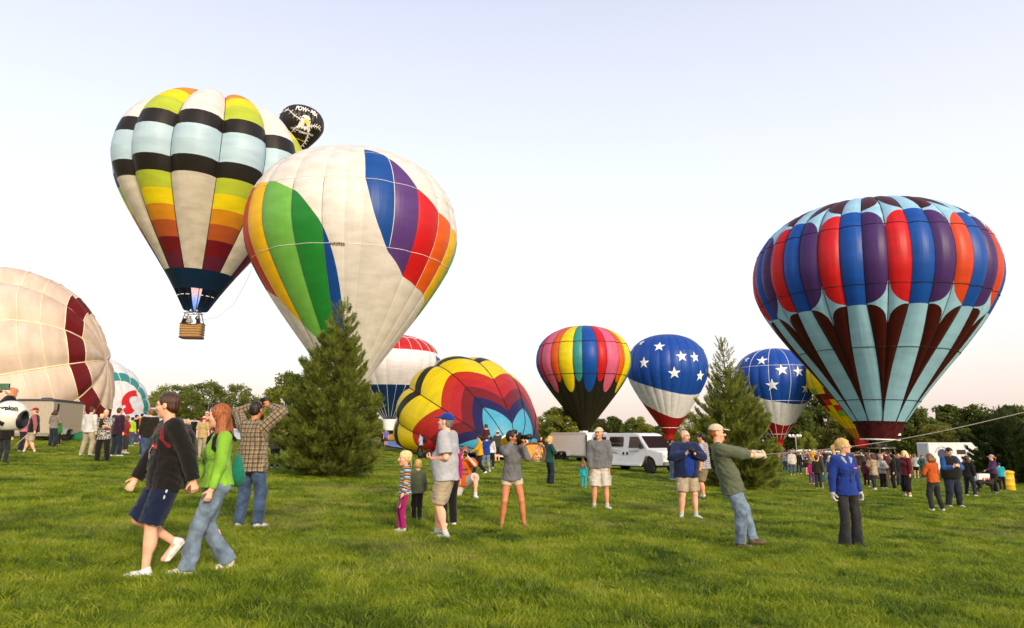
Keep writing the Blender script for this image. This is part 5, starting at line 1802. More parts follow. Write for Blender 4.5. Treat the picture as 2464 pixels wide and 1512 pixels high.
        for i in range(2):
            es = top.get('sease', e) - (.008 if f else 0)
            if sl == 'long':
                seg(t, sho[i], el[i], .054 * gt ** .4 + es, .046 + es, .03)
                end = el[i] + (wr[i] - el[i]) * top.get('cuff', .97)
                seg(t, el[i], end, .047 + es, .033 + es * .75, .02, f1=True)
            elif sl == 'short':
                end = sho[i] + (el[i] - sho[i]) * .82
                seg(t, sho[i] + (sho[i] - el[i]) * .05, end, .055 * gt ** .4 + es, .058 * gt ** .4 + es * 1.3, .03, f1=True)
            elif sl == 'none':
                blob(t, sho[i], (.05, .05, .05), .02, sub=True) if False else None
        t.noise(.008 * s * top.get('fold', 1.0), 38 / s, seed=int(px + 5) % 89)
        if top.get('hood'):
            seg(t, T(-.07, -.055, .50), T(.07, -.055, .50), .055, .055, .03); seg(t, T(-.085, .02, .50), T(-.05, -.07, .515), .04, .05, .03); seg(t, T(.085, .02, .50), T(.05, -.07, .515), .04, .05, .03)
        elif top.get('collar'):
            seg(t, T(-.045, -.01, .53), T(.045, -.01, .53), .045, .045, .02)
        vol_obj(top.get('name', 'shirt'), t, vox, mat, root, weave if top.get('pattern') else None)
        if top.get('zip'):
            zc = top['zip']
            zp = Vol()
            seg(zp, T(0, .075 + cw * .5 * gt ** .6 + e * .9 - .028, hem + .01), T(0, .08 + cw * .5 * gt ** .6 + e - .028, .25), .007, .007, .004); seg(zp, T(0, .08 + cw * .5 * gt ** .6 + e - .028, .25), T(0, .07, .47), .007, .007, .004)
            vol_obj('zip', zp, min(vox, .010), plain('zip', zc, .5), root)
        if top.get('vest') is not None:       # sleeveless layer over sleeves
            vv = Vol(); e2 = e + .022
            seg(vv, T(0, 0, hem - .02), T(0, .005, .12), hemr + .014, ww * gt + e2 + .03, .04, side=rgt, fl=.82, f0=True)
            seg(vv, T(0, .005, .12), T(0, 0, .36), ww * gt + e2 + .014, cw * gt ** .6 + e2, .05, side=rgt, fl=.76)
            seg(vv, T(-sw * .60, -.01, .452), T(sw * .60, -.01, .452), .066 * gt ** .5 + e2, .066 * gt ** .5 + e2, .04)
            seg(vv, T(0, 0, .36), T(0, -.015, .50), cw * gt ** .6 + e2, .08 + e2 * .6, .04, side=rgt, fl=.72)
            if belly: blob(vv, T(0, .055 + belly * .35, .12), (.14 * gt + e2, .10 + belly * .6 + e2, .19 + e2), .06, Rb)
            vv.cut(S3(T(0, 0, hem - .02)), -up)
            if top.get('vopen'): blob(vv, T(0, .24 + belly, .16), (.085 * gt, .20, .50), .01, Rb, sub=True)
            vv.noise(.007 * s, 26 / s, seed=3, stretch=(1, 1, 2.0))
            if top.get('vsleeve'):
                for i in range(2):
                    seg(vv, sho[i], el[i], .058 * gt ** .4 + e2, .050 + e2, .03)
                    seg(vv, el[i], el[i] + (wr[i] - el[i]) * .95, .050 + e2, .036 + e2 * .8, .02, f1=True)
                vv.noise(.004 * s, 36 / s, seed=7)
            vol_obj('open_jacket' if top.get('vsleeve') else 'vest', vv, vox, top['vest'], root)
    # ---- bottom
    if bot:
        kind, mat = bot['kind'], bot['mat']; e = bot.get('ease', .018)
        t = Vol()
        wz = bot.get('waist', .075)
        seg(t, T(0, 0, -.03), T(0, .003, wz), hw_ * gt + e * .8, ww * gt + .022 + e * .5, .03, side=rgt, fl=.78, f1=True)
        if belly: blob(t, T(0, .04 + belly * .2, .03), (.13 * gt + e, .09 + belly * .45, .07), .04, Rb)
        if kind in ('pants', 'shorts'):
            for i in range(2):
                th = .088 * gt ** .7 + e
                if kind == 'shorts':
                    lf = bot.get('len', .9)       # fraction of the thigh covered; >1 reaches below the knee
                    if 'cargo' in bot.get('name', ''):
                        sx = (-1, 1)[i]; pc = hip[i] + (kn[i] - hip[i]) * .70 + rgt * sx * (.068 * gt ** .6 + e)
                        blob(t, pc, (.022, .062, .075), .006, Rb); blob(t, pc + np.array([0, 0, .062]), (.026, .066, .020), .004, Rb)
                    if lf <= 1.0:
                        seg(t, hip[i], hip[i] + (kn[i] - hip[i]) * lf, th, .066 * gt ** .6 + e * 1.15, .012, f1=True)
                    else:
                        ed = _unit((kn[i] - hip[i]) * .75 + (an[i] - kn[i]) * .25)
                        seg(t, hip[i], kn[i] - ed * .02 + ed * .40 * (lf - 1), th, .070 * gt ** .6 + e * 1.35, .012, f1=True)
                else:
                    seg(t, hip[i], kn[i], th, .060 * gt ** .5 + e, .015)
                    fl_ = bot.get('flare', .0)
                    end = an[i] + (an[i] - kn[i]) * bot.get('low', .04)
                    end = kn[i] + (end - kn[i]) * bot.get('crop', 1.0)
                    seg(t, kn[i], end, .058 * gt ** .5 + e, .046 + e + fl_, .03, f1=True)
            if top and (pelvis is None or pelvis[2] > .8) and top.get('hem', -.06) < .02: t.cut(S3(T(0, 0, top.get('hem', -.06) + .035)), up)
            t.noise(.009 * s * bot.get('fold', 1.0), 20 / s, seed=int(px + 11) % 83, stretch=(1, 1, 1.3))
            t.noise(.006 * s * bot.get('fold', 1.0), 40 / s, seed=int(px + 3) % 71)
        else:  # skirt
            zl = bot.get('len', -.50)
            seg(t, T(0, 0, -.02), T(0, .02, zl), hw_ * gt + e, hw_ * gt + .05 + e, .04, side=rgt, fl=.85, f1=True)
            t.noise(.012 * s, 34 / s, seed=5, stretch=(1, 1, .25))
        vol_obj(bot.get('name', {'pants': 'trousers', 'shorts': 'shorts', 'skirt': 'skirt'}[kind]), t, vox, mat, root, weave if bot.get('pattern') else None)
        for i in range(2):
            if bot.get('stripe') is not None:
                stv = Vol(); sx = (-1, 1)[i]
                a = hip[i] + rgt * sx * (.088 * gt ** .7 + e * .75); b = kn[i] + rgt * sx * (.064 * gt ** .6 + e * 1.0)
                if kind == 'pants':
                    c = an[i] + rgt * sx * (.046 + e * .8)
                    seg(stv, b, c, .012, .012, .004)
                    b = kn[i] + rgt * sx * (.060 * gt ** .5 + e * .8)
                seg(stv, a, b, .014, .014, .004)
                vol_obj('side_stripe', stv, min(vox, .012), bot['stripe'], root)
    # ---- shoes and socks
    if socks is not None:
        for i in range(2):
            sk = Vol(); ud = _unit(kn[i] - an[i])
            seg(sk, an[i] - ud * .02, an[i] + ud * .055, .043, .043, .01, f1=True)
            vol_obj('sock', sk, min(vox, .014), cloth(socks), root)
    if shoes:
        kind, colr = shoes[0], shoes[1]
        for i in range(2):
            fd = fdir[i]; sd = _unit(np.cross(fd, [0, 0, 1])); un = np.cross(sd, fd)
            a = an[i]; b = Vol(); P = lambda y, z, x=0: a + fd * y + un * z + sd * x
            if kind == 'sandal':
                seg(b, P(-.04, -.078), P(.15, -.078), .034, .038, .01, side=sd, fl=.32)
                vol_obj('sandal', b, min(vox, .012), plain('sandal', colr, .7), root)
                st = Vol(); seg(st, P(.10, -.045, -.036), P(.10, -.045, .036), .012, .012, .004); seg(st, P(.02, -.02, -.038), P(.05, -.016, .038), .012, .012, .004); seg(st, P(-.035, -.01, -.036), P(-.035, -.01, .036), .011, .011, .004)
                vol_obj('sandal_strap', st, min(vox, .012), plain('sandal_strap', (.10, .07, .05), .7), root)
            else:
                seg(b, P(-.035, -.052), P(.095, -.050), .040, .044, .02, side=sd, fl=.8)
                seg(b, P(.06, -.048), P(.165, -.058), .043, .034, .02, side=sd, fl=.72)
                seg(b, P(-.015, -.03), P(.0, .018), .044, .041, .02, f1=True)
                b.cut(S3(P(0, -.074)), -un)
                vol_obj('shoe', b, min(vox, .013), plain('shoe_' + kind, colr, .6, var=.2, scale=20), root)
                so = Vol(); seg(so, P(-.045, -.076), P(.16, -.076), .040, .042, .01, side=sd, fl=.30)
                vol_obj('shoe_sole', so, min(vox, .013), plain('sole_' + kind, (.68, .67, .65) if kind == 'sneaker' else (.03, .025, .02), .7), root)
    # ---- hair
    if hair and hair[0] != 'none':
        style, hcol = hair
        hm = hair_mat(HAIR[hcol] if isinstance(hcol, str) else hcol)
        h = Vol(); rng = np.random.default_rng(abs(int(px)))
        E = lambda c, r, k=.02, **kw: blob(h, hd(*c), np.array(r) * hs, k * hs, Rh, **kw)
        if style == 'bald':
            E((0, -.03, .005), (.082, .088, .045)); E((0, .09, .03), (.09, .11, .2), .01, sub=True); E((0, -.02, .09), (.074, .09, .06), .01, sub=True)
        else:
            th_ = {'short': .009, 'crop': .004}.get(style, .014)
            if hat and hat[0] == 'cap': th_ = .002
            E((0, -.018, .044), (.076 + th_, .096 + th_, .084 + th_))
            E((0, -.055, -.012), (.066 + th_ * .6, .052 + th_ * .6, .060))
            if style == 'quiff': E((0, .055, .115), (.055, .045, .035), .03)
            # face opening
            E((0, .112, -.030), (.078 if style in ('short', 'crop', 'quiff') else .064, .100, .098), .012, sub=True)
            for sx in (-1, 1):
                if style in ('short', 'crop', 'quiff'): E((sx * .086, .012, -.035), (.03, .040, .060), .01, sub=True)
            if style in ('long', 'bob', 'wavy'):
                dn = {'long': -.30, 'wavy': -.36, 'bob': -.13}[style]
                for sx in (-1, 0, 1):
                    for yy in ((-.05,) if sx == 0 else (-.07, -.035)):
                        a = hd(sx * .068, yy, .0); b = hd(sx * (.082 + .02 * (style == 'wavy')), yy - .03 - (.02 if sx == 0 else 0), dn)
                        m_ = (a + b) / 2 + rgt * sx * .018 - fwd * .01
                        seg(h, a, m_, .042 * hs, .046 * hs, .03); seg(h, m_, b, .046 * hs, .022 * hs, .03)
            if style == 'pony':
                a = hd(0, -.105, .04); m_ = hd(.0, -.165, -.01); b = hd(0, -.150, -.16)
                seg(h, a, m_, .026 * hs, .036 * hs, .02); seg(h, m_, b, .036 * hs, .016 * hs, .02)
            if style == 'braid':
                p0 = hd(0, -.095, .0)
                for j in range(7):
                    p1 = p0 + Rh @ np.array([.006 * (-1) ** j, -.008 if j < 2 else .0, -.030]) * hs
                    blob(h, p1, np.array((.020, .018, .020)) * hs * (1 - .05 * j), .008); p0 = p1
            if style == 'bun': E((0, -.10, .085), (.045, .045, .04), .02)
        h.noise((.015 if style in ('wavy', 'long', 'pony') else .011) * s, 66 / s, seed=int(px) % 50, stretch=(1, 1, .30))
        vol_obj('hair', h, min(vox, .014 if lod < 2 else .02), hm, root)
    # ---- hat
    if hat:
        hk, hcol_ = hat[0], hat[1]
        hm = cloth(hcol_)
        h = Vol()
        E = lambda c, r, k=.01, **kw: blob(h, hd(*c), np.array(r) * hs, k * hs, Rh, **kw)
        if hk == 'cap':
            E((0, -.014, .050), (.090, .112, .094)); 
            h.cut(S3(hd(0, 0, .040)), -(Rh @ np.array([0, .12, 1.0])))
            bd = hat[2] if len(hat) > 2 else 1
            br = Vol()
            blob(br, hd(0, bd * .115, .052), np.array((.074, .080, .011)) * hs, .01, Rh @ rot_zxy(0, -.18 * bd, 0))
            vol_obj('cap_brim', br, min(vox, .010), hm, root)
        elif hk == 'hood':
            E((0, -.02, .035), (.105, .125, .120)); E((0, .115, -.01), (.074, .10, .11), .01, sub=True); seg(h, hd(0, -.06, -.06), T(0, -.05, .46), .07 * hs, .09, .03)
        elif hk == 'beanie':
            E((0, -.016, .055), (.090, .110, .094)); h.cut(S3(hd(0, 0, .03)), -(Rh @ np.array([0, 0, 1.0])))
        elif hk == 'band':
            E((0, -.015, .045), (.088, .108, .09)); h.cut(S3(hd(0, 0, .035)), -(Rh @ np.array([0, .2, 1.0]))); h.cut(S3(hd(0, 0, .07)), (Rh @ np.array([0, .2, 1.0])))
        vol_obj({'cap': 'cap', 'hood': 'hood', 'beanie': 'beanie', 'band': 'headband'}[hk], h, min(vox, .013), hm, root)
    # ---- facial details
    if lod < 2:
        dk = plain('eye_dark', (.03, .02, .015), .25); 
        ev = Vol(); bv = Vol(); lv = Vol()
        for sx in (-1, 1):
            blob(ev, hd(sx * .031, .083, .005), np.array((.0165, .009, .0085)) * hs, .004, Rh)
            seg(bv, hd(sx * .016, .094, .026), hd(sx * .048, .082, .030), .0065 * hs, .005 * hs, .003)
        vol_obj('eyes', ev, .006, dk, root)
        if hair: vol_obj('eyebrows', bv, .006, hair_mat(tuple(np.array(HAIR[hair[1]] if isinstance(hair[1], str) else hair[1]) * .5)), root)
        seg(lv, hd(-.019, .0955, -.060), hd(.019, .0955, -.060), .0070 * hs, .0070 * hs, .003)
        vol_obj('lips', lv, .006, plain('lips', (.22, .07, .06), .5), root)
        if glasses:
            gv = Vol()
            for sx in (-1, 1):
                if glasses == 'sun': blob(gv, hd(sx * .033, .098, .008), np.array((.027, .008, .019)) * hs, .004, Rh)
                else:
                    for q in range(10):
                        a0, a1 = q * .628, (q + 1) * .628
                        seg(gv, hd(sx * .033 + .024 * math.cos(a0), .100, .004 + .016 * math.sin(a0)), hd(sx * .033 + .024 * math.cos(a1), .100, .004 + .016 * math.sin(a1)), .0028, .0028, .002)
                seg(gv, hd(sx * .058, .092, .010), hd(sx * .080, .0, .008), .0035, .0035, .002)
            seg(gv, hd(-.012, .103, .010), hd(.012, .103, .010), .003, .003, .002)
            vol_obj('glasses', gv, .0055, plain('glasses_' + glasses, (.015, .015, .016), .2), root)
        if beard:
            bd_ = Vol()
            if beard != 'dark': blob(bd_, hd(0, .078, -.096), np.array((.026, .026, .026)) * hs, .01, Rh)
            seg(bd_, hd(-.026, .090, -.050), hd(.026, .090, -.050), .007, .007, .006)
            bd_.noise(.004, 90, 2)
            vol_obj('beard', bd_, .007, hair_mat(HAIR[beard]), root)
    if gl is not None:
        gv = Vol()
        for i, sx in ((0, -1), (1, 1)):
            sp, _ = wspec[i]
            d = _unit(wr[i] - el[i]) if 'd' not in sp else rgt * sp['d'][0] * sx + fwd * sp['d'][1] + up * sp['d'][2]
            pn = (-rgt * sx * 1.0 + fwd * .15) if 'pn' not in sp else rgt * sp['pn'][0] * sx + fwd * sp['pn'][1] + up * sp['pn'][2]
            add_hand(gv, S3(wr[i]), d, pn, sx, sp.get('curl', .6), s * 1.08, k=.008, glove=.006)
            seg(gv, wr[i] - _unit(wr[i] - el[i]) * .06, wr[i] + _unit(d) * .03, .048, .036, .012, f0=True)
        vol_obj('gloves', gv, min(vox, .010), gl, root)
    def patch(x, z, w_, h_, mat_, name_='chest_print', sidev=1):
        """small flat print laid on the front of the garment"""
        gm = next((c for c in root.children if c.name.split('.')[0] == (top.get('name', 'shirt'))), None)
        if gm is None: return
        co = np.array([tuple(q.co) for q in gm.data.vertices]) - S3(pel)
        lx, ly, lz = co @ rgt / s, co @ fwd / s, co @ up / s
        xs_ = np.linspace(x - w_ / 2, x + w_ / 2, 4); zs_ = np.linspace(z - h_ / 2, z + h_ / 2, 3)
        V = []
        for zz in zs_:
            for xx in xs_:
                m = (np.abs(lx - xx) < .022) & (np.abs(lz - zz) < .022) & (ly * sidev > 0)
                yy = (ly[m] * sidev).max() if m.any() else .15
                V.append(S3(T(xx, sidev * (yy + .005), zz)))
        link_mesh(name_, np.array(V), [(j * 4 + i, j * 4 + i + 1, (j + 1) * 4 + i + 1, (j + 1) * 4 + i) for j in range(2) for i in range(3)], mat_, root, False)
    if top and top.get('lapel') is not None:
        lc = Vol()
        for sx in (-1, 1):
            seg(lc, T(sx * .055, -.02, .525), T(sx * .075, .075, .475), .026, .030, .01); seg(lc, T(sx * .075, .075, .475), T(sx * .045, .115, .415), .030, .014, .01)
        seg(lc, T(-.05, -.045, .53), T(.05, -.045, .53), .030, .030, .01)
        vol_obj('collar', lc, min(vox, .011), top['lapel'], root)
    info = dict(patch=patch, root=root, T=lambda x, y, z: S3(T(x, y, z)), hd=lambda x, y, z: S3(hd(x, y, z)), wr=[S3(w) for w in wr], el=[S3(q) for q in el], an=[S3(q) for q in an], kn=[S3(q) for q in kn], hip=[S3(q) for q in hip], Rh=Rh, Rb=Rb, s=s, g=g, yaw=math.radians(yaw), vox=vox, sho=[S3(q) for q in sho])
    return info

def to_world(info, p):
    a = -info['yaw']
    c_, s_ = math.cos(a), math.sin(a)
    p = np.asarray(p)
    return info['g'] + np.array([c_ * p[0] - s_ * p[1], s_ * p[0] + c_ * p[1], p[2]])

# ------------------------------------------------------------------ the people
def hpx(px, py, head):
    """standing height of a figure whose feet are at (px, py) and crown at image row head"""
    g = ground_at(px, py)
    t = at_depth(px, head, g[1])
    return t[2] - g[2]

def TOP(col, kind='shirt', pat='plain', col2=None, **kw):
    d = dict(kind=kind, mat=cloth(col, pat, col2), name=kw.pop('name', 'shirt'), pattern=pat in ('plaid', 'stripe', 'hstripe'))
    d.update(kw); return d
def BOT(kind, col, pat='plain', **kw):
    d = dict(kind=kind, mat=cloth(col, pat)); d.update(kw); return d
K = {k: srgb(*v) for k, v in dict(black=(24, 20, 18), navy=(16, 32, 66), denim=(70, 92, 125), ldenim=(130, 150, 172), ddenim=(34, 44, 62), bdenim=(48, 48, 50), khaki=(196, 178, 150), cream=(232, 214, 180), white=(232, 230, 228),
    lime=(150, 210, 60), grey=(122, 122, 124), lgrey=(200, 200, 206), dgrey=(66, 64, 62), royal=(24, 60, 160), olive=(104, 112, 84), fleece=(24, 58, 150), teal=(16, 78, 70), cyan=(30, 180, 195), orange=(224, 104, 24), yellow=(236, 176, 16),
    maroon=(84, 16, 36), red=(176, 22, 36), purple=(70, 34, 86), magenta=(196, 26, 128), tan=(196, 172, 136), brown=(86, 62, 42), dolive=(48, 44, 22), green=(50, 140, 60), stone=(226, 218, 204), pinkish=(208, 120, 140), violet=(110, 60, 120)).items()}
K = {k: tuple(np.array(v) * .64) for k, v in K.items()}
_srgb0 = srgb
def srgb(r, g, b): return tuple(np.array(_srgb0(r, g, b)) * .64)

WHITE_SHOE = ('sneaker', (.72, .71, .70)); DARK_SHOE = ('boot', (.03, .025, .022)); BROWN_SHOE = ('boot', (.09, .055, .03)); GREY_SHOE = ('sneaker', (.45, .45, .47))

# ---- the walking couple at left
man = person('young man in black hoodie and navy shorts walking left, hand in hand', 380, 1384, 1.78, -128, 'm', 'fair', TOP(K['black'], ease=.034, hem=-.13, hood=True, fold=1.5, cuff=1.0, name='hoodie', flare=.02, zip=(.2, .2, .2)),
    BOT('shorts', K['navy'], len=1.05, ease=.024, fold=1.6, stripe=cloth(K['white'])), WHITE_SHOE, ('short', 'brown'), armL=dict(w=(.30, -.20, .84), h=(.3, -1, 0), curl=.9), armR='fwd',
    feet=((-.09, .13), (.10, -.14)), lift=(0, .20), foot_pitch=(4, -52), foot_yaw=(3, -3), head=(-.62, .02), lean=.03, lod=0, glasses='thin', girth=1.10)
girl = person('young woman with long red hair and lime jacket walking beside the man in black', 508, 1378, 1.72, -124, 'f', 'fair', TOP(K['lime'], ease=.018, hem=-.03, collar=True, fold=1.3, name='jacket'),
    BOT('pants', K['ldenim'], 'denim', flare=.026, ease=.014, low=.08, fold=1.3), ('sneaker', (.70, .62, .58)), ('wavy', 'red'), armL=dict(w=(.24, .12, .82), h=(.4, -1, 0), curl=.6), armR=dict(w=(.30, .22, .86), h=(.3, -1, 0), curl=.9),
    feet=((-.06, .24), (.08, -.16)), lift=(.0, .02), foot_pitch=(8, -18), foot_yaw=(2, -2), head=(-.50, .06), lean=.02, lod=0, girth=1.06)
plaid = person('man in cream and black plaid shirt seen from behind, arms raised to photograph', 596, 1272, hpx(596, 1272, 964), 14, 'm', 'tan', TOP(K['tan'], 'shirt', 'plaid', [K['black'], K['black']], ease=.03, hem=-.16, fold=1.5, cuff=.93, collar=True),
    BOT('pants', K['denim'], 'denim', ease=.024, fold=1.4), GREY_SHOE, ('crop', 'dark'), armL=dict(w=(.12, .12, 1.70), h=(1, .1, -.1), curl=1.0, d=(-.5, .3, .5), pn=(-.3, .5, -.6)), armR=dict(w=(.12, .12, 1.70), h=(1, .1, .0), curl=1.0, d=(-.5, .3, .5), pn=(-.3, .5, -.6)),
    feet=((-.15, 0), (.13, .03)), lod=0, girth=1.1, foot_yaw=(14, -12))

# ---- centre foreground
bluecap = person('man in blue cap and pale tee facing away left, holding a long lens camera', 1072, 1297, hpx(1072, 1297, 990), -78, 'm', 'fair', TOP(K['lgrey'], ease=.03, hem=-.12, sleeve='short', fold=.75, name='tee_shirt'),
    BOT('shorts', K['khaki'], len=1.03, ease=.026, fold=1.6, name='cargo_shorts'), ('sneaker', (.50, .50, .53)), ('crop', 'gray'), ('cap', K['royal']), armL=dict(w=(.13, .17, 1.12), h=(.5, -1, -.4), curl=1.2, d=(-.4, 1, .3), pn=(-.6, 0, .8)), armR=dict(w=(.10, .20, 1.14), h=(.6, -1, -.4), curl=1.0, d=(-.5, 1, .2)),
    feet=((-.08, -.02), (.12, .16)), foot_yaw=(2, -2), head=(-.12, .22), lod=0, girth=1.16, belly=.05, socks=K['white'])
stripeg = person('small blond braided girl in rainbow striped hoodie and pink leggings', 972, 1281, hpx(972, 1281, 1092), -112, 'f', 'fair', TOP(K['white'], 'shirt', 'hstripe', [K['royal'], K['yellow'], K['red'], K['cyan']], ease=.028, hem=-.10, hood=True, name='hoodie', fold=.8),
    BOT('pants', K['magenta'], ease=.008, fold=.5, name='leggings', crop=.93), ('sneaker', (.62, .58, .60)), ('braid', 'lblond'), armL=dict(w=(.22, .10, .86), h=(.4, -1, 0), curl=.9), armR='down', feet=((-.07, .02), (.08, .08)), kid=True, lod=0)
oliveb = person('little blond boy in olive hoodie and black track pants, back turned', 1003, 1254, hpx(1003, 1254, 1111), -28, 'm', 'fair', TOP(K['olive'], ease=.03, hem=-.12, hood=True, name='hoodie'),
    BOT('pants', K['black'], ease=.026, name='track_pants', stripe=cloth(K['white'])), DARK_SHOE, ('crop', 'blond'), kid=True, lod=1, feet=((-.09, 0), (.09, 0)))
person('woman half hidden behind the man in the blue cap, long fair hair, striped black pants', 1081, 1268, hpx(1081, 1268, 1042), -40, 'f', 'fair', TOP(K['magenta'], ease=.018, hem=-.08, name='top'), BOT('pants', K['black'], ease=.02, stripe=cloth(K['white'])), WHITE_SHOE, ('long', 'blond'), lod=1)
crouch = person('kneeling man in orange tee aiming a camera at the viewer', 1117, 1197, 1.80, 172, 'm', 'fair', TOP(K['orange'], ease=.025, hem=-.10, sleeve='short', name='tee_shirt'), BOT('shorts', K['stone'], len=.92, ease=.04), WHITE_SHOE, ('short', 'red'),
    armL=dict(w=(.06, .20, 1.55), h=(.9, .1, -1), curl=1.0, d=(-.35, .35, .85), pn=(-.6, .2, -.1)), armR=dict(w=(.075, .20, 1.55), h=(.9, .1, -1), curl=1.0, d=(-.35, .35, .85), pn=(-.6, .2, -.1)),
    pelvis=(0, -.10, .36), feet=((-.24, .28), (.10, -.40)), lift=(0, .02), knee=((-.3, .6, 1), (.35, 1, -.45)), foot_pitch=(0, -55), lean=.12, lod=1, socks=K['white'], head=(0, -.05))
shooter = person('woman in grey hoodie and cream shorts shooting with a long lens', 1232, 1270, hpx(1232, 1270, 1034), 168, 'f', 'tan', TOP(K['grey'], ease=.026, hem=-.08, hood=True, name='hoodie', fold=1.4, zip=(.03, .03, .03)), BOT('shorts', K['cream'], len=.36, ease=.02, fold=.6), ('sandal', (.10, .07, .05)), ('quiff', 'dark'),
    armL=dict(w=(.13, .24, 1.50), h=(.4, .2, -1), curl=1.1, d=(.1, .5, .8), pn=(-.5, -.2, .2)), armR=dict(w=(.06, .19, 1.55), h=(.8, .2, -1), curl=1.1, d=(-.2, .4, .8)), feet=((-.22, .02), (.19, .0)), foot_yaw=(22, -16), head=(.75, .04), twist=.12, lod=0, girth=1.06)
greyman = person('man in grey sweatshirt and pale cargo shorts, hands in pockets, beside the van', 1445, 1226, hpx(1445, 1226, 1028), 178, 'm', 'mid', TOP(K['grey'], ease=.027, hem=-.06, fold=1.4, name='sweatshirt', cuff=1.0), BOT('shorts', K['stone'], len=.98, ease=.042, fold=1.5, name='cargo_shorts'), ('sneaker', (.62, .62, .63)), ('short', 'dark'), ('cap', K['cream']),
    armL='pocket', armR='pocket', feet=((-.145, .02), (.135, .0)), foot_yaw=(18, -14), head=(-.62, .04), lod=0, girth=1.04, beard='dark', socks=K['white'])
bluejk = person('bald bespectacled man in open navy jacket and blue shirt holding a camera', 1656, 1248, hpx(1656, 1248, 1033), 172, 'm', 'fair', TOP(K['royal'], ease=.02, hem=-.10, sleeve='short', name='shirt', collar=True, vest=cloth(srgb(22, 38, 84)), vopen=True, vsleeve=True), BOT('shorts', K['khaki'], len=.92, ease=.034, fold=1.3, name='cargo_shorts'), WHITE_SHOE, ('bald', 'gray'),
    armL=dict(w=(.07, .30, 1.29), h=(1, -.3, -.5), curl=1.1, d=(-.5, .5, .6), pn=(-.6, .0, .1)), armR=dict(w=(.10, .30, 1.29), h=(1, -.3, -.5), curl=1.1, d=(-.5, .5, .6), pn=(-.6, 0, .1)), feet=((-.16, .02), (.13, 0)), foot_yaw=(12, -22), head=(.42, .0), lod=0, girth=1.26, belly=.07, socks=K['white'], glasses='thin', beard='gray')
person('man in purple check shirt and khaki shorts, seen side on behind the navy jacket', 1697, 1203, hpx(1697, 1203, 1041), -62, 'm', 'mid', TOP(K['white'], 'shirt', 'plaid', [srgb(80, 40, 90), srgb(60, 40, 90)], ease=.03, hem=-.12, sleeve='short'), BOT('shorts', srgb(150, 128, 96), len=.98, ease=.04), DARK_SHOE, ('short', 'dark'), lod=1, girth=1.15, socks=K['white'], feet=((-.1, 0), (.1, .1)))
roper = person('man in green shirt and white cap leaning back, pulling a rope with white gloves', 1768, 1318, 1.88, 101, 'm', 'fair', TOP(K['olive'], ease=.032, hem=-.17, fold=1.6, cuff=.55, collar=True, name='shirt', flare=.03), BOT('pants', K['ldenim'], 'denim', ease=.026, fold=1.4), BROWN_SHOE, ('short', 'red'), ('cap', K['cream']),
    armL=dict(w=(.02, .56, 1.20), h=(.6, -.1, -1), curl=1.5, d=(-.05, 1, -.02), pn=(-.4, .0, -.8)), armR=dict(w=(.07, .50, 1.18), h=(.6, -.1, -1), curl=1.5, d=(-.1, 1, -.02), pn=(-.5, 0, -.8)), feet=((-.10, .28), (.12, .07)), pelvis=(0, -.02, .912), lean=-.24, head=(-.05, -.20), lod=0, glove=cloth(K['cream']), glasses='sun', beard='red', foot_yaw=(4, -10))
fleece = person('woman with blond ponytail in royal blue fleece and work gloves', 2047, 1318, hpx(2047, 1318, 1053), 166, 'f', 'fair', TOP(K['fleece'], ease=.024, hem=-.10, fold=1.1, name='fleece_jacket', cuff=1.0, zip=(.02, .03, .10), lapel=cloth(srgb(190, 195, 200))), BOT('pants', K['bdenim'], 'denim', flare=.040, ease=.014, low=.10), DARK_SHOE, ('pony', 'blond'),
    armL=dict(w=(.27, .02, .80), h=(.5, -1, 0), curl=.8), armR=dict(w=(.29, .02, .79), h=(.5, -1, 0), curl=.8), feet=((-.13, .0), (.12, .02)), head=(.82, .08), lod=0, glove=cloth(K['stone']), foot_yaw=(18, -14))

# ---- middle distance
GP = 'spectators on the lawn'
def P(label, px, py, hy, yaw, sex, top, bot, hair, **kw):
    H = hpx(px, py, hy)
    lod = kw.pop('lod', None)
    if lod is None: lod = 1 if (py - hy) > 75 else 2
    return person(label, px, py, H, yaw, sex, kw.pop('skin', 'fair'), top, bot, kw.pop('shoes', WHITE_SHOE), hair, lod=lod, group=GP, **kw)
JEANS = lambda c='denim', **kw: BOT('pants', K[c], 'denim', **kw)
P('blond woman in dark green top and jeans looking at her phone beside the trailer', 1323, 1168, 1049, 68, 'f', TOP(K['teal'], ease=.024, hem=-.12, name='blouse', fold=1.3), JEANS('ddenim', flare=.02), ('bob', 'blond'), armL='chest', armR='chest', head=(-.1, -.4), shoes=BROWN_SHOE, feet=((-.10, 0), (.10, .03)))
P('tiny girl in turquoise jacket and trousers with long hair, back turned', 1405, 1175, 1110, 12, 'f', TOP(K['cyan'], ease=.03, hem=-.14, name='jacket'), BOT('pants', K['cyan'], ease=.022), ('long', 'lbrown'), kid=True, lod=1)
P('woman in yellow hoodie and black trousers striding left by the zigzag balloon', 1154, 1142, 1045, -92, 'f', TOP(K['yellow'], ease=.032, hem=-.06, name='hoodie', hood=True), BOT('pants', K['black'], ease=.03), ('pony', 'dark'), skin='mid', armL='front', armR='front', feet=((-.09, .26), (.09, -.24)), foot_pitch=(5, -25), lift=(0, .04), girth=1.12)
P('man in blue jacket and jeans carrying a boy on his shoulders', 1170, 1136, 1046, -30, 'm', TOP(K['royal'], ease=.03, hem=-.10, name='jacket'), JEANS('ldenim'), ('short', 'brown'), armL='mouth', armR='mouth', feet=((-.1, .2), (.1, -.15)))
P('woman in white jacket just right of the shoulder carried boy', 1181, 1128, 1050, 10, 'f', TOP(K['white'], ease=.024, hem=-.08, name='jacket'), BOT('pants', K['black']), ('long', 'dark'), lod=1)
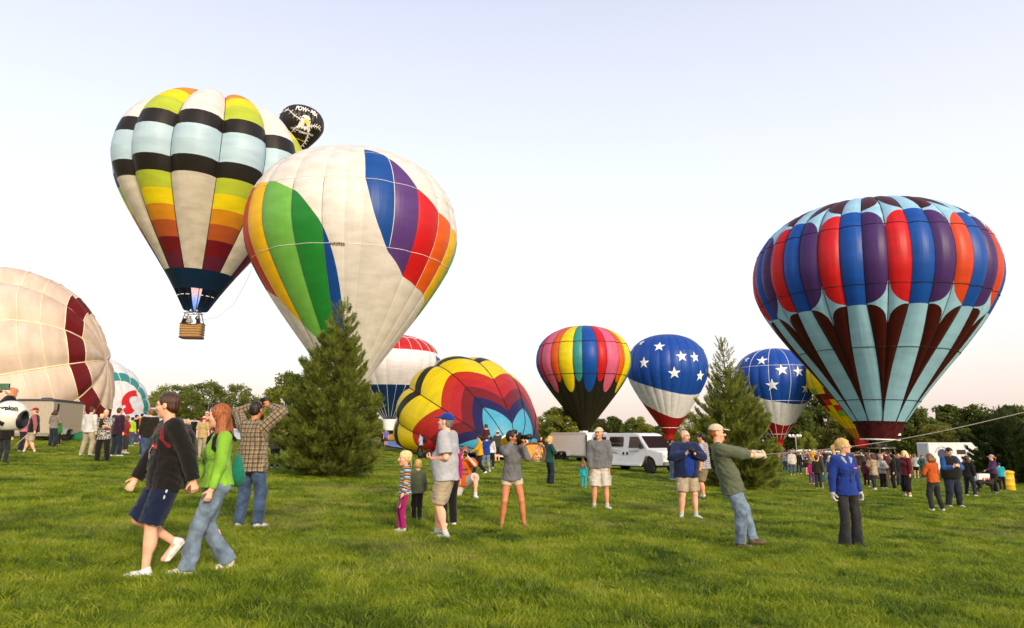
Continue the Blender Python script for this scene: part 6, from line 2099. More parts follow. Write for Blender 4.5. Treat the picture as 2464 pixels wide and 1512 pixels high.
P('man in charcoal tee and white cap by the zigzag balloon mouth', 1197, 1114, 1036, -35, 'm', TOP(K['dgrey'], ease=.026, hem=-.10, sleeve='short', name='tee_shirt'), BOT('shorts', K['black'], len=1.0, ease=.03), ('short', 'brown'), hat=('cap', K['white']), shoes=DARK_SHOE, armR='front', lod=1)
P('person in dark vest and jeans working at the orange basket', 1267, 1109, 1049, 5, 'm', TOP(K['dgrey'], ease=.026, hem=-.06, vest=cloth(K['dgrey'])), JEANS('ldenim'), ('short', 'gray'), hat=('cap', K['cyan']), armL='front', armR='front', lod=1)
P('man in black jacket and black shorts left of the woman in dark green', 1302, 1112, 1050, 160, 'm', TOP(K['black'], ease=.028, hem=-.08, name='jacket'), BOT('shorts', K['black'], len=1.0, ease=.03), ('short', 'dark'), lod=1)
P('man in pale shirt and black trousers striding across the blue tarp with a shoulder bag', 1012, 1097, 1042, -80, 'm', TOP(srgb(190, 200, 232), ease=.03, hem=-.08, sleeve='short'), BOT('pants', K['black'], ease=.026), ('short', 'dark'), armL='belly', armR='belly', feet=((-.08, .28), (.08, -.26)), foot_pitch=(5, -25), shoes=DARK_SHOE, lod=1)
P('woman in black and white striped top beside the zigzag balloon', 1058, 1100, 1045, 150, 'f', TOP(K['white'], 'shirt', 'stripe', [K['black']], ease=.024, hem=-.06), BOT('pants', K['black']), ('long', 'dark'), lod=1)
person('boy in red plaid shirt riding on the shoulders of the man in blue', 1168, 1136, 1.12, -30, 'm', 'fair', TOP(srgb(120, 24, 30), 'shirt', 'plaid', [K['black'], K['navy']], ease=.024, hem=-.06), BOT('pants', K['ddenim'], ease=.02), DARK_SHOE, ('short', 'brown'), lod=1, kid=True, group=GP,
       loc=ground_at(1170, 1136) + np.array([-.02, .02, 1.02]), pelvis=(0, 0, .64), feet=((-.24, .22), (.24, .22)), lift=(.0, .0), armL='belly', armR='belly')
P('man in lavender shirt and dark shorts under the lettered balloon', 928, 1074, 1033, 165, 'm', TOP(srgb(130, 120, 200), ease=.03, hem=-.1, sleeve='short'), BOT('shorts', K['dgrey'], len=1.0), ('short', 'gray'))
P('person in teal jacket standing under the lettered balloon', 955, 1071, 1037, 120, 'f', TOP(srgb(40, 140, 120), ease=.03, hem=-.1), BOT('pants', K['black']), ('long', 'dark'))
P('crew member in maroon left of the man in lavender', 921, 1073, 1039, 200, 'm', TOP(K['maroon'], ease=.03, hem=-.1), BOT('pants', K['maroon']), ('short', 'dark'))
P('crew member in maroon jacket nearest the zigzag balloon', 962, 1072, 1040, 100, 'm', TOP(K['maroon'], ease=.03, hem=-.1), BOT('pants', K['black']), ('short', 'brown'))
P('person in jeans behind the bald man, beside the van wheel', 1617, 1156, 1055, 80, 'm', TOP(K['navy'], ease=.03, hem=-.1), JEANS('ldenim'), ('short', 'brown'), armL='belly', armR='belly', lod=1)

# ---- left crowd
vestman = P('older man in red cap, black vest and khaki shorts walking with a stick', 74, 1092, 979, -112, 'm', TOP(srgb(180, 100, 105), ease=.022, hem=-.08, vest=cloth(K['black']), vopen=True), BOT('shorts', K['khaki'], len=.95, ease=.04), ('crop', 'gray'), hat=('cap', K['red']), armL=dict(w=(.30, -.12, .84), h=(.3, -1, 0)), armR=dict(w=(.28, .20, .84), h=(.3, -1, 0)), feet=((-.08, -.14), (.09, .24)), foot_pitch=(-12, 6), shoes=BROWN_SHOE, socks=K['white'], girth=1.1)
P('woman in pink top and flared jeans half hidden at the left edge', 52, 1088, 988, 10, 'f', TOP(K['pinkish'], ease=.02, hem=-.08), JEANS('ddenim', flare=.03), ('short', 'lbrown'))
P('woman in grey hoodie and dark jeans standing by the tan trailer, back turned', 124, 1076, 986, 8, 'f', TOP(srgb(150, 140, 125), ease=.03, hem=-.06, hood=True, name='hoodie'), JEANS('ddenim', flare=.02), ('bob', 'brown'), armL='belly', armR='belly', girth=1.1, shoes=DARK_SHOE)
P('child in green shirt in front of the woman in the grey hoodie', 138, 1072, 1012, 20, 'm', TOP(K['green'], ease=.03, hem=-.14), BOT('pants', K['dolive']), ('short', 'dark'), kid=True)
P('person in red shirt and white cap bending over a green bag', 181, 1058, 1000, 60, 'm', TOP(K['red'], ease=.026, hem=-.06), JEANS('ldenim'), ('short', 'brown'), hat=('cap', K['white']), lean=.75, armL=dict(w=(.1, .40, 1.10), h=(.5, -1, 0)), armR=dict(w=(.1, .42, 1.05), h=(.5, -1, 0)))
P('tall person in white sweatshirt and khaki trousers, back turned', 208, 1097, 978, 12, 'm', TOP(K['white'], ease=.03, hem=-.10, name='sweatshirt'), BOT('pants', K['khaki'], ease=.03), ('short', 'brown'), feet=((-.22, -.02), (.12, .02)), lean=.02)
dad = P('blond man in grey camouflage jacket carrying a baby', 244, 1113, 985, 168, 'm', TOP(srgb(200, 196, 186), 'jacket', 'camo', [srgb(52, 48, 42)], ease=.036, hem=-.18, name='jacket', collar=True), BOT('pants', srgb(30, 18, 18), ease=.032), ('short', 'lblond'), armL='crossed', armR='crossed', feet=((-.17, .02), (.14, 0)), shoes=BROWN_SHOE, head=(.25, 0))
person('baby in dark green top and red trousers held by the man in camouflage', 240, 1113, .80, 60, 'm', 'fair', TOP(K['dolive'], ease=.03, hem=-.1), BOT('pants', K['red'], ease=.02), WHITE_SHOE, ('crop', 'lblond'), kid=True, lod=1, group=GP, loc=to_world(dad, np.array([.06, .22, .78])), pelvis=(0, 0, .93), feet=((-.16, .35), (.12, .42)), lift=(.5, .5), armL='belly', armR='belly', head=(0, -.1))
P('person in plum coat and dark trousers behind the man in camouflage', 276, 1099, 981, 20, 'm', TOP(srgb(58, 22, 48), ease=.036, hem=-.16, name='coat'), JEANS('ddenim', ease=.03), ('short', 'brown'), girth=1.08, feet=((-.14, 0), (.13, .03)))
P('woman in red sweater and cropped grey trousers left of the lime jacket', 298, 1092, 1000, 40, 'f', TOP(K['red'], ease=.026, hem=-.10, name='sweater'), BOT('pants', K['dgrey'], crop=.7), ('bob', 'lbrown'), armR='hip', armL='hip')
P('woman in lime jacket and jeans among the left crowd', 313, 1074, 1004, 10, 'f', TOP(srgb(190, 220, 40), ease=.026, hem=-.08, name='jacket'), JEANS('denim'), ('bun', 'dark'))
P('man in black jacket and black cap left of the orange shirt', 322, 1069, 998, 30, 'm', TOP(K['black'], ease=.03, hem=-.10, name='jacket'), BOT('pants', K['brown']), ('short', 'dark'), hat=('cap', K['black']))
P('man in orange shirt and jeans in the left crowd', 336, 1061, 995, 5, 'm', TOP(srgb(225, 120, 50), ease=.03, hem=-.10), JEANS('denim'), ('short', 'dark'))
P('man in dark olive sweater and jeans behind the man in the black hoodie', 352, 1111, 984, -35, 'm', TOP(srgb(36, 34, 20), ease=.036, hem=-.12, name='sweater'), JEANS('denim', ease=.028), ('short', 'lbrown'), girth=1.12)
P('child in bright blue coat holding on beside the olive sweater', 341, 1098, 1027, -10, 'm', TOP(srgb(26, 70, 180), ease=.045, hem=-.2, name='coat'), BOT('pants', K['ddenim']), ('short', 'brown'), kid=True)
P('balding man in yellow check shirt between the walking couple', 484, 1102, 1000, 6, 'm', TOP(srgb(230, 200, 140), 'shirt', 'plaid', [srgb(200, 170, 110), srgb(190, 150, 90)], ease=.03, hem=-.12, sleeve='short'), BOT('pants', K['khaki'], ease=.03), ('bald', 'brown'))
P('person in red jacket and pale cap behind the yellow check shirt', 492, 1082, 990, 170, 'm', TOP(K['red'], ease=.03, hem=-.1, name='jacket'), JEANS('denim'), ('short', 'gray'), hat=('cap', K['stone']))
P('smiling blond woman just right of the man in the black hoodie', 446, 1090, 1008, 120, 'f', TOP(K['dgrey'], ease=.03, hem=-.1), JEANS('ddenim'), ('bob', 'blond'))
P('man in black shirt far behind the couple', 464, 1062, 1006, 10, 'm', TOP(K['black'], ease=.03, hem=-.1), BOT('pants', K['black']), ('short', 'lbrown'))
P('person in olive jacket and jeans half hidden by the near pine', 660, 1128, 1026, -20, 'm', TOP(srgb(88, 84, 50), ease=.03, hem=-.12, name='jacket'), JEANS('ddenim'), ('short', 'dark'), lod=1)

# ---- the raised phone at the left edge
_hw = at_depth(30, 962, 7.0); _yw = math.radians(8); _wl = np.array([.40, .36, 1.50]) * (1.80 / 1.75)
_bl = np.array([_hw[0] - (math.cos(_yw) * _wl[0] + math.sin(_yw) * _wl[1]), _hw[1] - (-math.sin(_yw) * _wl[0] + math.cos(_yw) * _wl[1]), 0.0]); _bl[2] = gz(_bl[0])
_bz = (_hw[2] - _bl[2]) / (1.80 / 1.75) + .03
biker = person('person just outside the left edge raising a phone, helmet on the arm', -140, 1300, 1.80, 8, 'm', 'tan', TOP(K['black'], ease=.035, hem=-.14, name='jacket'), JEANS('bdenim'), DARK_SHOE, ('short', 'dark'), loc=_bl,
    armL=dict(w=(-.24, .38, _bz), h=(-.2, .2, -1), curl=1.0, d=(.1, .3, .95), pn=(-.7, .3, 0)), armR=dict(w=(.40, .36, _bz), h=(.6, -.1, -1), curl=1.0, d=(-.12, .25, .95), pn=(-.8, .3, 0)), lod=0, group=GP)
P('dark dressed person in black jeans cut off by the left edge', 2, 1117, 985, 6, 'm', TOP(K['black'], ease=.035, hem=-.14, name='jacket'), JEANS('bdenim'), ('short', 'dark'), shoes=DARK_SHOE)

# ---- right crowd
P('man in white dotted tee carrying a child on his shoulders', 1890, 1135, 1082, 5, 'm', TOP(K['white'], 'shirt', 'camo', [K['black']], ease=.03, hem=-.12), JEANS('denim'), ('short', 'dark'), armL='mouth', armR='mouth')
person('child in pink top on the shoulders of the man in the dotted tee', 1888, 1135, 1.02, 5, 'f', 'fair', TOP(K['pinkish'], ease=.026, hem=-.08), BOT('pants', K['black']), DARK_SHOE, ('short', 'dark'), lod=2, kid=True, group=GP, loc=ground_at(1890, 1135) + np.array([-.02, .03, 1.0]), pelvis=(0, 0, .62), feet=((-.24, .22), (.24, .22)), armL='belly', armR='belly')
P('man in cream jacket and beige cap, back to the viewer, right of the slim pine', 1908, 1146, 1084, 4, 'm', TOP(K['stone'], ease=.04, hem=-.14, name='jacket'), JEANS('denim', crop=.8), ('short', 'gray'), hat=('cap', K['khaki']), girth=1.2, shoes=('sandal', (.2, .12, .07)))
P('woman in black top with long auburn hair right of the cream jacket', 1924, 1141, 1085, 20, 'f', TOP(K['black'], ease=.028, hem=-.1), JEANS('ddenim'), ('long', 'lbrown'))
P('woman in grey sweatshirt and black skirt holding a toddler', 1943, 1145, 1083, 150, 'f', TOP(K['dgrey'], ease=.034, hem=-.08, name='sweatshirt'), BOT('skirt', K['black'], len=-.36), ('pony', 'blond'), hat=('cap', K['stone']), armL='crossed', armR='crossed', shoes=BROWN_SHOE)
person('toddler in grey held by the woman in the black skirt', 1936, 1145, .78, 170, 'm', 'fair', TOP(K['grey'], ease=.03, hem=-.1), BOT('pants', K['dgrey']), WHITE_SHOE, ('short', 'dark'), hat=('cap', K['purple']), kid=True, lod=2, group=GP, loc=ground_at(1936, 1145) + np.array([-.05, -.18, .80]), pelvis=(0, 0, .9), feet=((-.16, .3), (.12, .36)), lift=(.45, .45), armL='belly', armR='belly')
P('girl in magenta top beside the boy in olive', 1955, 1167, 1108, 15, 'f', TOP(K['magenta'], ease=.026, hem=-.1), BOT('pants', K['violet'], crop=.85), ('bob', 'lbrown'), kid=True, lod=1)
P('boy in olive sweater looking up beside the blue skirt', 1971, 1177, 1097, 35, 'm', TOP(K['dolive'], ease=.03, hem=-.12, name='sweater'), BOT('pants', srgb(50, 56, 58), ease=.028), ('short', 'brown'), kid=True, head=(-.4, .35))
P('woman in grey top and long blue pleated skirt looking left', 1980, 1176, 1083, -60, 'f', TOP(K['dgrey'], ease=.024, hem=-.02), BOT('skirt', srgb(44, 84, 98), len=-.62), ('short', 'red'), shoes=('sandal', (.2, .12, .07)), head=(0, .15))
P('blond girl in navy cardigan and black leggings right of the blue skirt', 2003, 1176, 1099, -20, 'f', TOP(srgb(24, 34, 90), ease=.026, hem=-.1, name='cardigan'), BOT('pants', K['black'], ease=.01, crop=.9), ('long', 'lblond'), kid=True)
P('man in blue shirt and olive cap far behind the blond girl', 2009, 1140, 1083, 10, 'm', TOP(srgb(50, 70, 100), ease=.03, hem=-.1), JEANS('ddenim'), ('short', 'dark'), hat=('cap', srgb(60, 62, 52)))
P('man in brown jacket and white cap right of the blond ponytail', 2072, 1150, 1086, 12, 'm', TOP(K['brown'], ease=.03, hem=-.1, name='jacket'), BOT('pants', K['khaki']), ('short', 'gray'), hat=('cap', K['white']))
P('woman in dark blue with long brown hair behind the tan coat', 2090, 1160, 1090, 30, 'f', TOP(K['navy'], ease=.03, hem=-.1), BOT('pants', K['black']), ('long', 'brown'))
P('girl in pink and black check shirt beside the tan coat', 2086, 1172, 1104, 60, 'f', TOP(srgb(150, 20, 70), 'shirt', 'plaid', [K['black'], K['black']], ease=.03, hem=-.12), BOT('pants', K['maroon']), ('bob', 'brown'), kid=True)
P('woman in bulky tan coat and jeans, hand to her mouth', 2107, 1180, 1093, -45, 'f', TOP(K['tan'], ease=.055, hem=-.20, name='coat', fold=1.6), JEANS('ddenim', crop=.85), ('bob', 'brown'), armL='mouth', armR='belly', girth=1.1)
P('boy in white checked hoodie with the hood up holding a cup', 2126, 1176, 1096, 170, 'm', TOP(K['white'], 'shirt', 'plaid', [K['grey'], K['dgrey']], ease=.036, hem=-.14, name='hoodie'), BOT('pants', srgb(28, 16, 16), ease=.03), ('short', 'brown'), hat=('hood', K['lgrey']), armL='belly', armR='belly', kid=True)
P('man in maroon jacket and navy cap standing among the right crowd', 2139, 1174, 1083, -40, 'm', TOP(srgb(78, 14, 24), ease=.034, hem=-.12, name='jacket'), BOT('pants', srgb(84, 76, 52), ease=.032), ('short', 'brown'), hat=('cap', K['navy']), shoes=BROWN_SHOE)
P('person in long black hooded coat left of the red jacket', 2154, 1179, 1093, -70, 'f', TOP(K['black'], ease=.04, hem=-.24, name='coat'), BOT('pants', K['black']), ('short', 'dark'), hat=('hood', K['black']), shoes=DARK_SHOE)
P('dark haired man with maroon scarf peering over the red jacket', 2167, 1172, 1089, 175, 'm', TOP(srgb(26, 28, 34), ease=.036, hem=-.14, name='jacket'), BOT('pants', K['ddenim'], ease=.03), ('short', 'dark'), skin='mid')
P('blond woman in dark red jacket and black cropped trousers', 2187, 1197, 1084, -95, 'f', TOP(srgb(112, 12, 24), ease=.034, hem=-.10, name='jacket'), BOT('pants', K['black'], ease=.045, crop=.66, fold=.7), ('long', 'lblond'), girth=1.16, feet=((-.12, .02), (.12, .06)), lod=1)
P('woman in white tee with black shorts behind the red jacket', 2206, 1150, 1093, 40, 'f', TOP(K['white'], ease=.03, hem=-.12, sleeve='short'), BOT('shorts', K['black'], len=.8), ('pony', 'lbrown'))
P('dark haired woman in teal top and trousers facing the viewer', 2223, 1152, 1095, 170, 'f', TOP(srgb(10, 84, 84), ease=.03, hem=-.18), BOT('pants', srgb(10, 84, 84), ease=.03), ('short', 'dark'), skin='mid', armR='hip', girth=1.15)
P('woman in orange sweater and jeans, back turned, at right', 2253, 1230, 1090, -18, 'f', TOP(srgb(214, 96, 20), ease=.026, hem=-.06, name='sweater', cuff=.8), JEANS('bdenim', ease=.02), ('bob', 'lbrown'), armL='belly', armR='belly', feet=((-.14, .0), (.20, -.06)), girth=1.12, lod=0, leanx=-.04)
P('large person in black vest and blue sleeves looking down at a small camera', 2297, 1221, 1076, 176, 'm', TOP(srgb(36, 88, 160), ease=.028, hem=-.06, vest=cloth(K['black'])), JEANS('ddenim', ease=.03), ('short', 'dark'), armL='chest', armR='chest', head=(0, -.35), girth=1.52, belly=.05, feet=((-.17, 0), (.17, 0)), lod=0)
P('dark haired woman in black striding right past the far trailer', 2336, 1194, 1095, 55, 'f', TOP(K['black'], ease=.03, hem=-.12), JEANS('ddenim', ease=.024), ('long', 'brown'), feet=((-.2, .12), (.22, -.10)), lod=1)
P('woman in violet sweater and pink cap beside the yellow barrel', 2397, 1187, 1094, -75, 'f', TOP(srgb(88, 44, 96), ease=.03, hem=-.06, name='sweater'), BOT('pants', K['black'], ease=.03), ('pony', 'red'), hat=('cap', srgb(220, 180, 200)), armL='front', armR='hip', girth=1.15, lod=1)
P('person in turquoise tee bending behind the violet sweater', 2414, 1182, 1112, 20, 'f', TOP(K['cyan'], ease=.03, hem=-.1, sleeve='short'), BOT('pants', K['black']), ('short', 'dark'), lean=.3)

# ---- smaller figures further off, each in its own clothes
def far_crowd():
    rng = np.random.default_rng(17)
    cols = [('grey', K['grey']), ('navy', K['navy']), ('white', K['white']), ('red', K['red']), ('black', K['black']), ('green', K['green']), ('tan', K['tan']), ('purple', K['purple']), ('sky blue', srgb(110, 160, 210)), ('yellow', K['yellow']), ('brown', K['brown']), ('pink', K['pinkish'])]
    hairs = [('dark', 'dark'), ('blond', 'blond'), ('brown', 'brown'), ('grey', 'gray')]
    zones = [('behind the left crowd', 372, 440, 1046, 1056, 7), ('behind the walking couple', 455, 560, 1050, 1062, 6), ('right of the slim pine', 1885, 2000, 1117, 1130, 12), ('between the blue fleece and tan coat', 2060, 2130, 1124, 1138, 11), ('behind the red jacket', 2135, 2230, 1126, 1140, 12), ('left of the near pine', 615, 650, 1060, 1066, 2)]
    used = set()
    for zone, x0, x1, y0, y1, n in zones:
        for k in range(n):
            px = x0 + (x1 - x0) * (k + rng.uniform(.2, .8)) / n; py = rng.uniform(y0, y1)
            for _ in range(60):
                ci, hi = int(rng.integers(len(cols))), int(rng.integers(len(hairs)))
                if (zone, ci) not in used: break
            used.add((zone, ci))
            f = rng.uniform() < .5
            d = ground_at(px, py)[1]
            person(f'small far figure with {cols[ci][0]} top {zone}', px, py, rng.uniform(1.62, 1.84), rng.uniform(-60, 60) if rng.uniform() < .75 else 180, 'f' if f else 'm', 'fair', TOP(cols[ci][1], ease=.03, hem=-.1), BOT('pants', [K['ddenim'], K['black'], K['denim'], K['khaki']][k % 4], ease=.025), DARK_SHOE, ('bob' if f else 'short', hairs[hi][1]), lod=2, group='far spectators', armL=['down', 'belly', 'eye'][int(rng.integers(3))], armR=['down', 'belly', 'eye'][int(rng.integers(3))])
far_crowd()
man['patch'](-.085, .30, .10, .05, plain('crest_red', (.45, .05, .06), .6), 'red_crest')
man['patch'](-.085, .30, .07, .016, plain('crest_white', (.75, .72, .70), .6), 'crest_lettering')
fleece['patch'](-.085, .335, .07, .022, plain('pink_print', (.75, .10, .25), .6), 'pink_logo')
crouch['patch'](0, .30, .16, .03, plain('navy_print2', (.05, .04, .08), .6), 'shirt_print')
crouch['patch'](0, .20, .18, .03, plain('navy_print2', (.05, .04, .08), .6), 'shirt_print')

# ---- crew in the flying basket
def crew():
    b = np.array(STRIPED_BASKET)
    for lab, x, yaw, top_, hr, ht, aL, aR, sx in (('pilot in dark jacket and pale cap reaching for the burner in the flying basket', .55, 20, TOP(K['navy'], ease=.03, hem=-.1), ('short', 'gray'), ('cap', K['stone']), dict(w=(.35, .2, 1.75), h=(1, 0, -1)), 'down', 'm'),
                                         ('long haired woman in pale top in the flying basket', -.25, 175, TOP(srgb(170, 180, 170), ease=.03, hem=-.1), ('long', 'lbrown'), None, 'belly', 'belly', 'f'),
                                         ('dark dressed passenger at the left of the flying basket', -.62, 160, TOP(K['black'], ease=.03, hem=-.1), ('short', 'dark'), None, 'down', 'down', 'm')):
        person(lab, 470 + x, 800, 1.68, yaw, sx, 'fair', top_, BOT('pants', K['ddenim']), DARK_SHOE, hr, ht, armL=aL, armR=aR, lod=2, group='crew of the flying balloon', loc=b + np.array([x, -.12 if x < .5 else -.2, .16 + (.30 if True else 0)]))
crew()

# ------------------------------------------------------------------ vehicles
GLASS = plain('dark_glass', (0.012, 0.014, 0.016), 0.06, spec=.6, var=.05)
VANW = plain('white_paint', (0.66, 0.67, 0.69), 0.28, spec=.5, var=.05, scale=2)
TRIM = plain('grey_trim', (0.22, 0.22, 0.22), 0.5)
RUBBER = plain('rubber', (0.018, 0.018, 0.018), 0.85)
CHROME = plain('chrome', (0.62, 0.62, 0.62), 0.25, 1.0)

def wheel(parent, c, r=.37, w=.24, axis='y', out=-1):
    """wheel part with tyre and rim sub-parts"""
    e = empty('wheel', c, 0, parent)
    prof = [(r * .58, -w / 2), (r * .9, -w / 2), (r, -w * .32), (r, w * .32), (r * .9, w / 2), (r * .58, w / 2)]
    MB().lathe(prof, (0, 0, 0), 26, axis).build('tyre', RUBBER, e, True)
    o = MB()
    f = out * w / 2
    o.lathe([(r * .60, f * .55), (r * .60, f * 1.0), (r * .52, f * .96), (r * .40, f * .62), (r * .22, f * .70), (r * .18, f * 1.02), (r * .02, f * 1.04)] if axis == 'y' and False else [(r * .60, -w * .45), (r * .60, w * .45), (r * .5, w * .40), (r * .34, w * .25), (r * .2, w * .3), (r * .16, w * .46), (r * .02, w * .47)], (0, 0, 0), 22, axis)
    rim = o.build('rim', CHROME, e, True)
    if axis == 'y': rim.rotation_euler = (0, 0, math.pi) if out > 0 else (0, 0, 0)
    h = MB()
    for k in range(8):
        a = k * math.pi / 4
        p = np.array([math.cos(a) * r * .43, out * w * .36, math.sin(a) * r * .43])
        h.lathe([(.035, -.012), (.035, .012)], p, 8, 'y')
    h.build('rim_hole', DARK, e)
    return e

def van():
    A, B_ = ground_at(1477, 1130), ground_at(1595, 1141)
    mid = (A + B_) / 2
    hd_ = math.atan2(B_[1] - A[1], B_[0] - A[0])
    root = empty('passenger_van', mid, hd_)
    tag(root, 'white passenger van with dark windows parked behind the man in grey', 'van')
    wb = 1.75
    out = [(2.66, .42), (2.72, .62), (2.70, .98), (2.62, 1.06), (1.86, 1.20), (1.74, 1.22), (1.10, 1.90), (.92, 2.00), (.60, 2.05), (-2.45, 2.05), (-2.60, 1.98), (-2.68, 1.70), (-2.72, .62), (-2.70, .42)]
    def arch(cx, r=.47):
        return [(cx + r * math.cos(a), .40 + r * max(0, math.sin(a)) ) for a in np.linspace(math.pi, 0, 9)]
    out += arch(-wb) + arch(wb)
    ys = lambda z: .99 * (1 - .13 * np.clip((z - 1.12) / .93, 0, 1))
    o = MB().prism(out, -1, 1, 'xz')
    v = np.vstack(o.v); v[:, 1] *= ys(v[:, 2]); 
    v[:, 1] *= np.where(v[:, 0] > 2.4, .93, 1.0)
    o.v = [v]
    o.build('van_body', VANW, root, False, .035)
    def side_panel(name, poly, mat, off=.006, sides=(-1, 1), th=.012):
        for sd in sides:
            p = np.array(poly, float)
            a = np.stack([p[:, 0], sd * (ys(p[:, 1]) + off), p[:, 1]], 1); b = a - np.array([0, sd * th, 0])
            n = len(p)
            MB().add(np.vstack([a, b]), [tuple(range(n)), tuple(range(n, 2 * n))[::-1]] + [(i, i + n, (i + 1) % n + n, (i + 1) % n) for i in range(n)]).build(name, mat, root, False)
    def rr(x0, x1, z0, z1, r=.06): return [(x0 + r, z0), (x1 - r, z0), (x1, z0 + r), (x1, z1 - r), (x1 - r, z1), (x0 + r, z1), (x0, z1 - r), (x0, z0 + r)]
    for q in (rr(-2.42, -1.42, 1.36, 1.84), rr(-1.12, -.05, 1.34, 1.84)):
        side_panel('window_rubber', [(x + (.025 if x > (q[0][0] + q[1][0]) / 2 else -.025), z + (.025 if z > 1.6 else -.025)) for x, z in q], TRIM, .004)
        side_panel('side_window', q, GLASS, .009)
        side_panel('window_slider', [(q[0][0], 1.50), (q[1][0], 1.50), (q[1][0], 1.515), (q[0][0], 1.515)], TRIM, .012)
    dw = [(.36, 1.28), (1.46, 1.28), (1.05, 1.80), (.96, 1.86), (.40, 1.86)]
    side_panel('door_window', dw, GLASS, .009)
    for x in (-1.26, .14, 1.60):
        side_panel('door_seam', [(x - .008, .50), (x + .008, .50), (x + .008, 1.92 if x < 1 else 1.25), (x - .008, 1.92 if x < 1 else 1.25)], TRIM, .003)
    side_panel('rub_strip', [(-2.3, .98), (-1.3, .98), (-1.3, 1.0), (-2.3, 1.0)], TRIM, .006)
    for x in (-.02, .26): side_panel('door_handle', rr(x - .05, x + .05, .90, 1.06, .02), DARK, .02, th=.03)
    side_panel('running_board', [(-1.2, .36), (1.2, .36), (1.2, .46), (-1.2, .46)], VANW, .05, th=.2)
    # windscreen
    ws = np.array([(1.70, -.86, 1.27), (1.70, .86, 1.27), (1.14, .80, 1.87), (1.14, -.80, 1.87)]) + np.array([.03, 0, .02])
    MB().add(np.vstack([ws, ws - np.array([.02, 0, .01])]), [(0, 1, 2, 3), (7, 6, 5, 4), (0, 4, 5, 1), (1, 5, 6, 2), (2, 6, 7, 3), (3, 7, 4, 0)]).build('windscreen', GLASS, root)
    for sd in (-1, 1):
        MB().box((1.38, sd * 1.12, 1.36), (.16, .20, .26)).build('wing_mirror', DARK, root, False, .03)
        MB().box((2.70, sd * .70, .86), (.06, .34, .18)).build('headlight', plain('headlight', (.6, .6, .58), .15, spec=.8), root, False, .015)
        for x in (-wb, wb): wheel(root, (x, sd * .86, .37), .385, .25, 'y', sd)
    MB().box((2.71, 0, .84), (.05, .95, .24)).build('grille', DARK, root, False, .01)
    MB().box((2.74, 0, .52), (.14, 1.86, .18)).build('front_bumper', CHROME, root, False, .03)
    MB().box((-2.76, 0, .52), (.14, 1.86, .16)).build('rear_bumper', TRIM, root, False, .03)
    MB().box((0, 0, .38), (4.2, 1.3, .18)).build('chassis', DARK, root)
    gp = plain('grey_print', (.25, .25, .26), .6)
    plate_text('lettering', 'FIREFLIGHTS', .13, gp, (-.62, -(ys(1.12) + .004), 1.12), (1, 0, 0), (0, 0, 1), root)
    plate_text('lettering', 'BALLOONS', .13, gp, (.72, -(ys(1.12) + .004), 1.10), (1, 0, 0), (0, 0, 1), root)
    sw = [(-1.15, .92), (-.85, 1.06), (-.55, 1.02), (-.2, .90), (-.55, .97), (-.85, .98)]
    y_ = -(ys(1.0) + .004)
    link_mesh('swoosh_logo', [(x, y_, z) for x, z in sw], [(0, 1, 5), (1, 2, 4, 5), (2, 3, 4)], gp, root, False)
    lg = [(-1.10 + .055 * math.cos(a), 1.18 + .07 * math.sin(a)) for a in np.linspace(0, 6.28, 12, endpoint=False)]
    link_mesh('balloon_logo', [(x, y_, z) for x, z in lg], [tuple(range(12))], gp, root, False)
van()

def ribbed(col, name):
    m, nt, b = new_mat(name)
    N, L = nt.nodes, nt.links
    t = N.new('ShaderNodeTexCoord'); w = N.new('ShaderNodeTexWave'); w.wave_type = 'BANDS'; w.bands_direction = 'Z'; w.inputs['Scale'].default_value = 2.6; w.inputs['Distortion'].default_value = .1
    L.new(t.outputs['Object'], w.inputs['Vector'])
    n = N.new('ShaderNodeTexNoise'); n.inputs['Scale'].default_value = 3; L.new(t.outputs['Object'], n.inputs['Vector'])
    r = N.new('ShaderNodeValToRGB'); r.color_ramp.elements[0].color = (*[c * .88 for c in col], 1); r.color_ramp.elements[1].color = (*col, 1)
    L.new(n.outputs['Fac'], r.inputs['Fac']); L.new(r.outputs['Color'], b.inputs['Base Color'])
    bp = N.new('ShaderNodeBump'); bp.inputs['Strength'].default_value = .3; bp.inputs['Distance'].default_value = .02
    L.new(w.outputs['Fac'], bp.inputs['Height']); L.new(bp.outputs['Normal'], b.inputs['Normal'])
    b.inputs['Roughness'].default_value = .4
    return m

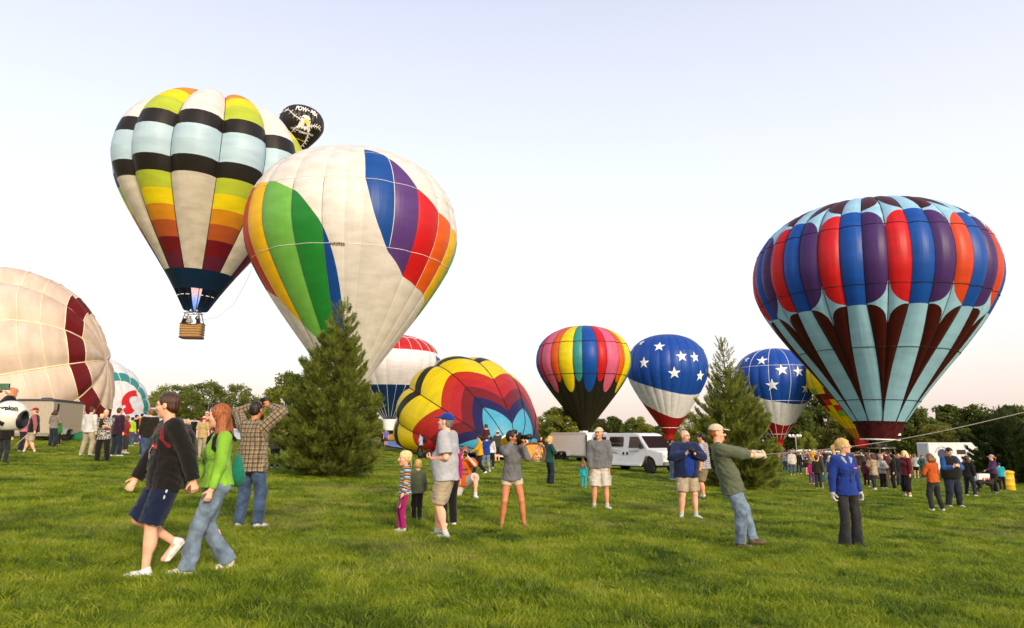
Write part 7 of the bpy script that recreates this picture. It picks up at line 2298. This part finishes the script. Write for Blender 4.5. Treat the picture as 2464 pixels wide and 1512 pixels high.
def trailer(label, corner, heading, L_, W_, H_, mat, roofmat, wheels, z0=.42, flip=1, cornermat=None, vent=True, name='cargo_trailer'):
    """corner: ground point under the near corner; heading: direction of the long side away from it"""
    root = empty(name, corner, heading)
    tag(root, label, 'trailer')
    o = MB().box((L_ / 2, flip * W_ / 2, z0 + (H_ - z0) / 2), (L_, W_, H_ - z0)); o.build('trailer_box', mat, root, False, .05)
    rp = [(-.02, H_ - .10), (-.02, H_ - .01), (.10, H_ + .07), (L_ - .10, H_ + .07), (L_ + .02, H_ - .01), (L_ + .02, H_ - .10)]
    MB().prism(rp, -.02 if flip > 0 else -W_ - .02, W_ + .02 if flip > 0 else .02, 'xz').build('trailer_roof', roofmat, root, False, .03)
    if cornermat is not None:
        for x, y in ((0, 0), (L_, 0), (0, W_), (L_, W_)):
            MB().box((x, flip * y, z0 + (H_ - z0) / 2 - .05), (.11, .11, H_ - z0 - .14)).build('corner_trim', cornermat, root, False, .02)
    if vent: MB().box((L_ * .35, flip * W_ / 2, H_ + .12), (.5, .5, .14)).build('roof_vent', roofmat, root, False, .04)
    MB().box((L_ / 2, flip * W_ / 2, z0 - .06), (L_ * .98, W_ * .9, .10)).build('frame', TRIM, root)
    for x in wheels:
        for y in (-.02, W_ + .02): wheel(root, (x, flip * y, .34), .34, .22, 'y', -flip if y < 1 else flip)
    fx0, fx1 = min(wheels) - .48, max(wheels) + .48
    for y in (-.10, W_ + .10):
        a = [(fx0, .42), (fx0 + .10, .66), (fx0 + .26, .76), (fx1 - .26, .76), (fx1 - .10, .66), (fx1, .42), (fx1 - .06, .42), (fx1 - .15, .62), (fx1 - .28, .71), (fx0 + .28, .71), (fx0 + .15, .62), (fx0 + .06, .42)]
        MB().prism(a, flip * y - .13, flip * y + .13, 'xz').build('fender', TRIM, root)
    return root

c_ = ground_at(1412, 1113)
t1 = trailer('white ribbed cargo trailer with tandem wheels hitched behind the van', c_, math.atan2(.83, -.56), 4.3, 2.05, 2.05, ribbed((.90, .89, .85), 'white_siding'), VANW, (2.45, 3.35), flip=-1, cornermat=plain('dark_corner', (.10, .10, .09), .4, .5))
MB().box((.9, .012, 1.28), (.02, .02, .02)).build('marker_lamp', plain('amber_lamp', (.6, .2, .02), .3), t1)
c_ = ground_at(118, 1063)
t2 = trailer('tan cargo trailer in front of the huge tan balloon', c_, math.atan2(.99, -.12), 3.6, 2.0, 2.35, plain('tan_paint', (.42, .35, .27), .35, .1, var=.08), plain('dark_roof', (.05, .06, .07), .35), (1.75,), flip=1, cornermat=plain('tan_corner', (.50, .44, .36), .3, .4))
plate_text('lettering', 'Xtreme', .26, plain('gold_print', (.55, .36, .04), .5), (2.75, -.004, .95), (1, 0, 0), (0, 0, 1), t2, shear=.3)
MB().box((.55, -.01, 1.95), (.20, .03, .42)).build('trailer_lamp', DARK, t2, False, .05)
c_ = ground_x(2240, 62)
t3 = trailer('white rounded trailer behind the right crowd, left of the right edge pine', c_, math.atan2(-.10, 1.0), 5.4, 2.1, 2.75, VANW, VANW, (3.2, 3.9), flip=1, vent=False)
MB().box((2.75, -.004, 2.0), (.75, .02, .40)).build('service_window', GLASS, t3)
em = plain('dark_emblem', (.04, .03, .10), .5)
link_mesh('round_emblem', [(1.15 + .40 * math.cos(a), -.006, 1.85 + .42 * math.sin(a)) for a in np.linspace(0, 6.28, 20, endpoint=False)], [tuple(range(20))], em, t3, False)
_v2, _f2 = text_mesh("MAKIN' FRIENDS", .24)
_a = -_v2[:, 0] / .62 + math.pi / 2
link_mesh('lettering', np.stack([1.15 + (.55 + _v2[:, 1]) * np.cos(_a), np.full(len(_v2), -.008), 1.85 + (.55 + _v2[:, 1]) * np.sin(_a)], 1), _f2, plain('navy_print', (.03, .05, .20), .5), t3, False)

def car(label, px, y, heading, col, suv=True):
    root = empty('parked_car', ground_x(px, y), heading)
    tag(root, label, 'car', 'cars parked behind the right crowd')
    h = 1.78 if suv else 1.45
    o_ = [(2.25, .40), (2.32, .62), (2.25, .92), (1.15, 1.05), (.55, h - .12), (.30, h), (-1.75, h), (-2.15, h - .16), (-2.32, 1.0), (-2.34, .42)]
    o_ += [(-1.42 + .42 * math.cos(a), .38 + .42 * math.sin(a)) for a in np.linspace(math.pi, 0, 7)] + [(1.42 + .42 * math.cos(a), .38 + .42 * math.sin(a)) for a in np.linspace(math.pi, 0, 7)]
    b = MB().prism(o_, -.9, .9, 'xz'); v = np.vstack(b.v); v[:, 1] *= 1 - .16 * np.clip((v[:, 2] - 1.0) / .7, 0, 1); b.v = [v]
    b.build('car_body', plain('car_paint', col, .25, .3, var=.04, spec=.6), root, False, .04)
    yy = lambda z: .9 * (1 - .16 * max(0, min(1, (z - 1.0) / .7))) + .006
    for sd in (-1, 1):
        for q in ([(-2.05, 1.12), (-1.05, 1.12), (-1.05, h - .16), (-1.9, h - .16)], [(-.95, 1.12), (-.05, 1.12), (-.05, h - .14), (-.95, h - .14)], [(.05, 1.12), (.98, 1.12), (.50, h - .16), (.05, h - .14)]):
            link_mesh('side_window', [(x, sd * yy(z), z) for x, z in q], [(0, 1, 2, 3)], GLASS, root, False)
        for x in (-1.42, 1.42): wheel(root, (x, sd * .80, .36), .36, .22, 'y', sd)
    link_mesh('windscreen', [(1.12, -.74, 1.10), (1.12, .74, 1.10), (.60, .68, h - .12), (.60, -.68, h - .12)], [(0, 1, 2, 3)], GLASS, root, False).location = (.03, 0, .02)
car('silver sport utility car behind the right crowd, left of the blue fleece', 2010, 80, .25, (.48, .48, .47))
car('white car behind the crowd right of the slim pine', 1950, 88, .1, (.62, .62, .60))
car('dark car behind the crowd near the maroon skirt', 2085, 86, .2, (.05, .05, .06))
car('pale car far behind the red jacket', 2200, 92, -.1, (.55, .56, .58), False)
car('white van like car behind the walking couple', 430, 72, .05, (.68, .68, .68))
car('white car behind the yellow check shirt', 520, 74, .0, (.66, .66, .66), False)

# ------------------------------------------------------------------ tarp, basket, barrel and other ground things
def tarp():
    q = [ground_at(*p) for p in TARP_PX]
    rng = np.random.default_rng(8)
    P_ = np.array(q); c = P_.mean(0)
    V, rows = [c + np.array([0, 0, .05])], 7
    n = len(P_)
    ring = []
    for k in range(n):
        for j in range(6): ring.append(P_[k] * (1 - j / 6) + P_[(k + 1) % n] * j / 6)
    ring = np.array(ring); m = len(ring)
    for r in range(1, rows + 1):
        for p in ring:
            x = c + (p - c) * r / rows
            V.append((x[0] + rng.normal(0, .06), x[1] + rng.normal(0, .06), gz(x[0]) + .08 + .05 * rng.uniform() + .03 * math.sin(x[0] * 3)))
    F_ = [(0, 1 + i, 1 + (i + 1) % m) for i in range(m)] + [(1 + (r - 1) * m + i, 1 + r * m + i, 1 + r * m + (i + 1) % m, 1 + (r - 1) * m + (i + 1) % m) for r in range(1, rows) for i in range(m)]
    tag(link_mesh('ground_tarp', [tuple(x) for x in V], F_, plain('blue_tarp', (.035, .12, .42), .38, var=.25, scale=1.2, bump=.3), None, True), 'crinkled blue tarp spread under the zigzag balloon', 'tarp')
tarp()

def tipped_basket():
    g = ground_at(1283, 1112)
    root = empty('balloon_basket', g, .15)
    tag(root, 'orange balloon basket lying on its side by the zigzag balloon mouth', 'basket')
    om = plain('orange_canvas', (.62, .26, .05), .7, var=.2, scale=5)
    MB().box((0, .5, .62), (1.5, 1.2, 1.2)).build('basket_wall', om, root, False, .12)
    fr = MB()
    for a, b in (((-.2, -.15, .05), (.45, -.15, 1.15)), ((.45, -.15, 1.15), (.70, -.15, .05)), ((-.2, -.15, .05), (.70, -.15, .05)), ((-.2, -.15, .05), (.62, -.15, .6)), ((.1, -.15, .62), (.70, -.15, .05))): fr.tube([a, b], .03, 6)
    fr.build('burner_frame', STEEL, root, True)
    P_ = [(.78 * math.cos(a), -.12, .62 + .60 * math.sin(a)) for a in np.linspace(0, 6.28, 20)]
    MB().tube(P_, .06, 6, False).build('padded_rim', LEATHER, root, True)
tipped_basket()

def barrel():
    root = empty('waste_barrel', ground_at(2428, 1181)); tag(root, 'yellow waste barrel under the pine at the right edge', 'barrel')
    ym = plain('yellow_paint', (.70, .44, .02), .45, var=.15, scale=3)
    MB().lathe([(.29, 0), (.30, .03), (.30, .28), (.315, .30), (.30, .32), (.30, .58), (.315, .60), (.30, .62), (.30, .86), (.315, .88), (.30, .90)], (0, 0, 0), 28).build('drum', ym, root, True)
    MB().lathe([(.33, .90), (.335, .94), (.30, .99), (.15, 1.03), (.02, 1.04)], (0, 0, 0), 28).build('lid', ym, root, True)
barrel()

def sign_box():
    root = empty('cargo_box', ground_at(2372, 1170), .1); tag(root, 'white box with red letters beside the dog at right', 'box')
    MB().box((0, .25, .40), (.85, .5, .62)).build('box_shell', VANW, root, False, .05)
    plate_text('lettering', 'AW', .30, plain('red_print2', (.45, .03, .03), .5), (0, -.004, .36), (1, 0, 0), (0, 0, 1), root, bold=.02, shear=.3)
    MB().box((-.3, .0, .76), (.14, .05, .06)).build('latch', DARK, root)
sign_box()

def dog():
    g = ground_at(2374, 1186)
    root = empty('dog', g, math.radians(-10)); tag(root, 'black dog standing before the white box at right', 'dog')
    v = Vol()
    v.ell((.16, 0, .46), (.20, .12, .15), .05); v.ell((-.20, 0, .48), (.22, .10, .12), .06)
    v.cap((.26, 0, .52), (.42, 0, .62), .085, .065, .04); v.ell((.47, 0, .65), (.09, .065, .07), .03); v.cap((.52, 0, .63), (.61, 0, .60), .042, .028, .02)
    for sy in (-1, 1):
        v.cap((.44, sy * .06, .69), (.42, sy * .085, .61), .03, .018, .01)
        v.cap((.24, sy * .085, .40), (.25, sy * .085, .20), .055, .032, .03); v.cap((.25, sy * .085, .20), (.26, sy * .085, .04), .030, .026, .015); v.cap((.26, sy * .085, .03), (.31, sy * .085, .03), .028, .022, .01)
        v.cap((-.30, sy * .08, .44), (-.24, sy * .085, .27), .085, .048, .03); v.cap((-.24, sy * .085, .27), (-.37, sy * .085, .17), .046, .028, .015); v.cap((-.37, sy * .085, .17), (-.34, sy * .085, .04), .027, .025, .012); v.cap((-.34, sy * .085, .03), (-.28, sy * .085, .03), .027, .022, .01)
    v.cap((-.40, 0, .52), (-.60, 0, .42), .03, .014, .03)
    v.noise(.006, 60, 4)
    vol_obj('body', v, .016, plain('black_fur', (.018, .013, .010), .7, var=.3, scale=30), root)
    MB().tube([(.33 + .0 * math.cos(a), .085 * math.cos(a), .565 + .085 * math.sin(a)) for a in np.linspace(0, 6.28, 16)], .012, 5, False).build('collar', plain('red_collar', (.3, .02, .02), .6), root, True)
dog()

def light_pole():
    g = ground_x(1919, 112); t = at_depth(1916, 1048, 112)
    h = t[2] - g[2]
    root = empty('floodlight_pole', g); tag(root, 'slim floodlight pole in front of the small rounded tree', 'lamp')
    gm = plain('galvanised', (.42, .42, .40), .5, .4)
    MB().tube([(0, 0, 0), (-.06, 0, h * .9), (-.08, 0, h)], [.10, .075, .06], 8).build('pole', gm, root, True)
    MB().box((-.08, 0, h - .25), (1.9, .08, .08)).build('crossarm', gm, root)
    for x in (-.9, -.35, .35, .8):
        e = MB().lathe([(.06, -.12), (.22, -.02), (.25, .08), (.05, .12)], (x - .08, -.08, h - .05), 12, 'y'); e.build('floodlight', plain('lamp_glass', (.75, .75, .72), .3), root, True)
light_pole()

def green_bag():
    g = ground_at(186, 1062)
    root = empty('balloon_bag', g); tag(root, 'crumpled green bag on the grass by the tan trailer', 'bag')
    v = Vol(); v.ell((0, 0, .2), (.5, .35, .32), .05); v.ell((.25, .1, .35), (.3, .25, .28), .1); v.noise(.03, 16, 2); v.cut((0, 0, .01), (0, 0, -1))
    vol_obj('sack', v, .03, plain('green_canvas', (.015, .12, .05), .7), root)
green_bag()
tag(MB().lathe([(.035, 0), (.05, .11), (.045, .11), (.03, .01)], ground_at(236 * .613, 1063) * np.array([1, 1, 1]), 12).build('paper_cup', plain('paper', (.75, .74, .72), .7), None, True), 'white paper cup on the grass by the tan trailer wheel', 'cup')

# ------------------------------------------------------------------ things carried
CAMB = plain('camera_black', (.018, .018, .02), .4)
def camera_thing(label, pos, d, lens=.10, big=1.0, up=(0, 0, 1)):
    root = empty('camera', pos); tag(root, label, 'camera', 'cameras in hand')
    d = _unit(d); r = _unit(np.cross(d, up)); u = np.cross(r, d)
    R_ = np.stack([r, d, u], 1)
    MB().box((0, 0, 0), (.13 * big, .06 * big, .09 * big), R_).box(u * .058 * big, (.055 * big, .05 * big, .035 * big), R_).build('camera_body', CAMB, root, False, .008)
    MB().tube([d * .02, d * (.02 + lens * .6), d * (.02 + lens * .6), d * (.03 + lens)], [.036 * big, .036 * big, .042 * big, .044 * big], 16).build('lens', CAMB, root, True)
    return root
def wdir(info, d):
    a = -info['yaw']; c_, s_ = math.cos(a), math.sin(a)
    return np.array([c_ * d[0] - s_ * d[1], s_ * d[0] + c_ * d[1], d[2]])
def mid_hands(i, off=(0, 0, 0)): return to_world(i, (i['wr'][0] + i['wr'][1]) / 2 + np.array(off))
camera_thing('black camera with long lens held by the man in the blue cap', mid_hands(bluecap, (-.02, .08, .04)), wdir(bluecap, (-.1, 1, .02)), .12, 1.05)
hdw = lambda i, p: to_world(i, i['hd'](*p))
camera_thing('black camera with long lens at the eye of the woman in grey hoodie', hdw(shooter, (.0, .155, .0)), wdir(shooter, shooter['Rh'] @ np.array([0, 1, .02])), .18, 1.1)
camera_thing('black camera held up by the kneeling man in orange', hdw(crouch, (.0, .15, .0)), wdir(crouch, crouch['Rh'] @ np.array([0, 1, 0])), .07, 1.0)
camera_thing('black camera at the chest of the man in the navy jacket', mid_hands(bluejk, (-.0, .07, .07)), wdir(bluejk, (.15, 1, 0)), .08, 1.0)
camera_thing('small camera raised by the man in the plaid shirt', to_world(plaid, (plaid['wr'][0] + plaid['wr'][1]) / 2 + np.array([0, .06, .06])), wdir(plaid, (0, 1, .5)), .07, .9)

def flat_phone(label, pos, d, w=.14, h=.075, screen=None):
    root = empty('phone', pos); tag(root, label, 'phone')
    d = _unit(d); r = _unit(np.cross(d, (0, 0, 1))); u = np.cross(r, d); R_ = np.stack([r, d, u], 1)
    MB().box((0, 0, 0), (w, .012, h), R_).build('phone_body', CAMB, root, False, .004)
    sc_, nt, b = new_mat('phone_screen')
    n = nt.nodes.new('ShaderNodeTexNoise'); n.inputs['Scale'].default_value = 18
    rr_ = nt.nodes.new('ShaderNodeValToRGB'); rr_.color_ramp.elements[0].position = .45; rr_.color_ramp.elements[0].color = (.01, .02, .01, 1); rr_.color_ramp.elements[1].position = .6; rr_.color_ramp.elements[1].color = (.10, .22, .12, 1)
    nt.links.new(n.outputs['Fac'], rr_.inputs['Fac']); nt.links.new(rr_.outputs['Color'], b.inputs['Base Color']); nt.links.new(rr_.outputs['Color'], b.inputs['Emission Color']); b.inputs['Emission Strength'].default_value = .5; b.inputs['Roughness'].default_value = .1
    MB().box(-d * .0065, (w * .88, .004, h * .86), R_).build('screen', sc_, root)
flat_phone('phone held sideways at the left edge', at_depth(8, 931, 7.06), (0.0, 1, 0), .14, .066)

def helmet():
    p = at_depth(24, 1004, 6.93)
    root = empty('motorcycle_helmet', p, math.radians(14)); tag(root, 'white and black motorcycle helmet hung on the raised arm at left', 'helmet')
    w = Vol(); w.ell((0, 0, 0), (.165, .185, .165), .01); w.ell((.10, -.02, -.02), (.11, .10, .085), .02, sub=True); w.cut((0, 0, -.13), (0, 0, -1))
    vol_obj('shell', w, .009, plain('helmet_white', (.70, .68, .60), .25, spec=.6, var=.08), root)
    b = Vol(); b.ell((.095, -.02, -.02), (.085, .115, .10), .01); b.ell((.16, -.02, -.02), (.07, .09, .075), .01, sub=True)
    vol_obj('opening_trim', b, .009, plain('helmet_black', (.02, .02, .022), .4), root)
    st = MB(); st.tube([(-.10, -.155, .06), (-.05, -.175, -.03), (.02, -.165, -.075)], .022, 6); st.tube([(-.12, -.12, -.07), (-.02, -.17, -.12)], .018, 6)
    st.build('black_stripe', plain('helmet_black', (.02, .02, .022), .4), root, True)
    v_, f_ = text_mesh('orpion', .062, bold=.003)
    a = v_[:, 0] / .17
    P_ = np.stack([.04 + .172 * np.sin(a), -.172 * np.cos(a) * .98, .085 + v_[:, 1] - .25 * (a ** 2) * .1], 1) * np.array([1, 1.02, 1])
    link_mesh('lettering', P_, f_, plain('helmet_black', (.02, .02, .022), .4), root, False)
helmet()

def stick():
    a = to_world(vestman, vestman['wr'][1] + np.array([0, .02, -.10])); 
    b = a + wdir(vestman, (.12, .52, -.62))
    tag(MB().tube([a, (a + b) / 2 + np.array([0, 0, .02]), b], [.022, .02, .016], 7).build('walking_stick', plain('stick_wood', (.42, .25, .12), .7, var=.3), None, True), 'pale wooden walking stick held by the man in the red cap', 'stick')
stick()

def backpack(label, info, col, strap, sc=1.0, low=0.0):
    root = empty('backpack', info['g'], -info['yaw']); tag(root, label, 'backpack')
    T_ = info['T']; v = Vol(); c = T_(0, -.185, .26 - low)
    v.ell(c, (.14 * sc, .075 * sc, .20 * sc), .03); v.ell(c + np.array([0, -.035, -.08]), (.11 * sc, .06, .09 * sc), .05); v.noise(.02, 22, 3)
    vol_obj('bag', v, .014, cloth(col), root)
    for sx in (-1, 1):
        P_ = [T_(sx * .11, -.13, .44), T_(sx * .135, -.06, .515), T_(sx * .14, .02, .528), T_(sx * .15, .085, .46), T_(sx * .168, .095, .37), T_(sx * .19, .03, .29)]
        st = Vol()
        for q in range(len(P_) - 1): st.cap(P_[q], P_[q + 1], .020, .020, .01)
        vol_obj('strap', st, .012, cloth(strap), root)
backpack('dark backpack with red straps on the man in the black hoodie', man, srgb(30, 22, 24), srgb(150, 22, 40))
backpack('teal green backpack on the young woman in lime', girl, srgb(20, 130, 105), K['black'], .85, .14)

def bottle():
    p = to_world(stripeg, stripeg['wr'][0] + np.array([-.02, .03, -.12]))
    root = empty('water_bottle', p); tag(root, 'dark red water bottle in the hand of the striped girl', 'bottle')
    d = _unit(wdir(stripeg, (-.2, .35, -.9)))
    MB().tube([-d * .05, -d * .03, d * .10, d * .12], [.012, .033, .036, .030], 14).build('flask', plain('bottle_red', (.16, .01, .04), .25, spec=.5), root, True)
    MB().tube([-d * .085, -d * .05], [.016, .018], 12).build('cap', CAMB, root, True)
bottle()

def shoulder_bag():
    g = ground_at(1020, 1097)
    root = empty('shoulder_bag', g + np.array([.05, -.22, .98])); tag(root, 'black shoulder bag on the man crossing the tarp', 'bag')
    v = Vol(); v.ell((0, 0, 0), (.20, .07, .16), .02); vol_obj('bag', v, .02, cloth(K['black']), root)
    MB().tube([(.1, 0, .1), (.0, .1, .5), (-.1, .05, .1)], .018, 5).build('strap', cloth(K['black']), root, True)
shoulder_bag()

# ------------------------------------------------------------------ the crown rope
def rope():
    a = to_world(roper, (roper['wr'][0] + roper['wr'][1]) / 2 + np.array([0, .07, .0]))
    b = at_depth(2500, 984, 8.4)
    P_ = []
    for k in np.linspace(0, 1, 24):
        p = a * (1 - k) + b * k; p = p - np.array([0, 0, .10 * math.sin(math.pi * k)]); P_.append(p)
    dirn = _unit(a - b)
    P_ = [a + dirn * .10 + np.array([0, 0, -.02])] + P_
    tag(MB().tube(P_, .0065, 6).build('tether_rope', plain('rope', (.36, .33, .26), .8, var=.25, scale=60), None, True), 'pale rope stretched from the gloved hands to the right edge', 'rope')
rope()
